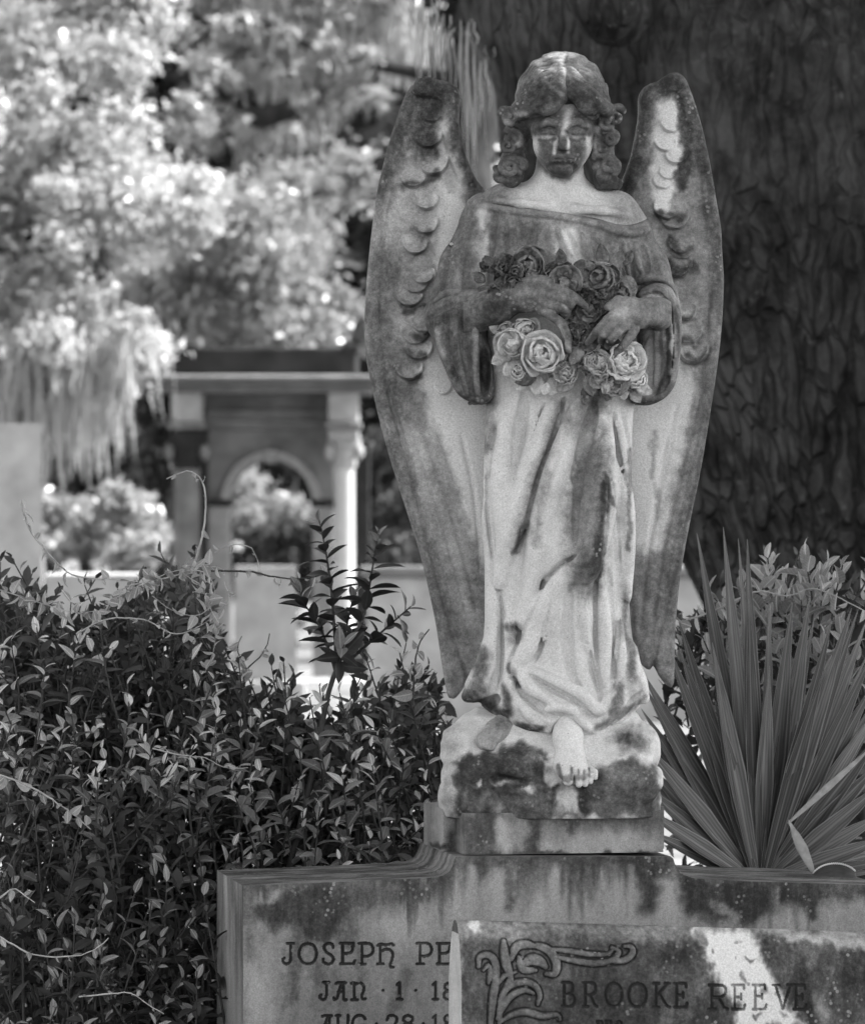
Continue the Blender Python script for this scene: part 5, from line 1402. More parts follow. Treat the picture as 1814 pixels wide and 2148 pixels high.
def headstone(name, label, u0, u1, v0, v1, y, dep, mat, style='flat', cat='gravestone', group=None, rz=0.0):
    o_ = empty(name, (P((u0 + u1) / 2, v1, y).x, y, 0), R(rz))
    a, b = P(u0, v1, y), P(u1, v0, y)
    w_, h_ = b.x - a.x, b.z
    bm = bmesh.new()
    n = 14
    if style == 'arch': top = [(w_ / 2 * math.cos(t), h_ - 0.16 * w_ + 0.16 * w_ * math.sin(t)) for t in np.linspace(0, math.pi, n)]
    else: top = [(w_ / 2, h_), (-w_ / 2, h_)]
    out = [(-w_ / 2, -0.05), (w_ / 2, -0.05)] + top
    fv = [bm.verts.new((x, 0, z)) for x, z in out]; kv = [bm.verts.new((x, dep, z)) for x, z in out]
    bm.faces.new(fv); bm.faces.new(kv[::-1])
    for i in range(len(out)):
        k = (i + 1) % len(out)
        bm.faces.new((fv[i], kv[i], kv[k], fv[k]))
    bmesh.ops.bevel(bm, geom=bm.edges[:], offset=0.012, segments=2, affect='EDGES')
    obj('stone_slab', bm_mesh('stone_slab', bm), mat, o_)
    bm = bmesh.new()
    box_bm(bm, -w_ / 2 - 0.08, w_ / 2 + 0.08, -0.1, dep + 0.1, -0.05, 0.14, 0.02)
    obj('stone_base', bm_mesh('stone_base', bm), mat, o_)
    return tag(o_, label, cat, group)
headstone('headstone', 'pale upright headstone blurred in front of the arch tomb', 492, 622, 1188, 1412, 31.0, 0.5, PSTONE, rz=3)
headstone('headstone', 'large pale blurred stone cut off by the left picture edge', -60, 88, 888, 1300, 24.0, 0.6, PSTONE, rz=7)
headstone('ledger_tomb', 'low pale box tomb blurred behind the left bushes', 95, 330, 1206, 1290, 17.0, 1.2, PSTONE, cat='tomb', rz=5)
headstone('ledger_tomb', 'bright sunlit ledger stone low beside the angel wing', 770, 925, 1352, 1400, 40.0, 2.6, WSTONE, cat='tomb')
wl = empty('coping_wall', (P(1130, 1300, 26).x, 26, 0))
a, b = P(768, 1300, 26), P(1500, 1196, 26)
bm = bmesh.new(); box_bm(bm, a.x - wl.location.x, b.x - wl.location.x, 0, 0.35, -0.05, b.z - 0.06, 0.01)
obj('wall_panel', bm_mesh('wall_panel', bm), PSTONE, wl)
bm = bmesh.new(); box_bm(bm, a.x - wl.location.x - 0.05, b.x - wl.location.x + 0.05, -0.06, 0.41, b.z - 0.055, b.z + 0.03, 0.015)
obj('wall_cap', bm_mesh('wall_cap', bm), GSTONE, wl)
tag(wl, 'low pale stone wall blurred behind the angel and the sapling', 'wall')

# ------------------------------------------------------------------ trees: leaf and moss builders
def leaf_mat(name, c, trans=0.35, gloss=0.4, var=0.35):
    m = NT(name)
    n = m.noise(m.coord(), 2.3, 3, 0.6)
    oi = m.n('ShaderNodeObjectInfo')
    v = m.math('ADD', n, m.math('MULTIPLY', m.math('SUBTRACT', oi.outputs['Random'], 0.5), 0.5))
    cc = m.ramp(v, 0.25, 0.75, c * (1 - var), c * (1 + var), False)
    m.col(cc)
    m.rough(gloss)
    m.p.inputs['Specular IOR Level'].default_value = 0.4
    tr = m.n('ShaderNodeBsdfTranslucent')
    m.l(cc, tr.inputs['Color'])
    mx = m.n('ShaderNodeMixShader')
    mx.inputs[0].default_value = trans
    m.l(m.p.outputs[0], mx.inputs[1]); m.l(tr.outputs[0], mx.inputs[2])
    m.l(mx.outputs[0], m.out.inputs[0])
    return m.m
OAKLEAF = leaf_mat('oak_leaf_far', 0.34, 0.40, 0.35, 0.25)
DARKLEAF = leaf_mat('dark_leaf_far', 0.055, 0.3, 0.5)  # darkened copy of the leaf, shade is held in its colour
MOSS = leaf_mat('spanish_moss', 0.36, 0.35, 0.9, 0.15)
BARK = simple('oak_bark_far', 0.03, 0.95, 9.0, 0.5, 0.1, 1.0, 20, (1, 1, 0.25))
PALEBARK = simple('pale_bark_far', 0.45, 0.9, 9.0, 0.2, 0.1)
def leaf_cloud(centres, radii, count, size, seed, squash=0.8, shell=0.55):
    """many leaf-sized quads scattered through clumps"""
    r_ = np.random.default_rng(seed)
    centres = np.asarray(centres, float); radii = np.asarray(radii, float)
    wts = radii ** 2; wts /= wts.sum()
    ci = r_.choice(len(centres), count, p=wts)
    d = r_.normal(size=(count, 3)); d /= np.linalg.norm(d, axis=1)[:, None]
    rr = radii[ci] * np.abs(r_.normal(size=count)) ** 0.8 * 0.85
    p = centres[ci] + d * rr[:, None] * np.array((1, 1, squash))
    nrm = d * 0.25 + r_.normal(size=(count, 3)) * 0.8 + np.array((0, 0, 0.35)); nrm /= np.linalg.norm(nrm, axis=1)[:, None]
    t = np.cross(nrm, r_.normal(size=(count, 3))); t /= np.linalg.norm(t, axis=1)[:, None]
    b = np.cross(nrm, t)
    s = size * (0.6 + 0.8 * r_.random(count))[:, None]
    V = np.stack([p - t * s, p + b * s * 0.45 + nrm * s * 0.15, p + t * s, p - b * s * 0.45 + nrm * s * 0.15], 1).reshape(-1, 3)
    F_ = np.arange(count * 4, dtype=np.int32).reshape(-1, 4)
    return V, F_
def moss_cloud(tops, lens, n_per, wid, seed):
    r_ = np.random.default_rng(seed)
    V, F_, o_ = [], [], 0
    for (x, y, z), ln in zip(tops, lens):
        for k in range(n_per):
            L_ = ln * r_.uniform(0.15, 1.0) ** 1.3
            m = 6
            a = r_.uniform(0, math.pi)
            sp = wid * 2.8
            px, py = x + r_.normal() * sp, y + r_.normal() * sp
            zz = z - r_.uniform(0, 0.25) * ln - np.linspace(0, 1, m) * L_
            cx = px + np.cumsum(r_.normal(size=m)) * wid * 0.42; cy = py + np.cumsum(r_.normal(size=m)) * wid * 0.42
            w_ = wid * r_.uniform(0.15, 0.5) * np.array([0.5, 1, 0.9, 0.75, 0.5, 0.08])
            l_ = np.stack([cx - w_ * math.cos(a), cy - w_ * math.sin(a), zz], 1); rgt = np.stack([cx + w_ * math.cos(a), cy + w_ * math.sin(a), zz], 1)
            V.append(np.stack([l_, rgt], 1).reshape(-1, 3))
            i = np.arange(m - 1) * 2 + o_
            F_.append(np.stack([i, i + 1, i + 3, i + 2], 1)); o_ += m * 2
    return np.vstack(V), np.vstack(F_).astype(np.int32)
def branch(pts, radii, ns=9, step=0.35):
    q = catmull(np.column_stack([np.asarray(pts, float), radii]), step)
    j = q[:, :3] + np.random.default_rng(len(pts)).normal(size=(len(q), 3)) * q[:, 3:4] * 0.12
    return tube_np(j, q[:, 3], ns)
def tree(name, label, base, limbs, clumps, n_leaf, lsize, lmat, bmat, seed, moss=None, group=None, squash=0.8):
    o_ = empty(name, base)
    off = np.array(base)
    V, F_ = merge_np([branch(p, r) for p, r in limbs])
    obj('trunk', mesh_np('trunk', V - off, F_, True), bmat, o_)
    V, F_ = leaf_cloud([c[:3] for c in clumps], [c[3] for c in clumps], n_leaf, lsize, seed, squash)
    obj('crown', mesh_np('crown', V - off, F_, False), lmat, o_)
    if moss:
        tops, lens, npp, wid = moss
        V, F_ = moss_cloud(tops, lens, npp, wid, seed + 5)
        m_ = obj('hanging_moss', mesh_np('hanging_moss', V - off, F_, False), MOSS, o_)
        m_['kind'] = 'stuff'
    return tag(o_, label, 'tree', group)
def cl(u, v, y, r_px):
    p = P(u, v, y); return (p.x, p.y, p.z, r_px * 0.001 * (9 + y) / 9)
def clumps_in(u0, u1, v0, v1, y, n, r0, r1, seed, dy=2.0):
    r_ = np.random.default_rng(seed)
    return [cl(r_.uniform(u0, u1), r_.uniform(v0, v1), y + r_.uniform(-dy, dy), r_.uniform(r0, r1)) for _ in range(n)]
def xyz(u, v, y): return tuple(P(u, v, y))

# near live oak at the left, its sunlit boughs hang into the picture
yl = 34.0
c1 = clumps_in(-120, 330, -260, 140, yl, 26, 45, 90, 1) + clumps_in(-100, 260, 200, 470, yl - 1, 26, 40, 80, 2) + clumps_in(-60, 190, 480, 730, yl - 1.5, 15, 32, 62, 3) + clumps_in(150, 420, 300, 480, yl, 12, 35, 60, 4) + clumps_in(180, 360, 640, 760, yl, 7, 30, 48, 5)
t1 = [(xyz(60 + 26 * k, 690 + 8 * (k % 3), yl - 1.5)) for k in range(9)] + [xyz(40, 760, yl - 1.5), xyz(100, 740, yl - 1.5), xyz(170, 780, yl), xyz(215, 800, yl)]
l1 = [1.2, 1.5, 0.9, 1.0, 0.8, 1.4, 0.9, 1.3, 1.0, 1.1, 1.6, 1.0, 0.9]
tree('live_oak', 'sunlit live oak whose bright leafy boughs fill the upper left corner', (P(-700, 1500, yl).x, yl, 0),
     [([(P(-700, 1500, yl).x, yl, -0.2), (P(-640, 900, yl).x, yl, 3.2), (P(-480, 300, yl).x, yl, 5.8)], [0.8, 0.65, 0.5]),
      ([xyz(-640, 800, yl), xyz(-300, 420, yl), xyz(40, 250, yl), xyz(330, 190, yl)], [0.5, 0.34, 0.2, 0.06]), ([xyz(-560, 560, yl), xyz(-250, 560, yl), xyz(60, 480, yl - 1), xyz(160, 600, yl - 1.5), xyz(170, 730, yl - 1.5)], [0.4, 0.25, 0.15, 0.1, 0.03]),
      ([xyz(-480, 300, yl), xyz(-200, 0, yl), xyz(120, -120, yl), xyz(330, -60, yl)], [0.4, 0.3, 0.18, 0.05])],
     c1, 62000, 0.060, OAKLEAF, BARK, 11, (t1, l1, 34, 0.06))
# second oak behind the arch tomb with dark limbs and moss curtains
y2 = 48.0
c2 = [cl(u, v, y2 - 0.6, r) for u, v, r in [(470, 55, 26), (520, 40, 22), (600, 70, 26), (690, 100, 24), (760, 120, 28), (430, 250, 30), (500, 262, 24), (640, 215, 26), (720, 200, 30), (790, 200, 26), (690, 395, 26), (760, 370, 24), (560, 140, 24), (480, 170, 22), (640, 150, 22)]] + clumps_in(240, 640, 420, 720, y2, 34, 40, 78, 6) + clumps_in(520, 760, 560, 720, y2, 14, 35, 60, 7) + clumps_in(430, 820, -200, 120, y2 + 2, 24, 45, 80, 8) + clumps_in(600, 1050, 180, 430, y2 + 5, 16, 34, 60, 9) + clumps_in(380, 480, 60, 300, y2, 7, 30, 45, 10)
t2 = [xyz(u, v, y2 + 1) for u, v in [(540, -10), (560, 20), (600, 40), (560, 90), (600, 100), (640, 60), (690, 30), (720, 80), (760, 20), (800, 60), (850, 10), (880, 60), (660, 210), (690, 200), (540, 270), (520, 265), (620, 240), (735, 130), (700, 150), (580, 20), (840, 120), (860, 40)]]
l2 = [0.9, 1.0, 0.9, 1.4, 1.8, 1.6, 1.9, 1.5, 1.8, 1.6, 1.6, 1.4, 1.0, 1.2, 1.0, 0.8, 1.0, 1.3, 1.2, 1.6, 1.2, 1.0]
tree('live_oak', 'blurred live oak with dark limbs and moss curtains behind the arch tomb', (P(980, 1500, y2).x, y2, 0),
     [([(P(980, 1500, y2).x, y2, -0.2), xyz(950, 700, y2), xyz(960, 380, y2), xyz(1000, 100, y2)], [0.8, 0.6, 0.45, 0.35]),
      ([xyz(965, 400, y2), xyz(800, 345, y2), xyz(730, 380, y2), xyz(650, 410, y2)], [0.16, 0.12, 0.1, 0.05]),
      ([xyz(965, 330, y2), xyz(840, 200, y2), xyz(690, 195, y2), xyz(560, 245, y2), xyz(400, 245, y2), xyz(370, 230, y2)], [0.16, 0.12, 0.11, 0.15, 0.11, 0.04]),
      ([xyz(985, 180, y2), xyz(655, 95, y2), xyz(540, 35, y2), xyz(455, 50, y2), xyz(380, 120, y2)], [0.12, 0.07, 0.07, 0.055, 0.03])],
     c2, 74000, 0.068, OAKLEAF, BARK, 12, (t2, [q * 0.62 for q in l2], 30, 0.07))
# dark wood far behind closes every gap
c3 = []
r_ = np.random.default_rng(3)
for k in range(150):
    c3.append(cl(r_.uniform(-500, 2300), r_.uniform(-420, 1080), 95 + r_.uniform(-12, 12), r_.uniform(110, 230)))
for k in range(60):
    c3.append(cl(r_.uniform(-500, 2300), r_.uniform(900, 1110), 88 + r_.uniform(-8, 8), r_.uniform(50, 95)))
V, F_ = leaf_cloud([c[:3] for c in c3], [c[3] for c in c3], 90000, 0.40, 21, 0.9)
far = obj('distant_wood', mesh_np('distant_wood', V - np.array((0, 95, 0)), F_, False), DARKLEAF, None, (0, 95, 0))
tag(far, 'dark distant wood closing the background behind the graves', 'wood', kind='stuff')
# small bright-trunked trees and bushes between the tombs
def bush(name, label, u0, u1, v0, v1, y, n, nl, size, mat, seed, group=None, r0=22, r1=42):
    base = (P((u0 + u1) / 2, v1, y).x, y, 0)
    o_ = empty(name, base); off = np.array(base)
    c = clumps_in(u0, u1, v0, v1, y, n, r0, r1, seed, 0.6)
    V, F_ = leaf_cloud([q[:3] for q in c], [q[3] for q in c], nl, size, seed)
    obj('foliage', mesh_np('foliage', V - off, F_, False), mat, o_)
    st = [branch([base, (q[0] * 0.5 + base[0] * 0.5, q[1], q[2] * 0.5), q[:3]], [0.04, 0.03, 0.01], 6, 0.3) for q in c[:8]]
    V, F_ = merge_np(st)
    obj('stems', mesh_np('stems', V - off, F_, True), BARK, o_)
    return tag(o_, label, 'bush', group)
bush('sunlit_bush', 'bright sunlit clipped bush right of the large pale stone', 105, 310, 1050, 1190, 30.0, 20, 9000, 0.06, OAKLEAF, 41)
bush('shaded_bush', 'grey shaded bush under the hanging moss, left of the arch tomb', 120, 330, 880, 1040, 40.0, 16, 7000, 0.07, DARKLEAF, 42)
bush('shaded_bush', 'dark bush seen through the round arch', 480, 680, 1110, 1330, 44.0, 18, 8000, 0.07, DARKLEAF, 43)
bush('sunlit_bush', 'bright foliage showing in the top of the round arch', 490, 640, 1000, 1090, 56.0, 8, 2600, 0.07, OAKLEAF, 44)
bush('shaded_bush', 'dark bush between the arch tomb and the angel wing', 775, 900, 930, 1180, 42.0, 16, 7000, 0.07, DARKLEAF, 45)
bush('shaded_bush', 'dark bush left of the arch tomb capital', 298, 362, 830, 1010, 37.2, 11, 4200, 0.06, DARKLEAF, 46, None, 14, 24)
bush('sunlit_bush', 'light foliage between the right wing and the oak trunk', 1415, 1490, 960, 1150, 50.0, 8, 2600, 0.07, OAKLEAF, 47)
def stem_tree(label, pts, r, y, mat, n, seed):
    base = P(pts[0][0], pts[0][1], y)
    o_ = empty('young_tree', (base.x, y, 0)); off = np.array((base.x, y, 0))
    path = [(base.x, y, -0.05)] + [xyz(u, v, y) for u, v in pts]
    V, F_ = branch(path, list(np.linspace(r, r * 0.6, len(path))), 10, 0.3)
    obj('trunk', mesh_np('trunk', V - off, F_, True), mat, o_)
    u, v = pts[-1]
    c = clumps_in(u - 60, u + 60, v - 90, v - 10, y, n, 24, 40, seed, 0.6)
    V, F_ = leaf_cloud([q[:3] for q in c], [q[3] for q in c], 2600, 0.06, seed)
    obj('crown', mesh_np('crown', V - off, F_, False), OAKLEAF, o_)
    return tag(o_, label, 'tree')
stem_tree('young tree with a bright sunlit trunk left of the arch tomb', [(292, 1035), (288, 930), (284, 840), (276, 800)], 0.07, 42.0, PALEBARK, 6, 51)
stem_tree('young tree with a dark slim trunk beside the large pale stone', [(108, 1030), (100, 930), (96, 840), (90, 790)], 0.1, 41.0, BARK, 6, 52)

# ------------------------------------------------------------------ the great oak behind the angel's shoulder, in its own shade
ob = np.array((1.95, 7.4, 0.0))
OH = 0.028
Fo = Field((-0.9, -1.5, -0.3), (3.6, 1.6, 5.4), OH)          # x, y (relative), z in metres
Fo.F[:] = 5.0
for a, b, ra_, rb_, k_ in [((2.12, 0, -0.3), (2.10, 0, 0.7), 1.05, 0.92, 0.2), ((2.10, 0, 0.6), (2.0, 0, 2.2), 0.90, 0.92, 0.3), ((1.75, 0, 2.1), (1.28, -0.05, 3.1), 0.92, 0.95, 0.35), ((1.28, -0.05, 3.1), (0.45, -0.1, 4.3), 0.92, 0.62, 0.3), ((0.45, -0.1, 4.3), (-0.5, -0.2, 5.3), 0.60, 0.5, 0.2),
                      ((2.25, 0.05, 2.3), (2.45, 0.1, 5.4), 0.72, 0.6, 0.16), ((1.55, -0.1, 3.0), (1.7, 0.2, 5.4), 0.8, 0.55, 0.3)]:
    Fo.cap(np.array(a), np.array(b), ra_, rb_, '+', k_)
Fo.cap(P(1278, 20, 6.4) - Vector((0, 7.4, 0)), P(1278, 8, 6.2) - Vector((0, 7.4, 0)), 0.15, 0.13, '+', 0.06)      # sawn-off limb stub
Fo.cap(np.array((2.62, -0.62, 3.55)), np.array((2.55, -0.72, 2.9)), 0.05, 0.03, '-', 0.12)
Fo.ell((2.62, -0.66, 2.55), (0.14, 0.16, 0.16), '-', 0.1); Fo.ell((2.45, -0.82, 1.5), (0.06, 0.1, 0.07), '-', 0.05)
X, Y, Z = Fo.ax[0][:, None, None], Fo.ax[1][None, :, None], Fo.ax[2][None, None, :]
ang_ = np.arctan2(Y, X - 1.85)
arc = (ang_ * 900).reshape(X.shape[0], Y.shape[1], 1)
rel_ = (hash_noise(arc + Z * 60, Z * 1000 * 0.22 + 0 * X, 70, 61) - 0.5) * 0.07 + (hash_noise(arc - Z * 40, Z * 1000 * 0.35, 240, 62) - 0.5) * 0.12
Fo.F += rel_.astype(np.float32)
V, Q = Fo.net()
V = V[:, [0, 1, 2]] + np.array((0, 7.4, 0)) - ob
def bark_mat():
    m = NT('live_oak_bark')
    co = m.coord((1, 1, 0.2))
    raw = m.coord()
    n1 = m.noise(m.coord((1, 1, 0.5)), 9, 7, 0.7)
    wob = m.n('ShaderNodeVectorMath', operation='ADD')
    nz = m.n('ShaderNodeTexNoise'); nz.inputs['Scale'].default_value = 5.0; m.l(raw, nz.inputs['Vector'])
    sc_ = m.n('ShaderNodeVectorMath', operation='SCALE'); sc_.inputs['Scale'].default_value = 0.10
    m.l(nz.outputs['Color'], sc_.inputs[0])
    mp = m.n('ShaderNodeMapping'); mp.inputs['Scale'].default_value = (1, 1, 0.13)
    m.l(raw, wob.inputs[0]); m.l(sc_.outputs[0], wob.inputs[1]); m.l(wob.outputs[0], mp.inputs[0])
    ed = m.vor(mp.outputs[0], 19, 1.0, 'DISTANCE_TO_EDGE')
    sx = m.n('ShaderNodeSeparateXYZ'); m.l(raw, sx.inputs[0])
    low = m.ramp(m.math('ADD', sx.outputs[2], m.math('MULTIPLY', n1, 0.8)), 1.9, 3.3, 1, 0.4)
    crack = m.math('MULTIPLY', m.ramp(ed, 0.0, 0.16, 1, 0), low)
    n2 = m.noise(raw, 1.8, 6, 0.72)
    lic = m.ramp(n2, 0.42, 0.66)
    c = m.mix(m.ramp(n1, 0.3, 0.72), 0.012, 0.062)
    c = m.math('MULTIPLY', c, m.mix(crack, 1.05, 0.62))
    c = m.mix(m.math('MULTIPLY', lic, m.ramp(n1, 0.3, 0.62, 0.15, 0.8)), c, 0.10)
    sp = m.math('MULTIPLY', m.ramp(m.noise(raw, 24, 3, 0.6), 0.56, 0.70), m.ramp(m.noise(raw, 2.2, 3), 0.48, 0.62))
    c = m.mix(m.math('MULTIPLY', sp, 0.6), c, 0.14)
    m.col(c); m.rough(0.95)
    m.p.inputs['Specular IOR Level'].default_value = 0.1
    m.bump(m.math('SUBTRACT', n1, m.math('MULTIPLY', crack, 1.0)), 1.0, 0.06)
    return m.m
OAKBARK = bark_mat()
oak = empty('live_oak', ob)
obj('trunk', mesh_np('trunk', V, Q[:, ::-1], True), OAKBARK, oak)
# limbs of its crown reach over the graves and shade the angel
limb = [([(-0.4, 7.2, 5.2), (-2.4, 6.4, 6.6), (-4.6, 5.6, 7.6)], [0.5, 0.3, 0.1]), ([(2.45, 7.5, 5.2), (3.2, 5.5, 6.4), (3.4, 2.0, 7.2), (3.0, -1.2, 7.6)], [0.6, 0.42, 0.3, 0.1]), ([(2.5, 7.5, 5.2), (4.6, 7.0, 6.8), (7.2, 6.2, 7.8)], [0.55, 0.4, 0.12]),
        ([(3.3, 4.6, 6.6), (5.4, 2.6, 7.4), (7.6, 0.4, 8.0)], [0.35, 0.25, 0.08]), ([(1.7, 7.6, 5.2), (1.2, 8.8, 7.4), (0.8, 10.5, 8.6)], [0.5, 0.3, 0.1]), ([(3.3, 3.4, 7.0), (1.4, 1.6, 7.8), (0.2, 0.6, 8.2)], [0.3, 0.18, 0.06])]
V, F_ = merge_np([branch(p, r) for p, r in limb])
obj('limb', mesh_np('limb', V - ob, F_, True), OAKBARK, oak)
r_ = np.random.default_rng(77)
cs = []
for k in range(120):
    x, y = r_.uniform(0.4, 11.0), r_.uniform(-2.2, 9.5)
    if x < 2.6 and y < 5.0: y = r_.uniform(6.0, 10.5)
    z = 6.6 + 0.12 * x + r_.uniform(-0.6, 1.8)
    cs.append((x, y, z, r_.uniform(0.55, 1.0)))
V, F_ = leaf_cloud([c[:3] for c in cs], [c[3] for c in cs], 40000, 0.085, 78, 0.7, 0.3)
cs3 = [(r_.uniform(-0.4, 4.5), r_.uniform(-7.5, 4.5), 7.0 + r_.uniform(-0.5, 1.4), r_.uniform(0.6, 1.0)) for k in range(90)]  # unseen clumps added overhead so the light comes from the left
Vc, Fc = leaf_cloud([c[:3] for c in cs3], [c[3] for c in cs3], 22000, 0.12, 81, 0.6, 0.3)
cs2 = [(r_.uniform(2.2, 8.8), r_.uniform(-4.2, 4.0), 7.4 + r_.uniform(-0.5, 1.2), r_.uniform(0.6, 1.0)) for k in range(80)]  # unseen dense clumps added to keep the sun off the angel
Vb, Fb = leaf_cloud([c[:3] for c in cs2], [c[3] for c in cs2], 46000, 0.12, 80, 0.6, 0.3)
V, F_ = merge_np([(V, F_), (Vb, Fb), (Vc, Fc)])
obj('crown', mesh_np('crown', V - ob, F_, False), OAKLEAF, oak)
mt = [xyz(u, v, 6.6) for u, v in [(975, 40), (985, 60), (1000, 90), (860, -20), (880, -10), (905, -40), (940, 10), (1010, 130)]]
V, F_ = moss_cloud(mt, [0.5, 0.6, 0.45, 0.35, 0.5, 0.45, 0.4, 0.4], 8, 0.012, 79)
m_ = obj('hanging_moss', mesh_np('hanging_moss', V - ob, F_, False), MOSS, oak); m_['kind'] = 'stuff'
tag(oak, 'huge dark live oak trunk standing right behind the angel', 'tree')
# ------------------------------------------------------------------ plants round the monument
def near_leaf_mat(name, c, young, trans=0.25, rough=0.42):
    """leaf with a paler midrib and veins; leaf blade lies in local x-y, midrib along y"""
    m = NT(name)
    co = m.coord()
    sx = m.n('ShaderNodeSeparateXYZ'); m.l(co, sx.inputs[0])
    ax = m.math('ABSOLUTE', sx.outputs[0])
    rib = m.ramp(ax, 0.008, 0.035, 1, 0)
    vein = m.math('SINE', m.math('MULTIPLY', m.math('SUBTRACT', sx.outputs[1], m.math('MULTIPLY', ax, 0.9)), 46.0))
    vein = m.ramp(vein, 0.75, 1.0)
    oi = m.n('ShaderNodeObjectInfo')
    n = m.noise(co, 4.0, 4, 0.6)
    c0 = m.mix(oi.outputs['Random'], c * 0.65, c * 1.35)
    cc = m.math('MULTIPLY', c0, m.ramp(n, 0.3, 0.7, 0.8, 1.2, False))
    cc = m.mix(m.math('MAXIMUM', m.math('MULTIPLY', rib, 0.6), m.math('MULTIPLY', vein, 0.18)), cc, c * 2.4)
    m.col(cc); m.rough(rough)
    m.p.inputs['Specular IOR Level'].default_value = 0.35
    tr = m.n('ShaderNodeBsdfTranslucent'); m.l(cc, tr.inputs['Color'])
    mx = m.n('ShaderNodeMixShader'); mx.inputs[0].default_value = trans
    m.l(m.p.outputs[0], mx.inputs[1]); m.l(tr.outputs[0], mx.inputs[2]); m.l(mx.outputs[0], m.out.inputs[0])
    return m.m
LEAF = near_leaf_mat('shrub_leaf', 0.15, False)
DARKL = near_leaf_mat('dark_shrub_leaf', 0.027, False)  # darker leaf; on the lower shrubs the tone stands for shade
YOUNG = near_leaf_mat('young_shrub_leaf', 0.45, True, 0.35)
VINELEAF = near_leaf_mat('vine_leaf', 0.30, True, 0.4)
ROUNDLEAF = near_leaf_mat('rounded_leaf', 0.30, True, 0.35)
FOL = leaf_mat('shrub_inner_foliage', 0.035, 0.25, 0.45)  # inner leaves coloured darker for the shade within the shrub
STEM = simple('shrub_stem', 0.05, 0.8, 30, 0.4)
GREYVINE = simple('vine_stem', 0.34, 0.7, 30, 0.3)

def leaf_geo(wd=0.17, fold=0.35, bend=0.25, n=7, tip=1.0, wave=0.0):
    t = np.linspace(0, 1, n)
    w_ = wd * np.sin(np.clip(t, 0, 1) ** 0.85 * math.pi) ** (0.75 * tip) + 0.004
    w_[0] = 0.012; w_[-1] = 0.002
    V = []
    for i in range(n):
        zb = -bend * t[i] ** 2
        yb = t[i] * (1 - 0.12 * bend * t[i])
        V += [(-w_[i], yb, zb + fold * w_[i] + wave * math.sin(9 * t[i])), (-w_[i] * 0.5, yb, zb + fold * w_[i] * 0.4), (0, yb, zb), (w_[i] * 0.5, yb, zb + fold * w_[i] * 0.4), (w_[i], yb, zb + fold * w_[i] - wave * math.sin(9 * t[i]))]
    F_ = []
    for i in range(n - 1):
        for k in range(4):
            a = i * 5 + k
            F_.append((a, a + 1, a + 6, a + 5))
    return np.array(V), np.array(F_, dtype=np.int32)
LG = [leaf_geo(0.205, 0.3, 0.15), leaf_geo(0.185, 0.5, 0.3), leaf_geo(0.22, 0.2, 0.4, wave=0.012), leaf_geo(0.195, 0.65, 0.1), leaf_geo(0.21, 0.35, 0.25, wave=0.02)]
def low_leaf(wd):
    V = np.array([(0, 0, 0), (-wd, 0.35, 0.05), (0, 0.4, 0), (wd, 0.35, 0.05), (-wd * 0.8, 0.68, 0), (0, 0.7, -0.05), (wd * 0.8, 0.68, 0), (0, 1, -0.14)])
    F_ = np.array([(0, 2, 1, 1), (0, 3, 2, 2), (1, 2, 5, 4), (2, 3, 6, 5), (4, 5, 7, 7), (5, 6, 7, 7)], dtype=np.int32)
    return V, F_
LOWG = [low_leaf(0.2), low_leaf(0.17), low_leaf(0.23)]
def leaf_meshes(name, mat, geos):
    out = []
    for V, F_ in geos:
        me = mesh_np(name, V, F_, True)
        me.materials.append(mat)
        out.append(me)
    return out
ME_LEAF = leaf_meshes('leaf', LEAF, LG)
ME_DARK = leaf_meshes('leaf', DARKL, LG)
ME_YOUNG = leaf_meshes('young_leaf', YOUNG, LG)
ME_SAPTIP = leaf_meshes('young_leaf', near_leaf_mat('sapling_tip_leaf', 0.16, True, 0.3), LG)
ME_YDARK = leaf_meshes('young_leaf', near_leaf_mat('shade_tone_young_leaf', 0.19, True, 0.3), LG)  # young leaf copy with the low shrubs' shade in its colour
ME_VINE = leaf_meshes('vine_leaf', VINELEAF, [leaf_geo(0.26, 0.3, 0.3), leaf_geo(0.3, 0.5, 0.5)])
RG = [leaf_geo(0.24, 0.35, 0.12, tip=0.6), leaf_geo(0.22, 0.7, 0.2, tip=0.6), leaf_geo(0.26, 0.2, 0.3, tip=0.6)]
ME_ROUND = leaf_meshes('leaf', ROUNDLEAF, RG)

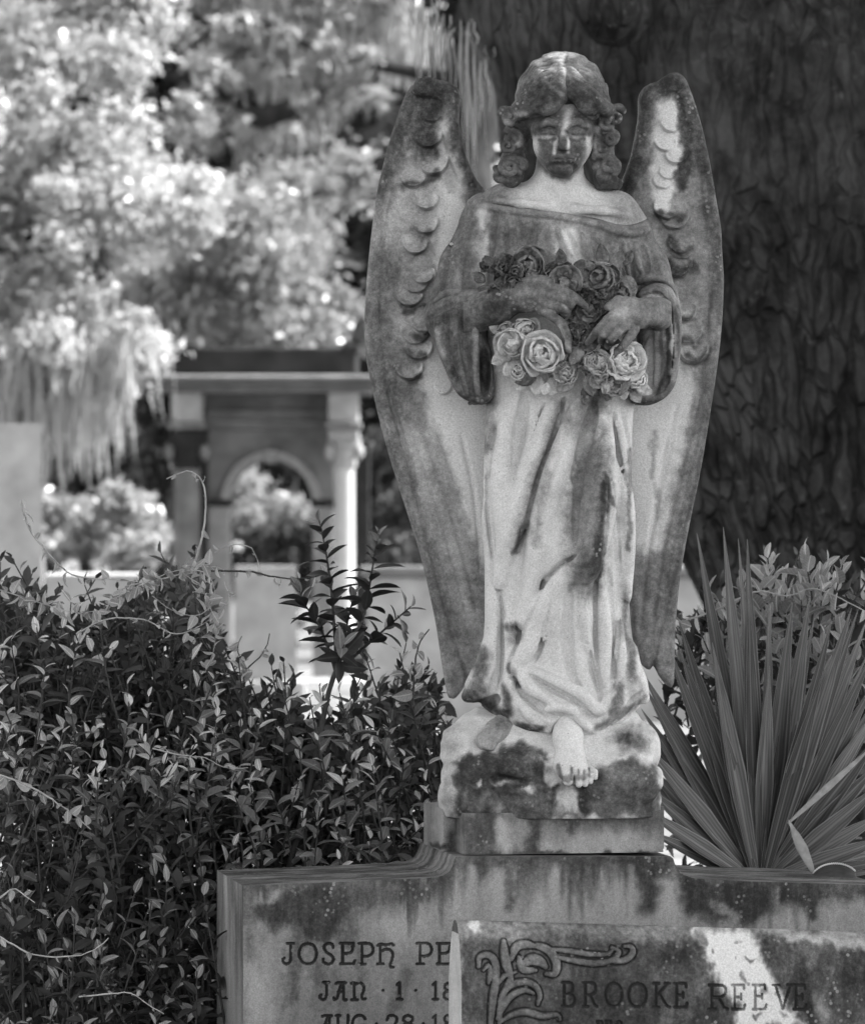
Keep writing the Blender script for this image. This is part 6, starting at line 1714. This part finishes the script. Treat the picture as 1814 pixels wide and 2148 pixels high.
def frame_of(dirv, up, roll=0.0):
    y = np.asarray(dirv, float); y = y / (np.linalg.norm(y) + 1e-9)
    z = np.asarray(up, float) - y * np.dot(up, y)
    if np.linalg.norm(z) < 1e-3: z = np.cross(y, (1, 0, 0.2))
    z /= np.linalg.norm(z)
    x = np.cross(y, z)
    c, s_ = math.cos(roll), math.sin(roll)
    return np.stack([x * c + z * s_, y, z * c - x * s_], 1)
def spray(path, nleaf, size, r_, start=0.25, young=5, spread=68):
    """leaves (pos, frame, size, young?) in a spiral along a stem path (n,3)"""
    seg = np.linalg.norm(np.diff(path, axis=0), axis=1); cum = np.concatenate([[0], np.cumsum(seg)])
    out = []
    a0 = r_.uniform(0, 6.28)
    for i in range(nleaf):
        t = start + (1 - start) * (i / max(1, nleaf - 1)) ** 0.85
        s_ = t * cum[-1]
        k = min(len(path) - 2, int(np.searchsorted(cum, s_) - 1) if s_ > 0 else 0)
        f = (s_ - cum[k]) / (seg[k] + 1e-9)
        p = path[k] * (1 - f) + path[k + 1] * f
        d = path[k + 1] - path[k]; d /= np.linalg.norm(d) + 1e-9
        a = a0 + i * 2.4
        ref = np.cross(d, (0.3, 1, 0.1)); ref /= np.linalg.norm(ref); bi = np.cross(d, ref)
        rad = ref * math.cos(a) + bi * math.sin(a)
        late = max(0.0, (i - (nleaf - young - 1)) / max(young, 1))
        el = R(spread - 24 * min(1, late) - 14 * t + r_.normal() * 9)
        ld = d * math.cos(el) + rad * math.sin(el)
        ld[2] -= 0.12 * (1 - late)
        up = d * math.sin(el) - rad * math.cos(el) + np.array((0, -0.15, 0.35))
        sz = size * (0.78 + 0.35 * math.sin(math.pi * min(1, t * 0.9))) * (1 - 0.30 * min(1, late)) * r_.uniform(0.62, 1.3)
        out.append((p, frame_of(ld, up, r_.normal() * 0.25), sz, late > 0.35))
    return out
def put_leaf(me, pos, fr, sz, parent, off, name='leaf'):
    o_ = bpy.data.objects.new(name, me)
    C.objects.link(o_)
    o_.parent = parent
    M = Matrix(np.array(fr * sz).tolist()).to_4x4()
    M.translation = Vector(pos - off)
    o_.matrix_local = M
    return o_
def plant(name, label, base, stems, leaves, mats, nmax, geos, stem_mat=STEM, fol_mat=FOL, cat='shrub', group=None, fills=None, rank=None):
    """stems: (path, r0, r1); leaves: spray tuples. The largest nmax leaves are parts, the rest one part of many."""
    o_ = empty(name, base); off = np.array(base, float)
    V, F_ = merge_np([tube_np(p, np.linspace(a, b, len(p)), 6) for p, a, b in stems])
    obj('stems', mesh_np('stems', V - off, F_, True), stem_mat, o_)
    order = sorted(range(len(leaves)), key=rank(leaves) if rank else (lambda i: -leaves[i][2]))
    for n_, i in enumerate(order[:nmax]):
        p, fr, sz, yg = leaves[i]
        put_leaf(mats[1 if yg else 0][i % len(mats[0])], p, fr, sz, o_, off)
    rest = [leaves[i] for i in order[nmax:]]
    if fills: rest = rest + fills
    if rest:
        parts = []
        for i, (p, fr, sz, yg) in enumerate(rest):
            Vg, Fg = LOWG[i % 3]
            parts.append(((fr * sz @ Vg.T).T + p - off, Fg))
        V, F_ = merge_np(parts)
        f_ = obj('foliage', mesh_np('foliage', V, [list(dict.fromkeys(q)) for q in F_.tolist()], True), fol_mat, o_); f_['kind'] = 'stuff'
    return tag(o_, label, cat, group)

def top_v(u):
    return np.interp(u, [-60, 0, 50, 110, 170, 240, 300, 380, 430, 452, 475, 530, 590, 640, 700, 760, 820, 870, 930], [1205, 1205, 1205, 1265, 1275, 1250, 1215, 1190, 1210, 1300, 1405, 1440, 1415, 1490, 1500, 1415, 1440, 1375, 1440])
def back_y(u):
    """the monument's rear face: plants right of its end stand behind it"""
    return 0.08 + (u - 510) * 0.001 * math.tan(TURN) + 0.10
def shrub_region(u0, u1, v0, v1, n, seed, size=0.047, fill=2000):
    r_ = np.random.default_rng(seed)
    stems, leaves = [], []
    tries = 0
    pts = []
    while len(pts) < n and tries < n * 40:
        tries += 1
        u, v = r_.uniform(u0, u1), r_.uniform(v0, v1)
        if r_.random() < 0.30: v = top_v(u) - 55 + abs(r_.normal()) * 70
        if v < max(v0, top_v(u)) + r_.uniform(-60, 40) or v > v1: continue
        if any((u - a) ** 2 + (v - b) ** 2 < 21 ** 2 for a, b in pts): continue
        pts.append((u, v))
    for u, v in pts:
        dep = np.interp(v, [1200, 1500, 1900, 2200], [0.75, 0.45, 0.0, -0.25]) + r_.uniform(-0.2, 0.25)
        if u > 430: dep = max(dep, back_y(u) + r_.uniform(0, 0.5))
        tip = np.array(P(u, v, dep))
        lean = np.array((r_.normal() * 0.32, r_.normal() * 0.22 - 0.12, 1.0)); lean /= np.linalg.norm(lean)
        L_ = r_.uniform(0.22, 0.36)
        root = tip - lean * L_ - np.array((r_.normal() * 0.05, -0.06, 0.05))
        midp = (tip + root) / 2 + r_.normal(size=3) * 0.015
        path = catmull([root, midp, tip], 0.035)
        stems.append((path, 0.0035, 0.0013))
        leaves += spray(path, int(r_.integers(10, 17)), size, r_, 0.12, 4)
    fills = []
    for k in range(fill):
        u, v = r_.uniform(u0, u1), r_.uniform(v0, v1 + 60)
        if v < top_v(u) + 30: continue
        dep = np.interp(v, [1200, 1500, 1900, 2200], [0.95, 0.75, 0.4, 0.2]) + r_.uniform(0.0, 0.6)
        if u > 430: dep = max(dep, back_y(u) + r_.uniform(0.2, 0.8))
        d = r_.normal(size=3) + np.array((0, -0.3, 0.3))
        fills.append((np.array(P(u, v, dep)), frame_of(d, r_.normal(size=3) + np.array((0, -0.5, 0.8))), size * r_.uniform(0.8, 1.3), False))
    uc = (u0 + u1) / 2
    base = (P(uc, 2000, 0.4).x, 0.55 if u1 < 470 else back_y(uc) + 0.4, 0.0)
    # a few stout canes from the ground
    for k in range(9):
        i = int(r_.integers(0, len(stems)))
        q = stems[i][0][0]
        b = np.array((base[0] + r_.normal() * 0.08, base[1] + r_.normal() * 0.05, -0.02))
        stems.append((catmull([b, b * 0.5 + q * 0.5 + r_.normal(size=3) * 0.03, q], 0.06), 0.006, 0.0035))
    return base, stems, leaves, fills
def near_rank(leaves):
    return lambda i: leaves[i][0][1] * 1.0 - leaves[i][2] * 4.0 - 0.15 * leaves[i][3]
for (u0, u1, v0, v1, n, seed, lab) in [
    (-40, 215, 1180, 1640, 84, 101, 'leafy shrub with bright tips at the left picture edge, upper half'),
    (190, 462, 1180, 1640, 96, 102, 'dense shrub overgrown by thin vines left of the sapling'),
    (440, 680, 1400, 1850, 80, 103, 'leafy shrub under the sapling, behind the monument left arm'),
    (660, 930, 1380, 1830, 84, 104, 'leafy shrub between the sapling and the angel plinth'),
    (-40, 225, 1600, 2200, 92, 105, 'leafy shrub in the lower left picture corner, leaves coloured darker for shade'),
    (200, 462, 1600, 2200, 92, 106, 'leafy shrub against the left end of the monument, leaves coloured darker for shade')]:
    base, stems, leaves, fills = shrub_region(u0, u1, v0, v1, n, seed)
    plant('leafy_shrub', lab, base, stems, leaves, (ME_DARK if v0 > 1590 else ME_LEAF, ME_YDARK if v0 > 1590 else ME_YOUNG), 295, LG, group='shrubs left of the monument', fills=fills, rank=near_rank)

# ------------------------------------------------------------------ the sapling that rises above the shrubs
r_ = np.random.default_rng(200)
ys = 0.45
def pth(pts, y=ys, step=0.02): return catmull([np.array(P(u, v, y + (q[0] if q else 0))) for u, v, *q in pts], step)
sap_st, sap_lv = [], []
main = pth([(560, 2080), (600, 1850), (640, 1690), (668, 1560), (690, 1450), (706, 1405)])
sap_st.append((main, 0.008, 0.0055))
brs = [([(706, 1405), (702, 1330), (694, 1230), (682, 1150), (668, 1085)], 30, 0.058), ([(704, 1408), (690, 1365), (668, 1310), (640, 1270), (628, 1240)], 20, 0.056), ([(708, 1400), (730, 1350, -0.05), (760, 1300, -0.05), (775, 1230), (786, 1160), (794, 1120)], 30, 0.056),
       ([(712, 1404), (745, 1375), (790, 1335), (830, 1300), (862, 1272)], 17, 0.056), ([(708, 1396), (724, 1330, 0.05), (734, 1280, 0.05), (742, 1250, 0.05)], 15, 0.054), ([(707, 1402), (715, 1370, -0.12), (722, 1352, -0.14)], 9, 0.066)]
for pts, nl, sz in brs:
    p = pth(pts)
    sap_st.append((p, 0.0042, 0.0014))
    sap_lv += spray(p, nl, sz, r_, 0.16, 4, 66)
plant('sapling', 'slender dark-stemmed sapling standing clear above the shrubs beside the angel wing', tuple(main[0] * (1, 1, 0)), sap_st, sap_lv, (ME_DARK, ME_SAPTIP), 290, LG, cat='sapling')

# ------------------------------------------------------------------ vines
def vine(label, pts, y, leaf_n, r0=0.0022, seed=1, sz=0.022, mat=None):
    r2 = np.random.default_rng(seed)
    p = catmull([np.array(P(u, v, y + r2.normal() * 0.01)) for u, v in pts], 0.012)
    p = p + r2.normal(size=p.shape) * 0.0006
    lv = []
    for k in range(leaf_n):
        i = int((k + 0.5 + r2.uniform(-0.3, 0.3)) / leaf_n * (len(p) - 1))
        d = r2.normal(size=3) * 0.6 + np.array((0, -0.2, -0.7 if r2.random() < 0.6 else 0.5))
        lv.append((p[i], frame_of(d, r2.normal(size=3)), sz * r2.uniform(0.6, 1.3), True))
    o_ = plant('vine', label, tuple(p[0]), [(p, r0, r0 * 0.45)], lv, (ME_VINE, ME_VINE), 60, RG, stem_mat=mat or GREYVINE, cat='vine', group='vines climbing over the shrubs')
    return o_
vine('pale vine tendril arching high in front of the arch tomb column', [(402, 1200), (418, 1150), (430, 1095), (431, 1040), (424, 1010), (410, 994), (392, 988), (370, 994), (350, 1005)], 0.5, 7, 0.0026, 301, 0.026)
vine('bright leafy vine slanting down from the large pale stone', [(42, 1050), (62, 1110), (92, 1150), (122, 1182), (152, 1205), (190, 1212), (240, 1216), (290, 1220)], 0.55, 16, 0.0024, 302, 0.028)
vine('dark horizontal vine reaching from the shrub to the sapling', [(430, 1198), (480, 1198), (530, 1200), (590, 1212), (650, 1212), (690, 1200)], 0.5, 14, 0.0026, 303, 0.022, STEM)
vine('thin curling tendril above the dark horizontal vine', [(450, 1160), (470, 1148), (500, 1142), (528, 1150), (540, 1178), (545, 1200)], 0.52, 3, 0.0016, 304, 0.014)
vine('tangled thin vine over the top of the vine-grown shrub', [(215, 1290), (250, 1240), (300, 1222), (360, 1210), (410, 1196), (440, 1210), (450, 1250), (420, 1290), (360, 1280), (320, 1250)], 0.4, 22, 0.0018, 305, 0.028)
vine('second thin vine looping below the tangled vine', [(160, 1330), (220, 1300), (300, 1300), (370, 1330), (440, 1300), (480, 1260), (470, 1220)], 0.35, 20, 0.0018, 306, 0.026)
vine('fine leafy vine spilling over the crest of the vine-grown shrub', [(230, 1262), (270, 1240), (320, 1216), (360, 1200), (400, 1190), (440, 1184), (470, 1196)], 0.3, 34, 0.0014, 316, 0.03)
vine('fine vine with small bright leaves along the right flank of the vine-grown shrub', [(380, 1200), (420, 1230), (440, 1270), (452, 1320), (446, 1370), (430, 1410)], 0.3, 30, 0.0014, 317, 0.03)
vine('fine leafy vine lying over the shrub at the left picture edge', [(-10, 1235), (40, 1250), (100, 1270), (160, 1285), (220, 1280)], 0.35, 30, 0.0014, 318, 0.028)
vine('pale vine hanging in a long bow across the lower left shrub', [(-10, 1960), (30, 1985), (70, 2004), (120, 2008), (170, 2004), (205, 1988), (228, 1968)], -0.45, 5, 0.0020, 307, 0.02)
vine('pale vine creeping at the bottom of the lower left shrubs', [(165, 2092), (230, 2086), (275, 2084), (310, 2108), (345, 2128)], -0.5, 4, 0.0018, 308, 0.018)
vine('pale hooked tendril at the left picture edge', [(-8, 1890), (15, 1872), (32, 1866), (52, 1880), (72, 1894)], -0.4, 3, 0.0020, 309, 0.022)
vine('leaning vine with paired leaves in the left shrub', [(-5, 1625), (40, 1640), (80, 1660), (120, 1685), (160, 1715), (190, 1740)], -0.1, 12, 0.0024, 310, 0.03)
vine('wiry vine low across the shrub under the sapling', [(320, 1570), (380, 1585), (430, 1590), (470, 1610), (520, 1612)], 0.2, 6, 0.0016, 311, 0.018)
vine('bare forked twig in front of the pale headstone', [(505, 1460), (512, 1420), (520, 1400), (545, 1380), (560, 1350), (566, 1330)], 0.5, 6, 0.0024, 312, 0.030, STEM)
vine('bare twig bending left beside the forked twig', [(518, 1404), (505, 1380), (498, 1360), (506, 1335)], 0.5, 5, 0.0018, 313, 0.028, STEM)
vine('dark climbing vine curling beside the lower angel wing', [(866, 1480), (868, 1420), (872, 1380), (882, 1345), (900, 1320)], 0.4, 9, 0.0028, 314, 0.04, STEM)

# ------------------------------------------------------------------ palmetto fan right of the angel
def palm_mat():
    m = NT('palmetto_blade')
    co = m.coord()
    sx = m.n('ShaderNodeSeparateXYZ'); m.l(co, sx.inputs[0])
    w1 = m.noise(m.coord((1, 0.03, 1)), 90, 3, 0.6)
    oi = m.n('ShaderNodeObjectInfo')
    base = m.mix(oi.outputs['Random'], 0.08, 0.17)
    c = m.math('MULTIPLY', base, m.ramp(w1, 0.3, 0.7, 0.55, 1.45, False))
    rib = m.ramp(m.math('ABSOLUTE', sx.outputs[0]), 0.0008, 0.0022, 1, 0)
    c = m.mix(m.math('MULTIPLY', rib, 0.4), c, 0.26)
    ed = m.attr('edge')
    c = m.mix(m.math('MULTIPLY', m.ramp(ed, 0.86, 0.97), 0.6), c, 0.30)
    pl = m.math('SINE', m.math('MULTIPLY', ed, 22.0))
    c = m.math('MULTIPLY', c, m.ramp(pl, -1, 1, 0.8, 1.2))
    m.col(c); m.rough(0.5)
    m.p.inputs['Specular IOR Level'].default_value = 0.3
    m.bump(w1, 0.3, 0.002)
    tr = m.n('ShaderNodeBsdfTranslucent'); m.l(c, tr.inputs['Color'])
    mx = m.n('ShaderNodeMixShader'); mx.inputs[0].default_value = 0.15
    m.l(m.p.outputs[0], mx.inputs[1]); m.l(tr.outputs[0], mx.inputs[2]); m.l(mx.outputs[0], m.out.inputs[0])
    return m.m
PALM = palm_mat()
DEADPALM = simple('dead_palm_blade', 0.28, 0.8, 40, 0.3)
pal_base = P(1592, 1900, 0.55)
pal = empty('palmetto', (pal_base.x, pal_base.y, 0)); poff = np.array(pal.location)
tag(pal, 'palmetto fan of stiff pointed blades right of the angel, behind the monument', 'palm')
def blade(tu, tv, y_tip, wpx, mat=PALM, bu=None, bv=1850, y0=0.50, bend=0.0, fold=0.5, name='leaf_blade'):
    b = np.array(P(bu if bu else 1592 + (tu - 1592) * 0.05, bv, y0)); t = np.array(P(tu, tv, y_tip))
    L_ = np.linalg.norm(t - b); d = (t - b) / L_
    fr = frame_of(d, (0.25, -1, 0.15))
    n = 12
    s_ = np.linspace(0, 1, n)
    w_ = wpx * 0.001 * np.interp(s_, [0, 0.15, 0.45, 0.7, 0.9, 1], [0.30, 0.62, 1.0, 0.72, 0.24, 0.02]) / 2
    V = []
    for i in range(n):
        z = bend * s_[i] ** 2 * L_
        V += [(-w_[i], s_[i] * L_, z + fold * w_[i]), (0, s_[i] * L_, z - 0.2 * w_[i]), (w_[i], s_[i] * L_, z + fold * w_[i])]
    V = np.array(V); V = np.vstack([V, V - np.array((0, 0, 0.0016))]); N = 3 * n
    F_ = []
    for i in range(n - 1):
        for k in range(2):
            a = i * 3 + k
            F_.append((a, a + 1, a + 4, a + 3)); F_.append((N + a, N + a + 3, N + a + 4, N + a + 1))
        a = i * 3; F_.append((a, a + 3, N + a + 3, N + a)); a = i * 3 + 2; F_.append((a, N + a, N + a + 3, a + 3))
    me = mesh_np(name, V, np.array(F_, dtype=np.int32), False, {'edge': np.tile([1.0, 0.0, 1.0], 2 * n)})
    o_ = obj(name, me, mat, pal)
    M = Matrix(fr.tolist()).to_4x4(); M.translation = Vector(b - poff)
    o_.matrix_local = M
    return o_
r_ = np.random.default_rng(410)
for tu, tv, wd in [(1463, 1118, 46), (1508, 1108, 44), (1554, 1126, 46), (1424, 1296, 48), (1417, 1358, 46), (1480, 1343, 46), (1540, 1366, 48), (1606, 1391, 46), (1662, 1420, 44), (1655, 1254, 50), (1703, 1250, 56), (1690, 1300, 44), (1779, 1268, 50), (1800, 1278, 44), (1826, 1300, 50), (1834, 1360, 48), (1840, 1420, 50), (1846, 1475, 46), (1850, 1530, 50), (1856, 1585, 46), (1860, 1640, 50), (1866, 1700, 46), (1870, 1755, 46), (1866, 1805, 40),
                   (1350, 1395, 46), (1345, 1440, 48), (1340, 1490, 46), (1338, 1540, 46), (1336, 1590, 44), (1334, 1640, 44), (1345, 1690, 40), (1350, 1740, 36), (1625, 1262, 34), (1745, 1300, 46), (1390, 1330, 40), (1560, 1250, 40), (1720, 1400, 44), (1770, 1450, 44), (1450, 1420, 44), (1500, 1470, 44)]:
    if r_.random() < 0.45: blade(tu + r_.uniform(-12, 12), tv + r_.uniform(0, 60), 0.60 + r_.uniform(-0.05, 0.2), wd * 0.6, y0=0.56, bend=r_.uniform(-0.06, 0.06), fold=r_.uniform(0.4, 0.9))
    blade(tu, tv, 0.50 + r_.uniform(-0.14, 0.10), wd * 0.92, y0=0.52 + r_.uniform(-0.03, 0.03), bend=r_.uniform(-0.07, 0.07), fold=r_.uniform(0.25, 0.7))
blade(1652, 1722, 0.30, 26, DEADPALM, 1706, 1832, 0.24, 0.05, 0.3)
blade(1836, 1560, 0.34, 16, DEADPALM, 1652, 1728, 0.30, 0.02, 0.4)
# roots of the fan: short trunk and leaf stalk
V, F_ = tube_np(catmull([(pal_base.x, pal_base.y, -0.05), (pal_base.x, pal_base.y - 0.02, 0.4), tuple(P(1592, 1852, 0.52))], 0.08), [0.035] * 1, 8)
obj('leaf_stalk', mesh_np('leaf_stalk', V - poff, F_, True), STEM, pal)

# rounded-leaf shrub behind the palmetto
r_ = np.random.default_rng(500)
stems, leaves = [], []
for k in range(120):
    u = r_.uniform(1425, 1850)
    tv = np.interp(u, [1425, 1460, 1560, 1620, 1700, 1760, 1850], [1300, 1220, 1180, 1165, 1160, 1185, 1160])
    v = tv + abs(r_.normal()) * 110
    if v > 1640: continue
    tip = np.array(P(u, v, r_.uniform(0.75, 1.35)))
    root = tip - np.array((r_.normal() * 0.06, -0.03, r_.uniform(0.14, 0.24)))
    path = catmull([root, (tip + root) / 2 + r_.normal(size=3) * 0.012, tip], 0.03)
    stems.append((path, 0.003, 0.0014))
    leaves += spray(path, int(r_.integers(7, 12)), 0.054, r_, 0.2, 4, 46)
fills = []
for k in range(700):
    u, v = r_.uniform(1410, 1860), r_.uniform(1280, 1860)
    fills.append((np.array(P(u, v, r_.uniform(1.2, 1.8))), frame_of(r_.normal(size=3) + np.array((0, -0.3, 0.4)), r_.normal(size=3)), 0.06, False))
b5 = (P(1640, 1900, 1.1).x, 1.1, 0.0)
for k in range(8):
    q = stems[int(r_.integers(0, len(stems)))][0][0]; b = np.array(b5) + np.array((r_.normal() * 0.1, 0, 0))
    stems.append((catmull([b, (b + q) / 2, q], 0.08), 0.006, 0.003))
plant('rounded_leaf_shrub', 'shrub with pale rounded leaves behind the palmetto blades', b5, stems, leaves, (ME_ROUND, ME_ROUND), 290, RG, fol_mat=FOL, rank=near_rank, fills=fills)
vine('wiry vine winding through the rounded leaves above the palmetto', [(1425, 1305), (1500, 1280), (1560, 1250), (1600, 1240), (1650, 1250), (1700, 1235), (1740, 1245), (1790, 1270), (1830, 1290)], 0.68, 10, 0.0024, 315, 0.03)

# fallen toothed leaf lying on the monument's right arm
r_ = np.random.default_rng(600)
fl = empty('fallen_leaf', P(1748, 1848, 0.12)); foff = np.array(fl.location)
tag(fl, 'curled toothed leaf lying on the monument right arm by the palmetto', 'leaf')
n = 46
top_, bot_ = [], []
for i in range(n):
    t = i / (n - 1)
    u = 1705 + 88 * t
    v = 1846 - 34 * math.sin(math.pi * min(1, max(0, t * 0.9 + 0.03))) ** 0.42 + (1.6 if i % 2 else 0)
    top_.append(np.array(P(u, v, 0.16 + 0.03 * math.sin(math.pi * t)))); bot_.append(np.array(P(u, 1846 + 4 * t, 0.10)))
m_ = 6
V = []
for i in range(n):
    for k in range(m_):
        s_ = k / (m_ - 1)
        p = bot_[i] * (1 - s_) + top_[i] * s_
        V.append(p + np.array((0, -0.018 * math.sin(math.pi * s_), 0)))
V = np.array(V); V = np.vstack([V, V + np.array((0, 0.003, 0))]); N = n * m_
F_ = []
for i in range(n - 1):
    for k in range(m_ - 1):
        a = i * m_ + k
        F_.append((a, a + m_, a + m_ + 1, a + 1)); F_.append((N + a, N + a + 1, N + a + m_ + 1, N + a + m_))
    a = i * m_ + m_ - 1; F_.append((a, a + m_, N + a + m_, N + a))
obj('leaf_blade', mesh_np('leaf_blade', V - foff, np.array(F_, dtype=np.int32), True), simple('fallen_leaf_dark', 0.05, 0.6, 60, 0.4), fl)
V, F_ = tube_np(np.array(top_) + np.array((0, -0.002, 0.001)), [0.0022] * n, 6)
obj('toothed_rim', mesh_np('toothed_rim', V - foff, F_, True), simple('fallen_leaf_rim', 0.5, 0.6), fl)
